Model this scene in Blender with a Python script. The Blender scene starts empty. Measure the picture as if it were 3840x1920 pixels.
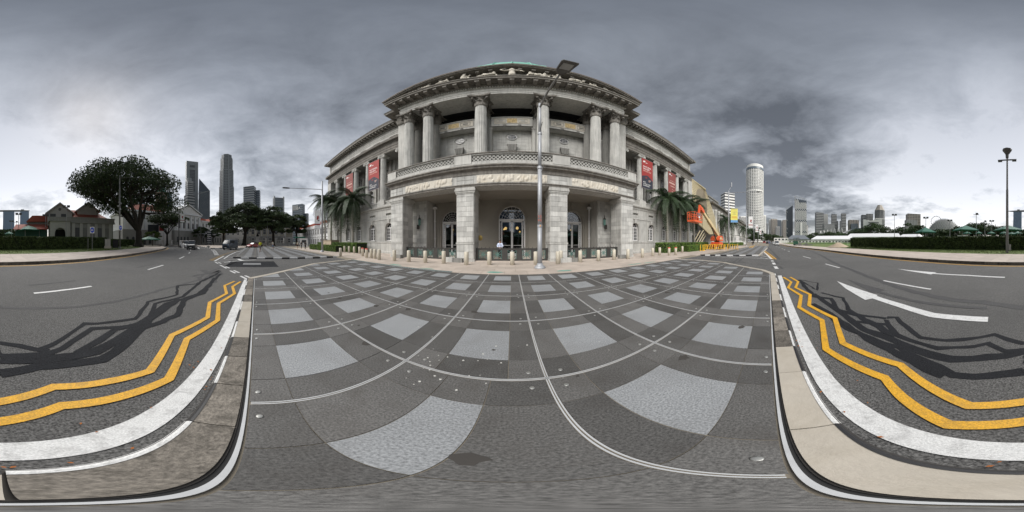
import bpy, math, random
import numpy as np
from mathutils import Matrix, Vector
from math import sin, cos, tan, atan2, pi, radians, degrees, sqrt, hypot
R = random.Random(7)
S = bpy.context.scene
COL = S.collection
H = 1.6
# ------------------------------------------------------------------ camera, world, sun, exposure
cam = bpy.data.cameras.new('camera'); cam.type = 'PANO'
cam.panorama_type = 'EQUIRECTANGULAR'
cam.latitude_min = radians(-90); cam.latitude_max = radians(80.25)
cam.longitude_min = radians(-180); cam.longitude_max = radians(180)
cam.clip_start = 0.02; cam.clip_end = 20000
co = bpy.data.objects.new('camera', cam); COL.objects.link(co)
co.location = (0, 0, H); co.rotation_euler = (radians(90), 0, 0)
S.camera = co
S.view_settings.view_transform = 'Standard'; S.view_settings.look = 'None'
S.view_settings.gamma = 1; S.view_settings.use_curve_mapping = False
S.view_settings.exposure = 1.55
S.cycles.max_bounces = 6; S.cycles.diffuse_bounces = 3; S.cycles.glossy_bounces = 3
S.cycles.transparent_max_bounces = 6

SUN_AZ, SUN_EL = radians(-148), radians(42)      # azimuth from +Y towards +X
sl = bpy.data.lights.new('sun', 'SUN'); sl.energy = 1.5; sl.angle = radians(50); sl.color = (1.0, .97, .92)
so = bpy.data.objects.new('sun', sl); COL.objects.link(so)
sd = Vector((sin(SUN_AZ)*cos(SUN_EL), cos(SUN_AZ)*cos(SUN_EL), sin(SUN_EL)))
so.rotation_euler = sd.to_track_quat('Z', 'Y').to_euler()
so.location = (0, 0, 60)

class NT:
    """tiny helper to write node trees"""
    def __init__(s, tree): s.t = tree; tree.nodes.clear()
    def n(s, typ, ins=None, **kw):
        nd = s.t.nodes.new(typ)
        for k, v in kw.items(): setattr(nd, k, v)
        for k, v in (ins or {}).items():
            sock = nd.inputs[k]
            if isinstance(v, bpy.types.NodeSocket): s.t.links.new(v, sock)
            else: sock.default_value = v
        return nd
    def m(s, op, a, b=0.0, c=0.0, clamp=False):
        nd = s.n('ShaderNodeMath', {0: a, 1: b, 2: c}, operation=op); nd.use_clamp = clamp
        return nd.outputs[0]
    def ramp(s, fac, stops, interp='LINEAR'):
        nd = s.n('ShaderNodeValToRGB', {0: fac}); cr = nd.color_ramp; cr.interpolation = interp
        while len(cr.elements) < len(stops): cr.elements.new(.5)
        for e, (p, c) in zip(cr.elements, stops):
            e.position = p; e.color = (c[0], c[1], c[2], 1) if hasattr(c, '__len__') else (c, c, c, 1)
        return nd.outputs[0]
    def mix(s, f, a, b, bt='MIX'):
        nd = s.n('ShaderNodeMix', data_type='RGBA', blend_type=bt, clamp_factor=True)
        for i, v in ((0, f), (6, a), (7, b)):
            if isinstance(v, bpy.types.NodeSocket): s.t.links.new(v, nd.inputs[i])
            else: nd.inputs[i].default_value = v if i == 0 else (v[0], v[1], v[2], 1)
        return nd.outputs[2]
    def noise(s, vec, scale, detail=4, rough=.55, dist=0):
        return s.n('ShaderNodeTexNoise', {'Vector': vec, 'Scale': scale, 'Detail': detail, 'Roughness': rough, 'Distortion': dist}).outputs[0]
    def scl(s, vec, x, y, z):
        return s.n('ShaderNodeMapping', {'Vector': vec, 'Scale': (x, y, z)}).outputs[0]

W = bpy.data.worlds.new('World'); S.world = W; W.use_nodes = True
N = NT(W.node_tree)
gen = N.n('ShaderNodeTexCoord').outputs['Generated']
sp = N.n('ShaderNodeSeparateXYZ', {0: gen})
X_, Y_, Z_ = sp.outputs[0], sp.outputs[1], sp.outputs[2]
zc = N.m('MAXIMUM', Z_, 0.0)
den = N.m('ADD', zc, 0.16)
cl = N.n('ShaderNodeCombineXYZ', {0: N.m('DIVIDE', X_, den), 1: N.m('DIVIDE', Y_, den), 2: N.m('MULTIPLY', zc, .6)}).outputs[0]
clr = N.n('ShaderNodeMapping', {'Vector': cl, 'Rotation': (0, 0, radians(35)), 'Scale': (1.0, .8, 1)}).outputs[0]
n1 = N.noise(clr, .85, 9, .60, .55)           # big cloud masses
n2 = N.noise(N.scl(cl, 1, 1, 1), 3.0, 8, .62, .35)   # wisps
n3 = N.noise(clr, .28, 3, .5, .2)
# elevation 0..1 , azimuth weights towards the brighter sky (the veiled sun) and the dark bank
el = N.m('ARCSINE', zc)
def lobe(az, elev, power):
    a, e = radians(az), radians(elev)
    v = (sin(a)*cos(e), cos(a)*cos(e), sin(e))
    d = N.n('ShaderNodeVectorMath', {0: gen, 1: v}, operation='DOT_PRODUCT').outputs['Value']
    return N.m('POWER', N.m('MAXIMUM', d, 0.0), power)
base = N.ramp(N.m('DIVIDE', el, 1.571), [(0, (.50, .505, .515)), (.08, (.44, .452, .475)), (.22, (.35, .368, .40)), (.42, (.27, .288, .32)), (.7, (.215, .234, .265)), (1, (.115, .128, .15))])
bright = N.m('ADD', N.m('MULTIPLY', lobe(-120, 16, 5), .44), N.m('ADD', N.m('MULTIPLY', lobe(150, 28, 6), .68), N.m('MULTIPLY', lobe(-66, 10, 10), .5)))
bright = N.m('ADD', bright, N.m('MULTIPLY', lobe(-165, 20, 6), .38))
dark = N.m('ADD', N.m('MULTIPLY', lobe(78, 18, 5), .40), N.m('MULTIPLY', lobe(-95, 58, 7), .10))
amb = N.m('SUBTRACT', bright, dark)
tex = N.m('ADD', N.m('MULTIPLY', N.m('SUBTRACT', n1, .5), 2.6), N.m('MULTIPLY', N.m('SUBTRACT', n2, .5), 1.55))
tex = N.m('ADD', tex, N.m('MULTIPLY', N.m('SUBTRACT', n3, .5), .9))
# texture contrast fades towards the zenith where the layer is even
con = N.m('ADD', .30, N.m('MULTIPLY', N.m('SUBTRACT', 1.0, zc), 1.0))
f = N.m('ADD', N.m('MULTIPLY', tex, con), amb)
f = N.m('ADD', 1.0, N.m('MULTIPLY', f, 1.35))
f = N.m('MINIMUM', N.m('MAXIMUM', f, .40), 1.9)
vm = N.n('ShaderNodeVectorMath', {0: base}, operation='SCALE'); W.node_tree.links.new(f, vm.inputs['Scale'])
cc = vm.outputs[0]
# bright parts are warmer towards white, dark ones bluish
warm = N.m('MULTIPLY', N.m('SUBTRACT', f, 1.0), .5, clamp=True)
cc = N.mix(warm, cc, N.mix(1.0, cc, (1.06, 1.0, .95), 'MULTIPLY'))
glow = N.m('MULTIPLY', N.m('POWER', N.m('SUBTRACT', 1.0, zc), 26.0), N.m('ADD', lobe(150, 2, 5), N.m('MULTIPLY', lobe(-165, 3, 8), .7)))
cc = N.mix(N.m('MULTIPLY', glow, .55, clamp=True), cc, (.95, .80, .60))
sky = N.n('ShaderNodeTexSky', sky_type='NISHITA', sun_disc=False, sun_elevation=SUN_EL, sun_rotation=SUN_AZ)
bg1 = N.n('ShaderNodeBackground', {'Color': sky.outputs[0], 'Strength': .05})
bg2 = N.n('ShaderNodeBackground', {'Color': cc, 'Strength': .44})
ms = N.n('ShaderNodeMixShader', {0: .9, 1: bg1.outputs[0], 2: bg2.outputs[0]})
N.n('ShaderNodeOutputWorld', {0: ms.outputs[0]})

# ------------------------------------------------------------------ materials
MATS = {}
def mat(name, color, rough=.8, var=.12, scale=3, bump=0, bscale=30, metal=0, obj_var=0, streak=0, spec=.5,
        speck=None, blotch=None, emit=None, island=0, coat=0):
    """procedural principled material: colour noise, grain, speckle, blotches, rain streaks, per-object variation"""
    m = bpy.data.materials.new(name); m.use_nodes = True
    n = NT(m.node_tree)
    pos = n.n('ShaderNodeNewGeometry').outputs['Position']
    c = n.mix(n.m('MULTIPLY', n.noise(pos, scale, 5, .6), 1.0), [max(0, x*(1-var*1.6)) for x in color], [x*(1+var*1.6) for x in color])
    if speck:     # (scale, low, high) fine aggregate
        s_ = n.noise(pos, speck[0], 2, .7)
        c = n.mix(1.0, c, n.ramp(s_, [(.3, speck[1]), (.7, speck[2])]), 'MULTIPLY')
    if blotch:    # (scale, colour, amount)
        b_ = n.ramp(n.noise(pos, blotch[0], 6, .62, .6), [(.48, 0), (.72, 1)])
        c = n.mix(n.m('MULTIPLY', b_, blotch[2]), c, blotch[1])
    if streak:
        st = n.noise(n.scl(pos, 5, 5, .35), 1.0, 5, .65)
        st = n.ramp(st, [(.45, 0), (.75, 1)])
        c = n.mix(n.m('MULTIPLY', st, streak), c, [x*.38 for x in color])
    if obj_var:
        rnd = n.n('ShaderNodeObjectInfo').outputs['Random']
        g = n.m('ADD', 1-obj_var, n.m('MULTIPLY', rnd, 2*obj_var))
        sc = n.n('ShaderNodeVectorMath', {0: c}, operation='SCALE'); m.node_tree.links.new(g, sc.inputs['Scale']); c = sc.outputs[0]
    if island:
        rnd = n.n('ShaderNodeNewGeometry').outputs['Random Per Island']
        g = n.m('ADD', 1-island, n.m('MULTIPLY', rnd, 2*island))
        sc = n.n('ShaderNodeVectorMath', {0: c}, operation='SCALE'); m.node_tree.links.new(g, sc.inputs['Scale']); c = sc.outputs[0]
    ins = {'Base Color': c, 'Roughness': rough, 'Metallic': metal, 'Specular IOR Level': spec}
    if coat: ins['Coat Weight'] = coat; ins['Coat Roughness'] = .08
    if bump:
        bn = n.n('ShaderNodeBump', {'Height': n.noise(pos, bscale, 4, .65), 'Strength': bump, 'Distance': .03})
        ins['Normal'] = bn.outputs[0]
    if emit: ins['Emission Color'] = (*emit[0], 1); ins['Emission Strength'] = emit[1]
    p = n.n('ShaderNodeBsdfPrincipled', ins)
    n.n('ShaderNodeOutputMaterial', {0: p.outputs[0]})
    MATS[name] = m
    return m
def clear_glass():
    m = bpy.data.materials.new('glass_clear'); m.use_nodes = True; n = NT(m.node_tree)
    g = n.n('ShaderNodeBsdfGlossy', {'Color': (.8, .85, .9, 1), 'Roughness': .03}); t = n.n('ShaderNodeBsdfTransparent', {'Color': (.45, .47, .48, 1)}); fr = n.n('ShaderNodeFresnel', {0: 1.5})
    mx = n.n('ShaderNodeMixShader', {0: n.m('ADD', fr.outputs[0], .10), 1: t.outputs[0], 2: g.outputs[0]}); n.n('ShaderNodeOutputMaterial', {0: mx.outputs[0]}); return m
M = {}
def dm(k, *a, **kw): M[k] = mat(k, *a, **kw)
dm('asphalt', (.112, .110, .107), .9, .10, .35, .6, 60, speck=(52, .25, 1.9), blotch=(.22, (.088, .087, .086), .6), spec=.25)
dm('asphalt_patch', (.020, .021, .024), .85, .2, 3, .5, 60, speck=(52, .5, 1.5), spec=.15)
dm('asphalt_worn', (.078, .077, .078), .8, .15, 2, .3, 70, speck=(60, .6, 1.4), spec=.2)
dm('granite_dark', (.106, .103, .099), .62, .16, 1.3, .15, 60, obj_var=.26, speck=(60, .5, 1.55), blotch=(2.2, (.070, .064, .058), .6))
dm('granite_light', (.29, .30, .31), .6, .10, 2, .12, 80, obj_var=.08, speck=(60, .55, 1.35), blotch=(1.6, (.2, .2, .2), .5))
dm('joint_white', (.50, .51, .52), .6, .15, 4)
dm('joint_beige', (.24, .21, .165), .8, .2, 6)
dm('joint_dark', (.03, .03, .03), .9)
dm('steel_stud', (.42, .42, .40), .42, .2, 30, metal=.6)
dm('kerb_stone', (.19, .17, .145), .85, .3, 4, .4, 40, obj_var=.3, blotch=(6, (.05, .044, .036), .9), speck=(40, .6, 1.4))
dm('kerb_beige', (.44, .40, .34), .8, .12, 3, .15, 30, obj_var=.08, blotch=(3, (.30, .26, .2), .4))
dm('paint_white', (.74, .74, .73), .6, .06, 9, .3, 110, blotch=(9, (.20, .195, .19), .5), speck=(75, .72, 1.1))
dm('paint_yellow', (.78, .41, .018), .6, .08, 9, .3, 110, blotch=(8, (.22, .14, .05), .42), speck=(75, .62, 1.15))
dm('paint_black', (.022, .022, .024), .5)
dm('worn_yellow', (.40, .25, .05), .7, .2, 9)
dm('pavement_pink', (.47, .405, .35), .8, .10, 1.2, .08, 40, obj_var=.10, blotch=(.9, (.31, .26, .215), .55))
dm('stone', (.46, .452, .425), .85, .16, .7, .2, 18, streak=.6, obj_var=.05, blotch=(.5, (.27, .265, .25), .5))
dm('stone_block', (.49, .485, .46), .85, .14, 1.4, .25, 22, streak=.5, obj_var=.2, blotch=(1.1, (.29, .285, .27), .5))
dm('stone_column', (.45, .445, .42), .85, .2, 1.0, .25, 25, streak=.7, obj_var=.05, blotch=(.8, (.25, .25, .24), .5))
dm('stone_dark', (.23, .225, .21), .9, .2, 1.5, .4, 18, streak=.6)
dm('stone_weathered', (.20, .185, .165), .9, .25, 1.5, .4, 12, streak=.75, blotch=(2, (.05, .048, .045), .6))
dm('stone_cream', (.56, .52, .45), .8, .12, 3, .5, 9, blotch=(2.2, (.42, .33, .2), .35))
dm('stone_gold', (.50, .38, .20), .8, .3, 4, .6, 9)
dm('sculpture', (.50, .465, .40), .85, .2, 5, .3, 14, streak=.4)
dm('plaster_warm', (.27, .25, .215), .9, .08, .8)
dm('plaster_grey', (.20, .197, .185), .9, .12, .8, streak=.3)
dm('void', (.012, .012, .014), .9)  # near-black colour standing in for the shade of deep, unlit spaces
dm('copper', (.13, .36, .29), .6, .2, 2, streak=.3, blotch=(1.2, (.22, .46, .38), .5))
dm('roof_metal', (.16, .12, .095), .7, .2, 1)
dm('bronze', (.055, .052, .048), .5, .25, 6, metal=.3)
dm('bronze_green', (.10, .20, .175), .6, .35, 9, metal=.1)
dm('frame_white', (.72, .71, .70), .5, .05, 5)
dm('glass', (.014, .017, .020), .07, .1, 1, spec=.8)
M['glass_clear'] = clear_glass()
dm('globe_light', (.9, .6, .25), .5, emit=((1.0, .62, .22), 1.5))
dm('glass_amber', (.22, .24, .045), .2, .2, 3)
dm('brass', (.42, .30, .10), .35, .1, 5, metal=.8)
dm('banner_red', (.29, .034, .031), .7, .06, 1)
dm('banner_faded', (.22, .058, .05), .7, .1, 1)
dm('banner_navy', (.028, .032, .048), .7, .06, 1)
dm('print_white', (.78, .76, .74), .7)
dm('print_pale', (.62, .42, .36), .7)
dm('print_orange', (.7, .30, .05), .7)
dm('banner_yellow', (.80, .74, .16), .7, .05, 2)
dm('banner_blue', (.16, .38, .68), .7, .05, 2)
dm('bollard', (.56, .52, .43), .6, .06, 6, blotch=(7, (.36, .31, .23), .3))
dm('bollard_red', (.62, .13, .09), .6)
dm('lamp_grey', (.36, .37, .39), .5, .06, 2, metal=.25)
dm('lamp_dark', (.085, .082, .078), .6, .1, 3)
dm('lamp_mid', (.19, .187, .18), .6, .1, 3)
dm('bark', (.085, .075, .062), .95, .3, 5, .6, 14)
dm('bark_dark', (.030, .026, .021), .95, .3, 5, .6, 14)
dm('palm_trunk', (.25, .235, .205), .9, .25, 4, .4, 14)
dm('palm_shaft', (.09, .14, .045), .5, .2, 4)
dm('leaf_palm', (.024, .046, .016), .55, .2, 1, island=.35)
dm('leaf_dark', (.036, .060, .018), .7, .6, .3, island=.5)  # broad paler and darker clumps in the colour stand in for lit leaves
dm('leaf_mid', (.035, .066, .018), .7, .25, .7, island=.45)
dm('leaf_bright', (.085, .13, .025), .7, .25, .7, island=.4)
dm('leaf_hedge', (.10, .17, .028), .65, .2, 1, island=.4)
dm('leaf_hedge_dark', (.055, .085, .022), .7, .25, 1.5, island=.5)
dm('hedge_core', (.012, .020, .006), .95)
dm('grass', (.13, .175, .05), .95, .25, .9, .4, 60, blotch=(.5, (.12, .15, .05), .5), speck=(40, .7, 1.3))
dm('grass_lawn', (.10, .17, .035), .95, .2, .05, .3, 60, blotch=(.05, (.08, .13, .035), .5))
dm('terrain', (.10, .11, .09), 1, .2, .02)
dm('white_wall', (.64, .64, .64), .8, .08, .4, streak=.18, blotch=(.3, (.5, .5, .5), .3))
dm('white_theatre', (.62, .605, .58), .8, .08, .4, streak=.15)
dm('grey_rustic', (.29, .285, .27), .85, .1, .5, streak=.2)
dm('cream_wall', (.40, .36, .27), .85, .1, .4, streak=.15)
dm('yellow_wall', (.36, .30, .19), .85, .1, .4)
dm('club_grey', (.25, .245, .23), .85, .12, .5, streak=.3)
dm('club_light', (.37, .36, .335), .85, .1, .5)
dm('tile_red', (.26, .062, .035), .8, .2, 2, .4, 12)
dm('pink_wall', (.42, .33, .28), .85, .1, .3)
dm('tower_grey', (.25, .262, .27), .6, .08, .01)
dm('tower_mid', (.31, .31, .305), .7, .08, .02)
dm('tower_light', (.46, .46, .45), .7, .06, .02)
dm('tower_beige', (.40, .36, .31), .7, .06, .02)
dm('tower_white', (.74, .73, .70), .7, .06, .02)
dm('tower_glass', (.12, .15, .18), .25, .12, .02, spec=.7)
dm('tower_glass_dark', (.055, .07, .088), .25, .15, .03, spec=.7)
dm('tower_blue', (.17, .26, .37), .3, .12, .01, spec=.6)
dm('window_dark', (.04, .043, .05), .3, .2, .2)
dm('tent_white', (.80, .80, .80), .6, .03, 1)
dm('tent_panel', (.33, .34, .34), .7)
dm('canopy_green', (.020, .125, .085), .7, .1, 1)
dm('canopy_green_dark', (.012, .06, .045), .7)
dm('sand', (.42, .34, .25), .95, .15, 3, .6, 8)
dm('lift_orange', (.72, .115, .035), .45, .06, 3, coat=.3)
dm('lift_cream', (.62, .49, .28), .5, .08, 2)
dm('rubber', (.018, .018, .018), .8)
dm('barrier_yellow', (.75, .43, .03), .5)
dm('metal_grey', (.30, .30, .30), .45, .1, 4, metal=.5)
dm('car_black', (.025, .027, .032), .25, 0, 1, coat=.6)
dm('car_grey', (.055, .057, .06), .35, 0, 1, metal=.3, coat=.3)
dm('car_white', (.72, .72, .73), .3, 0, 1, coat=.5)
dm('car_navy', (.035, .055, .085), .35, 0, 1, coat=.5)
dm('car_red', (.30, .015, .018), .3, 0, 1, coat=.5)
dm('car_blue', (.04, .08, .25), .3, 0, 1, coat=.5)
dm('car_glass', (.03, .035, .04), .06, 0, 1, spec=.8)
dm('light_clear', (.75, .75, .72), .15)
dm('light_red', (.45, .02, .02), .2)
dm('skin', (.36, .20, .13), .6, .05, 20)
dm('hair', (.012, .010, .009), .6)
dm('cloth_white', (.62, .68, .85), .9, .05, 9)
dm('cloth_yellow', (.58, .60, .04), .9, .05, 9)
dm('cloth_beige', (.42, .40, .33), .9, .05, 9)
dm('cloth_black', (.02, .02, .022), .9, .05, 9)
dm('cloth_grey', (.16, .16, .17), .9, .05, 9)
dm('cloth_blue', (.10, .16, .26), .9, .05, 9)
dm('cloth_red', (.42, .05, .05), .9, .05, 9)
dm('sign_blue', (.02, .08, .62), .5)
dm('machine_green', (.03, .11, .07), .5, .1, 3)
dm('veil_gold', (.42, .36, .23), .5, .1, .5)
dm('veil_dark', (.15, .125, .085), .6)
dm('verdigris', (.16, .34, .28), .9, .4, 6)
dm('pebble', (.13, .165, .165), .8, .4, 10, .5, 30, speck=(22, .4, 1.6))
dm('roof_grey', (.15, .165, .185), .6, .1, 1)
dm('mud', (.06, .055, .05), .9)
dm('dropping', (.62, .61, .57), .9)
dm('rust', (.28, .12, .04), .9, .2, 20)
dm('leaf_fallen', (.35, .12, .03), .9, .2, 20)

# ------------------------------------------------------------------ projection helpers (photo pixel of 3840x1920 -> metres)
def az(px): return radians((px-1920)/10.6667)
def G(px, py, z=0.0):
    d = (H-z)/tan(radians(max(py-905, .3)/11.2778)); a = az(px)
    return (d*sin(a), d*cos(a))
def P(px, d): a = az(px); return (d*sin(a), d*cos(a))
def ZH(py, d): return H + d*tan(radians((905-py)/11.2778))

# ------------------------------------------------------------------ mesh builder and object helpers
WM = {}                       # world matrices of roots
class MB:
    def __init__(s): s.v = []; s.f = []; s.M = None; s.mi = []; s.mat_i = 0
    def add(s, vs, fs):
        b = len(s.v)
        if s.M is not None: vs = [tuple(s.M @ Vector(p)) for p in vs]
        s.v.extend(vs); s.f.extend([tuple(i+b for i in f) for f in fs]); s.mi.extend([s.mat_i]*len(fs))
        return s
    def box(s, x0, x1, y0, y1, z0, z1, ch=0):
        if ch:      # box with a chamfered front (towards -y)
            c = ch
            v = [(x0, y1, z0), (x1, y1, z0), (x1, y1, z1), (x0, y1, z1), (x0, y0+c, z0), (x1, y0+c, z0), (x1, y0+c, z1), (x0, y0+c, z1),
                 (x0+c, y0, z0+c), (x1-c, y0, z0+c), (x1-c, y0, z1-c), (x0+c, y0, z1-c)]
            return s.add(v, [(3, 2, 1, 0), (0, 1, 5, 4), (1, 2, 6, 5), (2, 3, 7, 6), (3, 0, 4, 7), (4, 5, 9, 8), (5, 6, 10, 9), (6, 7, 11, 10), (7, 4, 8, 11), (8, 9, 10, 11)])
        v = [(x0, y0, z0), (x1, y0, z0), (x1, y1, z0), (x0, y1, z0), (x0, y0, z1), (x1, y0, z1), (x1, y1, z1), (x0, y1, z1)]
        return s.add(v, [(3, 2, 1, 0), (4, 5, 6, 7), (0, 1, 5, 4), (1, 2, 6, 5), (2, 3, 7, 6), (3, 0, 4, 7)])
    def prism(s, poly, z0, z1, cap=True):
        n = len(poly)
        a = sum(poly[i][0]*poly[(i+1) % n][1]-poly[(i+1) % n][0]*poly[i][1] for i in range(n))
        if a < 0: poly = poly[::-1]
        v = [(x, y, z0) for x, y in poly]+[(x, y, z1) for x, y in poly]
        f = [(i, (i+1) % n, n+(i+1) % n, n+i) for i in range(n)]
        if cap: f += [tuple(range(n, 2*n)), tuple(range(n-1, -1, -1))]
        return s.add(v, f)
    def xz(s, poly, y0, y1):
        """polygon given in x,z extruded along y"""
        n = len(poly)
        a = sum(poly[i][0]*poly[(i+1) % n][1]-poly[(i+1) % n][0]*poly[i][1] for i in range(n))
        if a < 0: poly = poly[::-1]
        v = [(x, y0, z) for x, z in poly]+[(x, y1, z) for x, z in poly]
        f = [(n+i, n+(i+1) % n, (i+1) % n, i) for i in range(n)]+[tuple(range(n)), tuple(range(2*n-1, n-1, -1))]
        return s.add(v, f)
    def yz(s, poly, x0, x1):
        n = len(poly)
        a = sum(poly[i][0]*poly[(i+1) % n][1]-poly[(i+1) % n][0]*poly[i][1] for i in range(n))
        if a < 0: poly = poly[::-1]
        v = [(x0, y, z) for y, z in poly]+[(x1, y, z) for y, z in poly]
        f = [(i, (i+1) % n, n+(i+1) % n, n+i) for i in range(n)]+[tuple(range(n-1, -1, -1)), tuple(range(n, 2*n))]
        return s.add(v, f)
    def lathe(s, prof, x=0, y=0, n=16, z=0, cap=True):
        v = []; f = []
        for r, h in prof:
            for i in range(n):
                a = 2*pi*i/n; v.append((x+r*cos(a), y+r*sin(a), z+h))
        for k in range(len(prof)-1):
            for i in range(n):
                j = (i+1) % n; f.append((k*n+i, k*n+j, (k+1)*n+j, (k+1)*n+i))
        if cap: f += [tuple(range(n-1, -1, -1)), tuple(range((len(prof)-1)*n, len(prof)*n))]
        return s.add(v, f)
    def cyl(s, x, y, z0, z1, r0, r1=None, n=12): return s.lathe([(r0, z0), (r1 if r1 is not None else r0, z1)], x, y, n)
    def tube(s, p0, p1, r0, r1=None, n=6, cap=True):
        p0, p1 = Vector(p0), Vector(p1); r1 = r0 if r1 is None else r1
        d = (p1-p0)
        if d.length < 1e-6: return s
        q = d.to_track_quat('Z', 'Y'); u = q @ Vector((1, 0, 0)); w = q @ Vector((0, 1, 0))
        v = [tuple(p+u*(r*cos(2*pi*i/n))+w*(r*sin(2*pi*i/n))) for p, r in ((p0, r0), (p1, r1)) for i in range(n)]
        f = [(i, (i+1) % n, n+(i+1) % n, n+i) for i in range(n)]
        if cap: f += [tuple(range(n-1, -1, -1)), tuple(range(n, 2*n))]
        return s.add(v, f)
    def path(s, pts, rs, n=6):
        for i in range(len(pts)-1): s.tube(pts[i], pts[i+1], rs[i] if hasattr(rs, '__len__') else rs, rs[i+1] if hasattr(rs, '__len__') else rs, n)
        return s
    def ball(s, x, y, z, rx, ry=None, rz=None, n=10, m=6):
        ry = rx if ry is None else ry; rz = rx if rz is None else rz
        v = [(x, y, z-rz)]
        for k in range(1, m):
            t = -pi/2+pi*k/m
            v += [(x+rx*cos(t)*cos(2*pi*i/n), y+ry*cos(t)*sin(2*pi*i/n), z+rz*sin(t)) for i in range(n)]
        v.append((x, y, z+rz)); f = []
        for i in range(n): f.append((0, 1+(i+1) % n, 1+i))
        for k in range(m-2):
            for i in range(n): a = 1+k*n; f.append((a+i, a+(i+1) % n, a+n+(i+1) % n, a+n+i))
        a = 1+(m-2)*n
        for i in range(n): f.append((a+i, a+(i+1) % n, len(v)-1))
        return s.add(v, f)
    def quad(s, *p): return s.add(list(p), [tuple(range(len(p)))])
    def sheet(s, poly, z):
        n = len(poly)
        a = sum(poly[i][0]*poly[(i+1) % n][1]-poly[(i+1) % n][0]*poly[i][1] for i in range(n))
        if a < 0: poly = poly[::-1]
        return s.add([(x, y, z) for x, y in poly], [tuple(range(n))])
    def strip(s, pts, w, z):
        """flat ribbon of width w along ground points"""
        n = len(pts); L = []; Rr = []
        for i in range(n):
            a = Vector(pts[max(i-1, 0)][:2]); b = Vector(pts[min(i+1, n-1)][:2]); p = Vector(pts[i][:2])
            d = (b-a).normalized()
            if 0 < i < n-1:
                d1 = (p-a).normalized(); d2 = (b-p).normalized(); c = max(.45, sqrt(max(0, (1+d1.dot(d2))/2)))
            else: c = 1
            o = Vector((-d.y, d.x))*(w/2/c); L.append(p+o); Rr.append(p-o)
        v = [(q.x, q.y, z) for q in L]+[(q.x, q.y, z) for q in Rr]
        return s.add(v, [(n+i, n+i+1, i+1, i) for i in range(n-1)])
    def rough(s, pts, w, z, j=.014, step=.22):
        out = [Vector(pts[0][:2])]
        for p, q in zip(pts[:-1], pts[1:]):
            p, q = Vector(p[:2]), Vector(q[:2]); n = max(1, min(60, int((q-p).length/step)))
            for k in range(1, n+1): out.append(p.lerp(q, k/n)+Vector((R.gauss(0, j), R.gauss(0, j)))*(k < n))
        i0 = len(s.v); s.strip([tuple(p) for p in out], w, z)
        for i in range(i0, len(s.v)):
            x, y, z_ = s.v[i]; s.v[i] = (x+R.gauss(0, j*.7), y+R.gauss(0, j*.7), z_)
        return s
    def mesh(s, name, mats, smooth=False):
        me = bpy.data.meshes.new(name)
        me.from_pydata(s.v, [], s.f)
        for m_ in (mats if isinstance(mats, (list, tuple)) else [mats]): me.materials.append(M[m_] if isinstance(m_, str) else m_)
        if isinstance(mats, (list, tuple)): me.polygons.foreach_set('material_index', s.mi)
        if smooth: me.polygons.foreach_set('use_smooth', [True]*len(me.polygons))
        me.update()
        return me
    def build(s, name, mats, parent=None, smooth=False, world=False, **tags):
        if world and parent is not None:
            mi = WM[parent.name].inverted(); s.v = [tuple(mi @ Vector(p)) for p in s.v]
        return link(name, s.mesh(name, mats, smooth), parent, **tags)
def link(name, data, parent=None, loc=None, rot=None, scale=None, **tags):
    o = bpy.data.objects.new(name, data); COL.objects.link(o)
    if loc is not None: o.location = loc
    if rot is not None: o.rotation_euler = rot
    if scale is not None: o.scale = scale
    if parent is not None:
        o.parent = parent
    for k, v in tags.items(): o[k] = v
    return o
def thing(name, label, category, loc=(0, 0, 0), rz=0, group=None, kind=None):
    o = link(name, None, None, loc, (0, 0, rz)); o.empty_display_size = .2
    o['label'] = label; o['category'] = category
    if group: o['group'] = group
    if kind: o['kind'] = kind
    WM[o.name] = Matrix.Translation(loc) @ Matrix.Rotation(rz, 4, 'Z')
    return o
def tag(o, label=None, category=None, group=None, kind=None):
    for k, v in (('label', label), ('category', category), ('group', group), ('kind', kind)):
        if v: o[k] = v
    return o
def kids(o): return [c for c in KID.get(o.name, [])]
def copy_tree(src, loc, rz=None, label=None, group=None, scale=None):
    def cp(o, parent):
        c = o.copy(); COL.objects.link(c); c.parent = parent
        for ch in o.children: cp(ch, c)
        return c
    r = cp(src, None); r.location = loc
    if rz is not None: r.rotation_euler = (0, 0, rz)
    if scale is not None: r.scale = (scale,)*3
    if label: r['label'] = label
    if group: r['group'] = group
    return r
def pieces(parent, name, mats, items, limit, origin=(0, 0, 0), unit=None, rest_kind='stuff', order=None):
    """items: (cx,cy,cz,sx,sy,sz) boxes. The nearest `limit` become objects sharing one mesh, the rest one joined part."""
    if unit is None:
        u = MB().box(-.5, .5, -.5, .5, -.5, .5); unit = u.mesh(name, mats)
    items = sorted(items, key=order or (lambda b: (b[0]**2+b[1]**2+(b[2]-H)**2)/(b[3]*max(b[5], .3)+.01)))
    pm = WM[parent.name].inverted() if parent is not None else Matrix()
    for b in items[:limit]:
        p = pm @ Vector(b[:3]); link(name, unit, parent, p, None, b[3:6])
    if len(items) > limit:
        mb = MB()
        for b in items[limit:]: mb.box(b[0]-b[3]/2, b[0]+b[3]/2, b[1]-b[4]/2, b[1]+b[4]/2, b[2]-b[5]/2, b[2]+b[5]/2)
        o = mb.build(name+'s', mats, parent, world=parent is not None); o['kind'] = 'stuff'
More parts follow.
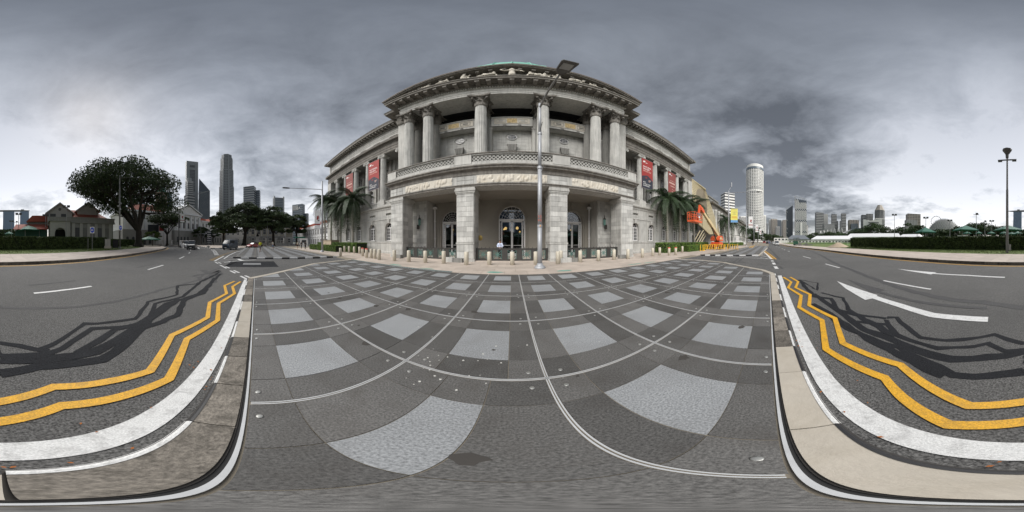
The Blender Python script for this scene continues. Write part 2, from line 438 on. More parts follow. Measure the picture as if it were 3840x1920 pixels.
def text(body, size, m_, parent, loc, rot, name='lettering', align='CENTER', ext=.004):
    cu = bpy.data.curves.new(name, 'FONT'); cu.body = body; cu.size = size; cu.extrude = ext; cu.align_x = align; cu.resolution_u = 2
    tmp = bpy.data.objects.new('tmp', cu); COL.objects.link(tmp); bpy.context.view_layer.update()
    me = bpy.data.meshes.new_from_object(tmp.evaluated_get(bpy.context.evaluated_depsgraph_get())); me.name = name
    bpy.data.objects.remove(tmp); bpy.data.curves.remove(cu); me.materials.clear(); me.materials.append(M[m_])
    return link(name, me, parent, loc, rot)
def arr_mesh(name, verts, nper, m_, smooth=False):
    """numpy verts (n*nper,3), faces of nper consecutive vertices"""
    nf = len(verts)//nper; me = bpy.data.meshes.new(name)
    me.vertices.add(len(verts)); me.vertices.foreach_set('co', np.ascontiguousarray(verts, np.float32).ravel())
    me.loops.add(nf*nper); me.loops.foreach_set('vertex_index', np.arange(nf*nper, dtype=np.int32))
    me.polygons.add(nf); me.polygons.foreach_set('loop_start', np.arange(0, nf*nper, nper, dtype=np.int32))
    me.materials.append(M[m_]); me.update(calc_edges=True)
    return me
RN = np.random.RandomState(3)
def leaf_cloud(c, size, rn=RN, aspect=1.6):
    """one randomly turned leaf quad (diamond) per centre"""
    n = len(c); a = rn.normal(size=(n, 3)); a /= np.linalg.norm(a, axis=1)[:, None]
    b = rn.normal(size=(n, 3)); b -= (b*a).sum(1)[:, None]*a; b /= np.linalg.norm(b, axis=1)[:, None]
    s = size*(.6+.8*rn.rand(n))[:, None]; a = a*s; b = b*s/aspect
    return np.stack([c-a, c-b*.9-a*.1, c+a, c+b*.9-a*.1], 1).reshape(-1, 3)
# ------------------------------------------------------------------ GROUND AND ROADS
ZR = -0.10                    # road level
MB().box(-4000, 4000, -4000, 4000, -2.0, -.30).build('terrain', 'terrain', kind='structure')
MB().box(-150, 420, -62, 60, -.6, ZR).build('road', 'asphalt', kind='structure')

# south side: pavement, verge and lawn (everything beyond the far kerb)
SK = [(420, -3.0), (300, -4.2), (160, -5.6), (97, -6.5), (57, -7.2), (43, -8.7), (29, -10.5), (16, -11.3), (8, -12.0), (0, -12.2), (-7, -12.7), (-13.8, -13.9), (-20, -15.6), (-28, -18.2), (-36, -22), (-43, -27.5), (-48, -34), (-51, -42), (-52, -62)]
def offs(pts, d):
    out = []
    for i in range(len(pts)):
        a = Vector(pts[max(i-1, 0)]); b = Vector(pts[min(i+1, len(pts)-1)]); t = (b-a).normalized()
        out.append((pts[i][0]-t.y*d, pts[i][1]+t.x*d))
    return out
back = [(420, -12), (300, -11.5), (160, -12.5), (97, -13), (57, -13.2), (43, -15.5), (29, -18.2), (16, -19.4), (8, -20), (0, -20.2), (-7, -20.6), (-13.8, -21.6), (-20, -22.8), (-28, -25), (-34, -28.5), (-38, -33), (-41, -38), (-43, -44), (-44, -62)]
ki = offs(SK, .17)
mb = MB().prism(ki+back[::-1], -.5, .085); far_pave = mb.build('pavement', 'joint_beige', kind='structure')
def poly_in(poly, x, y):
    c = False; n = len(poly)
    for i in range(n):
        (x1, y1), (x2, y2) = poly[i], poly[i-1]
        if (y1 > y) != (y2 > y) and x < (x2-x1)*(y-y1)/(y2-y1)+x1: c = not c
    return c
# slabs follow the kerb line: a bent grid, one quad each
fp_slabs = []
def bent_slabs(A, B, du, nv):
    """slabs between polylines A and B; returns list of quads"""
    out = []
    for i in range(len(A)-1):
        a0, a1, b0, b1 = Vector(A[i]), Vector(A[i+1]), Vector(B[i]), Vector(B[i+1])
        n = max(1, round((a1-a0).length/du))
        for k in range(n):
            for j in range(nv):
                q = []
                for (u, v) in ((k/n, j/nv), ((k+1)/n, j/nv), ((k+1)/n, (j+1)/nv), (k/n, (j+1)/nv)):
                    p = a0.lerp(a1, u).lerp(b0.lerp(b1, u), v); q.append(p)
                c = sum(q, Vector((0, 0)))/4
                q = [p+(c-p)*(.010/max((c-p).length, .01))*1.2 for p in q]
                out.append([tuple(p) for p in q])
    return out
fq = bent_slabs(ki[2:16], back[2:16], 1.25, 7)
fq.sort(key=lambda q: hypot(*q[0]))
for q in fq[:230]:
    cx = sum(p[0] for p in q)/4; cy = sum(p[1] for p in q)/4
    b = MB().prism([(x-cx, y-cy) for x, y in q], 0, .02)
    b.build('paving_slab', 'pavement_pink', far_pave).location = (cx, cy, .084)
b = MB()
for q in fq[230:]: b.prism(q, .084, .104)
b.build('paving_slabs', 'pavement_pink', far_pave, kind='stuff')
# far kerb stones
kb = []
for i in range(2, 16):
    a, c = Vector(SK[i]), Vector(SK[i+1]); ai, ci_ = Vector(ki[i]), Vector(ki[i+1])
    n = max(1, round((c-a).length/1.0))
    for k in range(n):
        u0, u1 = (k+.008)/n, (k+.992)/n
        kb.append([tuple(a.lerp(c, u0)), tuple(a.lerp(c, u1)), tuple(ai.lerp(ci_, u1)), tuple(ai.lerp(ci_, u0))])
kb.sort(key=lambda q: hypot(*q[0]))
for q in kb[:120]:
    cx, cy = q[0]
    MB().prism([(x-cx, y-cy) for x, y in q], -.12, .115).build('kerb_stone', 'kerb_stone', far_pave).location = (cx, cy, 0)
b = MB()
for q in kb[120:]: b.prism(q, -.12, .115)
b.build('kerb_stones', 'kerb_stone', far_pave, kind='stuff')
# verge and lawn as one rising sheet of grass
lawn = MB()
vb = offs(back, 6.0)
for i in range(len(back)-1):
    lawn.quad((*back[i], .10), (*vb[i], .42), (*vb[i+1], .42), (*back[i+1], .10))
for i in range(len(back)-1):
    far0 = (vb[i][0]*1.0, -420) if i < len(back)-8 else (vb[i][0]-0, -420)
    far1 = (vb[i+1][0]*1.0, -420)
    lawn.quad((*vb[i], .42), (*far0, .42), (*far1, .42), (*vb[i+1], .42))
lawn.build('lawn', 'grass', kind='structure')
MB().sheet([(420, -25), (36, -25), (30, -160), (420, -160)], .426).build('playing_field', 'grass_lawn', kind='structure')
# short blades of grass along the near verge
def grass_blades(A, B, n, h, name):
    pts = []
    segs = [(Vector(A[i]), Vector(A[i+1]), Vector(B[i]), Vector(B[i+1])) for i in range(len(A)-1)]
    Ls = np.array([(s[1]-s[0]).length for s in segs]); pr = Ls/Ls.sum()
    idx = RN.choice(len(segs), n, p=pr)
    for i in idx:
        s_ = segs[i]; u, v = RN.rand(2); p = s_[0].lerp(s_[1], u).lerp(s_[2].lerp(s_[3], u), v); pts.append((p.x, p.y, .10+.32*v))
    c = np.array(pts); n_ = len(c)
    a = RN.rand(n_)*6.28; w = .035
    dx = np.cos(a)*w; dy = np.sin(a)*w; hh = h*(.5+RN.rand(n_)); lx = RN.normal(0, .02, n_); ly = RN.normal(0, .02, n_)
    v = np.empty((n_, 3, 3)); v[:, 0] = c+np.stack([dx, dy, 0*dx], 1); v[:, 1] = c-np.stack([dx, dy, 0*dx], 1); v[:, 2] = c+np.stack([lx, ly, hh], 1)
    o = link(name, arr_mesh(name, v.reshape(-1, 3), 3, 'leaf_bright')); o['kind'] = 'stuff'
    return o
tag(grass_blades(back[5:15], vb[5:15], 16000, .07, 'grass'), 'short green grass growing on the verge before the long hedge', 'grass')

# north forecourt: pink pavement between the raised table and the buildings
pave = MB()
NP = [(-60, 8.9), (-40, 8.9), (-24, 8.9), (-17, 8.75), (-13.2, 8.3), (-12.4, 8.22), (13.0, 8.22), (14.2, 8.4), (19, 8.2), (30, 7.2), (46, 6.2), (64, 5.6), (120, 5.0), (420, 5.0), (420, 40), (-60, 40)]
fore = MB().prism(NP, -.4, -.004).build('forecourt_pavement', 'joint_beige', kind='structure')
it = []
y = 8.24; row = 0
while y < 16.2:
    x = -40+(row % 2)*.6
    while x < 60:
        lim = 8.95 if x < -17 else 8.45 if x < -13 else 8.24 if x < 13 else 8.5-.06*(x-13)
        if y >= lim-.02 and not (abs(x+.6) < 9 and y > 15.4): it.append((x+.6, y+.4, .000, 1.185, .785, .028))
        x += 1.2
    y += .8; row += 1
for x in np.arange(19, 60, 1.2):
    for j in range(3):
        yy = 8.24-.8*(j+1)+.4
        if poly_in(NP, x+.6, yy-.4) and poly_in(NP, x, yy-.4): it.append((x+.6, yy, .0, 1.185, .785, .028))
WM[fore.name] = Matrix()
pieces(fore, 'paving_slab', 'pavement_pink', it, 290, order=lambda b: b[0]**2+b[1]**2)
# white kerb edge of the forecourt where it meets the side road
for pts in ([(-60, 8.9), (-40, 8.9), (-24, 8.9), (-17, 8.75), (-16.2, 8.7)],):
    MB().strip(pts, .14, .012).build('kerb_edge', 'kerb_beige', kind='structure')

# raised granite table (the square grid of slabs) in front of the portico
BX, BY, X0, Y1 = 1.505, 1.66, .335, 1.535
TAB = [(-7.4, -.07), (8.45, -.07), (9.3, .35), (12.4, 3.55), (13.25, 5.8), (13.0, 8.2), (-12.4, 8.2), (-12.1, 6.6), (-11.35, 4.25)]
def inset(poly, d):
    c = (sum(p[0] for p in poly)/len(poly), sum(p[1] for p in poly)/len(poly))
    return [(x+(c[0]-x)*d, y+(c[1]-y)*d) for x, y in poly]
table = MB().prism(TAB, -.5, -.008).build('raised_table', 'joint_beige', kind='structure'); WM[table.name] = Matrix()
def clip(poly, clipper):
    """Sutherland-Hodgman, clipper counter-clockwise convex"""
    out = poly
    for i in range(len(clipper)):
        a, b = clipper[i], clipper[(i+1) % len(clipper)]; inp = out; out = []
        def side(p): return (b[0]-a[0])*(p[1]-a[1])-(b[1]-a[1])*(p[0]-a[0])
        for k in range(len(inp)):
            p, q = inp[k-1], inp[k]; sp_, sq = side(p), side(q)
            if sp_*sq < 0:
                t = sp_/(sp_-sq); out.append((p[0]+(q[0]-p[0])*t, p[1]+(q[1]-p[1])*t))
            if sq >= 0: out.append(q)
        if not out: return out
    return out
def slabs(clipper, x0, y0, i0, i1, j0, j1, bx=BX, by=BY, rotation=None):
    res = []
    cx_ = [(0, .375), (.375, 1.13), (1.13, 1.505)]
    cy_ = [(0, .405), (.405, 1.255), (1.255, 1.66)]
    for i in range(i0, i1):
        for j in range(j0, j1):
            cx_ = [(0, .55), (.55, .97), (.97, 1.505)] if (i == -1 and j == 0) else [(0, .375), (.375, 1.13), (1.13, 1.505)]
            for a in range(3):
                for c in range(3):
                    g = .004; e0 = .022 if a == 0 else g; e1 = .022 if a == 2 else g; h0 = .022 if c == 0 else g; h1 = .022 if c == 2 else g
                    xa, xb = x0+i*bx+cx_[a][0]+e0, x0+i*bx+cx_[a][1]-e1; ya, yb = y0+j*by+cy_[c][0]+h0, y0+j*by+cy_[c][1]-h1
                    q = clip([(xa, ya), (xb, ya), (xb, yb), (xa, yb)], clipper)
                    if len(q) >= 3:
                        ar = abs(sum(q[k-1][0]*q[k][1]-q[k][0]*q[k-1][1] for k in range(len(q))))/2
                        if ar > .02: res.append((a == 1 and c == 1, q))
    return res
sl_ = slabs(inset(TAB, .006), X0, Y1-BY, -9, 9, 0, 5)
sl_.sort(key=lambda s: min(hypot(*p) for p in s[1])-(3 if s[0] else 0))
unit_cache = {}
for light, q in sl_[:290]:
    cx = sum(p[0] for p in q)/len(q); cy = sum(p[1] for p in q)/len(q)
    key = (light, tuple((round(p[0]-cx, 3), round(p[1]-cy, 3)) for p in q))
    if key not in unit_cache: unit_cache[key] = MB().prism([(a, b_) for a, b_ in key[1]], -.03, 0).mesh('paving_slab', 'granite_light' if light else 'granite_dark')
    link('paving_slab', unit_cache[key], table, (cx, cy, 0))
for nm, lt in (('pale_paving_slabs', True), ('dark_paving_slabs', False)):
    b = MB()
    for light, q in sl_[290:]:
        if light == lt: b.prism(q, -.03, 0)
    b.build(nm, 'granite_light' if lt else 'granite_dark', table, kind='stuff')
# metal joint strips along the bay lines
b = MB()
inn = inset(TAB, .008)
def seg_clip(p, q):
    t = clip([(p[0]-.001, p[1]-.001), (q[0]+.001, q[1]-.001), (q[0]+.001, q[1]+.001), (p[0]-.001, p[1]+.001)], inn)
    return t
for i in range(-9, 10):
    x = X0+i*BX
    for s_ in (-.011, .011):
        q = clip([(x+s_-.006, -1), (x+s_+.006, -1), (x+s_+.006, 9), (x+s_-.006, 9)], inn)
        if len(q) >= 3: b.sheet(q, .004)
for j in range(0, 6):
    y = Y1+(j-1)*BY
    for s_ in (-.011, .011):
        q = clip([(-20, y+s_-.006), (20, y+s_-.006), (20, y+s_+.006), (-20, y+s_+.006)], inn)
        if len(q) >= 3: b.sheet(q, .004)
b.build('joint_strips', 'joint_white', table, kind='stuff')
# steel studs in pairs beside the joint crossings
su = MB().lathe([(.024, 0), (.024, .003), (.018, .005)], n=14).mesh('stud', 'steel_stud', True)
for i in range(-5, 6):
    for j in range(0, 4):
        for sx, sy in ((-1, -1), (1, -1), (-1, 1), (1, 1)):
            if (i+j) % 2 == 0 and sy > 0 and abs(i) > 2: continue
            x, y = X0+i*BX+sx*.16+R.uniform(-.02, .02), Y1+(j-1)*BY+sy*.14+R.uniform(-.02, .02)
            if poly_in(inn, x, y) and y > -.05 and x*x+y*y > .05: link('stud', su, table, (x, y, .001))
# beige kerb round the slanted edges of the table
def kerb_run(parent, pts, w, z0, z1, du, m1, m2=None, name='kerb_stone'):
    k = 0
    for i in range(len(pts)-1):
        a, c = Vector(pts[i]), Vector(pts[i+1]); n = max(1, round((c-a).length/du)); t = (c-a).normalized(); o = Vector((-t.y, t.x))*w/2
        for j in range(n):
            p, q = a.lerp(c, j/n)+t*.006, a.lerp(c, (j+1)/n)-t*.006
            m_ = (m1 if k % 2 else m2) if m2 else m1
            mid = (p+q)/2
            MB().prism([tuple(v-mid) for v in (p-o, q-o, q+o, p+o)], z0, z1).build(name, m_, parent).location = (mid.x, mid.y, 0); k += 1
kerb_run(table, [(-7.4, -.20), (-11.5, 4.25), (-12.25, 6.6), (-12.55, 8.3)], .26, -.12, .008, 1.1, 'kerb_beige')
kerb_run(table, [(8.5, -.20), (9.5, .3), (12.55, 3.5), (13.4, 5.8), (13.15, 8.3)], .26, -.12, .008, 1.1, 'kerb_beige')

# near kerb: drain slot, kerb stones, painted outer faces
MB().box(-7.3, 8.4, -.10, -.08, -.06, -.02).build('drain_slot', 'joint_dark', kind='structure')
MB().box(-7.3, 8.4, -.080, -.060, -.05, .006).build('edge_angle', 'joint_white', kind='structure')
near = MB().box(-7.42, 8.5, -.395, -.10, -.3, -.012).build('near_kerb', 'mud', kind='structure'); WM[near.name] = Matrix()
xs = [-7.4]
while xs[-1] < 8.45: xs.append(xs[-1]+R.uniform(.52, .64) if abs(xs[-1]) > 1.2 else xs[-1]+R.uniform(.8, .95))
for k in range(len(xs)-1):
    x0, x1 = xs[k]+.005, min(xs[k+1], 8.47)-.005
    clean = (x0 > -.5 and x0 < 1.9) or (-4.6 < x0 < -2.6) or x0 > 4.2
    cx = (x0+x1)/2
    b = MB(); hw = (x1-x0)/2; zt = R.uniform(-.002, .003)
    b.yz([(-.39, -.2), (-.39, -.025+zt), (-.365, .0+zt), (-.112, .0+zt), (-.112, -.2)], -hw, hw)
    o = b.build('kerb_stone', 'kerb_beige' if clean else 'kerb_stone', near); o.location = (cx, 0, 0)
    p = MB().yz([(-.40, -.098), (-.40, -.024+zt), (-.372, .003+zt), (-.352, .004+zt), (-.39, -.08)], -hw, hw).build('painted_face', 'paint_white' if k % 2 else 'paint_black', o)
kerb_run(near, [(-7.4, -.30), (-7.95, .4)], .22, -.12, .0, .55, 'kerb_beige')

# traffic-calmed side areas west and east of the table (granite again, edged by a black and white kerb)
west_poly = [(-75, -4), (-17.0, -2.2), (-16.4, 8.7), (-24, 9.0), (-75, 9.0)]
west = MB().prism(west_poly, -.5, -.008).build('west_plaza', 'joint_beige', kind='structure'); WM[west.name] = Matrix()
east_poly = [(20.2, .8), (60, -.2), (150, -.6), (300, -.6), (300, 5), (120, 5), (64, 5.6), (46, 6.2), (30, 7.2), (19.0, 8.1)]
east = MB().prism(east_poly, -.5, -.02).build('east_plaza', 'joint_beige', kind='structure'); WM[east.name] = Matrix()
for pl, poly, xr in ((west, west_poly, (-39, -10)), (east, east_poly, (12, 46))):
    convex = poly if pl is west else [(20.2, .8), (60, -.2), (64, 5.6), (46, 6.2), (30, 7.2), (19.0, 8.1)]
    res = slabs(inset(convex if pl is west else convex, .004), X0, Y1-BY, xr[0], xr[1], -2, 5)
    res.sort(key=lambda s: min(hypot(*p) for p in s[1])-(8 if s[0] else 0))
    zt = 0 if pl is west else -.012
    for light, q in res[:150]:
        cx = sum(p[0] for p in q)/len(q); cy = sum(p[1] for p in q)/len(q)
        key = (light, tuple((round(p[0]-cx, 3), round(p[1]-cy, 3)) for p in q))
        if key not in unit_cache: unit_cache[key] = MB().prism([(a, b_) for a, b_ in key[1]], -.03, 0).mesh('paving_slab', 'granite_light' if light else 'granite_dark')
        link('paving_slab', unit_cache[key], pl, (cx, cy, zt))
    for lt in (True, False):
        b = MB()
        for light, q in res[150:]:
            if light == lt: b.prism(q, zt-.03, zt)
        if b.v: b.build('paving_slabs', 'granite_light' if lt else 'granite_dark', pl, kind='stuff')
kerb_run(west, [(-17.1, -2.4), (-16.35, 2.6), (-15.95, 6.6), (-16.2, 9.0)], .22, -.12, .035, .86, 'paint_white', 'paint_black')
kerb_run(east, [(18.8, 8.3), (19.3, 5.8), (20.1, 1.2)], .22, -.12, .035, .72, 'paint_white', 'paint_black')
kerb_run(east, [(20.1, 1.1), (30, .65), (42, .2)], .22, -.12, .02, .8, 'kerb_beige')
# pebble drain between table and forecourt with green moss stains
MB().box(-12.4, -3.2, 8.2, 8.42, -.05, .018).build('pebble_drain', 'pebble', kind='structure')
b = MB()
for cx, cy, rx, ry in ((2.9, 8.75, .55, .22), (-.9, 8.7, .5, .25), (8.2, 8.7, .9, .12), (-7.6, 8.75, .7, .18), (9.6, 8.55, .8, .1), (-4.9, 8.62, .6, .1)):
    b.sheet([(cx+rx*cos(a)*R.uniform(.7, 1.1), cy+ry*sin(a)*R.uniform(.7, 1.1)) for a in [i*2*pi/11 for i in range(11)]], .0185)
b.build('moss_stains', 'verdigris', kind='structure')

# ------------------------------------------------------------------ ROAD MARKINGS (sheets above the asphalt)
Z1, Z2, Z3 = ZR+.004, ZR+.008, ZR+.012
def c5(x, y): return G(2900+x*.7454, 960+y*.7454, ZR)
def c6(x, y): return G(x*.7453, 960+y*.7453, ZR)
def c7(x, y): return G(560+x*400/2576, 860+y*200/1288, ZR)     # left junction
def c8(x, y): return G(2640+x*320/2576, 860+y*160/1288, ZR)    # right junction
def c9(x, y): return G(2820+x*420/2576, 820+y*180/1104, ZR)
marks = MB()
# white edge line along the kerb
marks.strip([(-7.5, -.44), (-6.4, -.48), (-2.3, -.55), (-1.0, -.60), (0, -.62), (1.5, -.56), (3.8, -.57), (8.4, -.60)], .20, Z2)
LA = [c6(*p) for p in ((1210, 130), (1170, 155), (1180, 190), (1100, 240), (1095, 325), (940, 420), (850, 620), (640, 700), (310, 755), (0, 835))]
LA += [c5(*p) for p in ((1261, 835), (880, 850), (640, 705), (560, 615), (265, 470), (245, 325), (130, 260), (140, 200), (75, 160), (90, 132), (50, 107))]
LB = [c6(*p) for p in ((1180, 128), (1130, 150), (1140, 190), (1055, 235), (1045, 310), (865, 400), (755, 580), (560, 630), (270, 660), (0, 735))]
LB += [c5(*p) for p in ((1261, 735), (985, 755), (640, 550), (350, 440), (310, 315), (180, 250), (185, 195), (112, 160), (125, 130), (85, 107))]
def clean(pts, mn=.35):
    out = [pts[0]]
    for p in pts[1:]:
        if hypot(p[0]-out[-1][0], p[1]-out[-1][1]) > mn: out.append(p)
    return out
marks.build('white_edge_line', 'paint_white', kind='structure')
MB().strip(clean(LA, .1), .105, Z3).strip(clean(LB, .1), .105, Z3).build('yellow_zigzag_lines', 'paint_yellow', kind='structure')
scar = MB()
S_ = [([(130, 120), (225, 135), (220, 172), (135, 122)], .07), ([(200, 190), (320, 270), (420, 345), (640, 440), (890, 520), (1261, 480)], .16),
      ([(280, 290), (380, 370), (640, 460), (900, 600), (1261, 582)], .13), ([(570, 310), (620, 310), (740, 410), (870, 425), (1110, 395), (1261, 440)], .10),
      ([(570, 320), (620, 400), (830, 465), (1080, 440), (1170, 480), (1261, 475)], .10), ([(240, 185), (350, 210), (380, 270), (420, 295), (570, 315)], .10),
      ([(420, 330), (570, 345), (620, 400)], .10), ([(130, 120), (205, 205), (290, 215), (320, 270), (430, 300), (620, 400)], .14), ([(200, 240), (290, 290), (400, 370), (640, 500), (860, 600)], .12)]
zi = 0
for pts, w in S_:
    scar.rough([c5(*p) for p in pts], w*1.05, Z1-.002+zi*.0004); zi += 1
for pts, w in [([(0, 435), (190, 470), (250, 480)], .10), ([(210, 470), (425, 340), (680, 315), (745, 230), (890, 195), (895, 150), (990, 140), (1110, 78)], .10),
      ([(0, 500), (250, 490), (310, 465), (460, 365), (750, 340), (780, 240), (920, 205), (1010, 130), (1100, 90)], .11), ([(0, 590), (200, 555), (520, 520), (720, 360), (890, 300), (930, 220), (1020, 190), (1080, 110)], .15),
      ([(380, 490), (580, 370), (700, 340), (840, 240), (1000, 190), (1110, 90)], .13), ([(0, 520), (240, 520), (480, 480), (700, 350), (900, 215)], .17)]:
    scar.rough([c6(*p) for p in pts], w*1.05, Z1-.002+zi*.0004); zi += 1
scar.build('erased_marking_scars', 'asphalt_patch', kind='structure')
worn = MB()
worn.rough([c6(*p) for p in ((0, 258), (150, 262), (300, 260), (450, 248), (600, 225), (830, 165), (1000, 120))]+[c7(*p) for p in ((1300, 1100), (1500, 1010), (1800, 900), (2100, 790))], .13, Z1)
worn.rough([c5(*p) for p in ((1261, 260), (1060, 232), (900, 220), (620, 155), (400, 72))]+[c9(*p) for p in ((1900, 1020), (1600, 850), (1400, 760), (1200, 705))], .30, Z1+.0005)
worn.rough([c9(*p) for p in ((640, 940), (500, 790), (400, 690), (300, 570))], .28, Z1+.0007)
for a in ([(1240, 990), (1380, 1060)], [(1340, 990), (1450, 1040)], [(1040, 1140), (1200, 1100), (1480, 1060), (1700, 990)], [(1300, 1250), (1500, 1080), (1680, 1010), (1740, 1080), (1600, 1160)], [(1180, 1150), (1270, 1260)], [(1560, 1180), (1570, 1288)]):
    worn.rough([c7(*p) for p in a], .22, Z1+.001)
for a in ([(880, 1000), (1060, 870)], [(1040, 980), (1190, 860)], [(540, 960), (760, 985), (1300, 1000)], [(640, 1000), (900, 1000), (1260, 995)], [(1630, 1045), (1890, 1095)], [(2020, 1135), (2280, 1205)], [(20, 930), (400, 850)]):
    worn.rough([c8(*p) for p in a], .12, Z1+.0012)
for a in ([(2120, 930), (2150, 950)], [(2180, 980), (2240, 1040)], [(2280, 1110), (2380, 1200)]):
    worn.rough([c8(*p) for p in a], .16, Z1+.0014)
worn.build('worn_patches', 'asphalt_worn', kind='structure')
pm = [c5(*p) for p in ((370, 117), (500, 187), (565, 172))]; e1 = c5(900, 268); e2 = c5(1075, 272); e3 = c5(1075, 245); e4 = c5(900, 240)
MB().sheet(pm, Z1+.0016).strip([c5(520, 178), c5(700, 225), c5(900, 252), c5(1075, 262)], .17, Z1+.0018).build('erased_arrow', 'asphalt_worn', kind='structure')
# white lane arrows, dashes and junction lines
def mark(name, fn, m_='paint_white'):
    b = MB(); fn(b); b.build(name, m_, kind='structure')
mark('lane_arrow', lambda b: (b.sheet([c5(320, 127), c5(525, 198), c5(500, 214), c5(462, 222), c5(365, 165)], Z2), b.strip([c5(500, 205), c5(640, 250), c5(800, 298), c5(940, 312), c5(1080, 320)], .25, Z2+.001)))
mark('lane_arrow', lambda b: (b.sheet([c5(622, 65), c5(820, 83), c5(795, 93)], Z2), b.strip([c5(800, 88), c5(980, 98), c5(1165, 108)], .20, Z2+.001)))
ds = [([c5(555, 124), c5(675, 148), c5(793, 168)], .12), ([c5(262, 40), c5(333, 60)], .14), ([c5(150, 2), c5(187, 12)], .14),
      ([c6(170, 188), c6(320, 172), c6(460, 153)], .13), ([c6(745, 69), c6(822, 46)], .15), ([c7(725, 712), c7(840, 655)], .15),
      ([c7(950, 583), c7(985, 552)], .15), ([c7(995, 512), c7(1002, 490)], .16), ([c7(1165, 440), c7(1215, 470)], .3), ([c7(820, 455), c7(830, 430)], .5)]
for p in ((820, 742, 868, 757), (735, 712, 760, 722), (675, 686, 712, 698), (612, 660, 636, 668), (560, 640, 582, 648), (520, 624, 536, 630), (490, 610, 500, 614)):
    ds.append(([c9(p[0], p[1]), c9(p[2], p[3])], .15))
for pts, w in ds: MB().strip(pts, w, Z2).build('lane_dash', 'paint_white', kind='structure')
MB().strip([c6(145, 147), c6(260, 137), c6(382, 124)], .10, Z2).strip([c6(690, 58), c6(775, 42)], .14, Z2).strip([c7(580, 700), c7(750, 655)], .14, Z2).strip([c9(1310, 860), c9(1460, 900)], .12, Z2).strip([c9(1035, 780), c9(1120, 805)], .12, Z2).build('erased_dashes', 'asphalt_worn', kind='structure')
# short give-way strokes at both mouths of the side road
for a, b_ in (((2050, 945), (2080, 970)), ((2090, 1010), (2130, 1065)), ((2145, 1120), (2205, 1195))): MB().strip([c8(*a), c8(*b_)], .24, Z2).build('give_way_stroke', 'paint_white', kind='structure')
for a, b_ in (((1595, 795), (1660, 828)), ((1665, 795), (1735, 828)), ((1710, 865), (1865, 945)), ((1840, 900), (1940, 940)), ((1950, 1000), (2080, 1062)), ((2035, 992), (2170, 1052)), ((2205, 1130), (2400, 1230)), ((2310, 1120), (2460, 1185))):
    MB().strip([c7(*a), c7(*b_)], .13, Z2).build('give_way_stroke', 'paint_white', kind='structure')
for k in range(7):
    t = k/6.
    for o in (0, 55):
        p = (1500+o+90*t**.6, 495+118*t); MB().strip([c7(*p), c7(p[0]+10, p[1]+9)], .3, Z2).build('guide_dot', 'paint_white', kind='structure')
# hatched islands
b = MB(); z = Z2
L1 = [c7(*p) for p in ((1570, 770), (1800, 650), (1810, 710), (2050, 560), (2200, 520), (2410, 490))]
b.strip([c7(1570, 770), c7(1700, 700), c7(1800, 648)], .18, z); b.strip([c7(1800, 712), c7(1930, 625), c7(2080, 555), (c7(2240, 513)), c7(2420, 488)], .16, z)
b.strip([c7(1560, 768), c7(1900, 768), c7(1970, 785)], .12, z+.0008); b.strip([c7(1800, 802), c7(2150, 765), c7(2576, 738)], .14, z+.0008)
b.strip([c7(2140, 715), c7(2250, 762)], .35, z+.0016)
for a, c in (((1720, 728), (2150, 722)), ((1860, 692), (2210, 680)), ((1930, 655), (2250, 632)), ((2010, 615), (2290, 600)), ((2090, 580), (2340, 568)), ((2170, 545), (2370, 538))): b.strip([c7(*a), c7(*c)], .11, z+.0004)
b.build('west_hatching', 'paint_white', kind='structure')
b = MB()
b.strip([c8(1700, 610), c8(1880, 740), c8(2040, 900)], .26, z); b.strip([c8(250, 828), c8(900, 845), c8(1600, 870), c8(2050, 900)], .13, z+.0008)
b.strip([c8(700, 832), c8(1100, 790), c8(1650, 790)], .10, z+.0012)
for a, c in (((1690, 660), (1750, 655)), ((1690, 690), (1800, 685)), ((1690, 745), (1840, 730)), ((1250, 830), (1500, 820), ), ((1550, 820), (1850, 770)), ((1700, 850), (1900, 815)), ((1850, 880), (1980, 865))): b.strip([c8(*a), c8(*c)], .11, z+.0004)
b.build('east_hatching', 'paint_white', kind='structure')
MB().strip([c8(1720, 600), c8(1900, 735), c8(2100, 905)], .13, Z3).strip([c8(1770, 600), c8(1960, 735), c8(2180, 905)], .13, Z3).build('east_yellow_lines', 'paint_yellow', kind='structure')
MB().strip([c8(1775, 430), c8(1790, 600)], .14, Z2).build('lane_line', 'paint_white', kind='structure')
MB().strip([c8(1560, 430), c8(1370, 565)], .3, -.010).strip([c8(1600, 428), c8(1440, 565)], .3, -.010).build('bay_yellow_lines', 'paint_yellow', kind='structure')
for k in range(26):
    t = k/25.; p = c7(1440+t*650, 745-t*230-20*sin(t*3)); q = (p[0]+.15, p[1]+.5)
    MB().strip([p, q], .16, Z3).build('yellow_cross_mark', 'worn_yellow', kind='structure')
# double yellow lines beside the far kerb
MB().strip(offs(SK[2:17], -.42), .10, Z2).strip(offs(SK[2:17], -.66), .10, Z2).build('far_yellow_lines', 'paint_yellow', kind='structure')
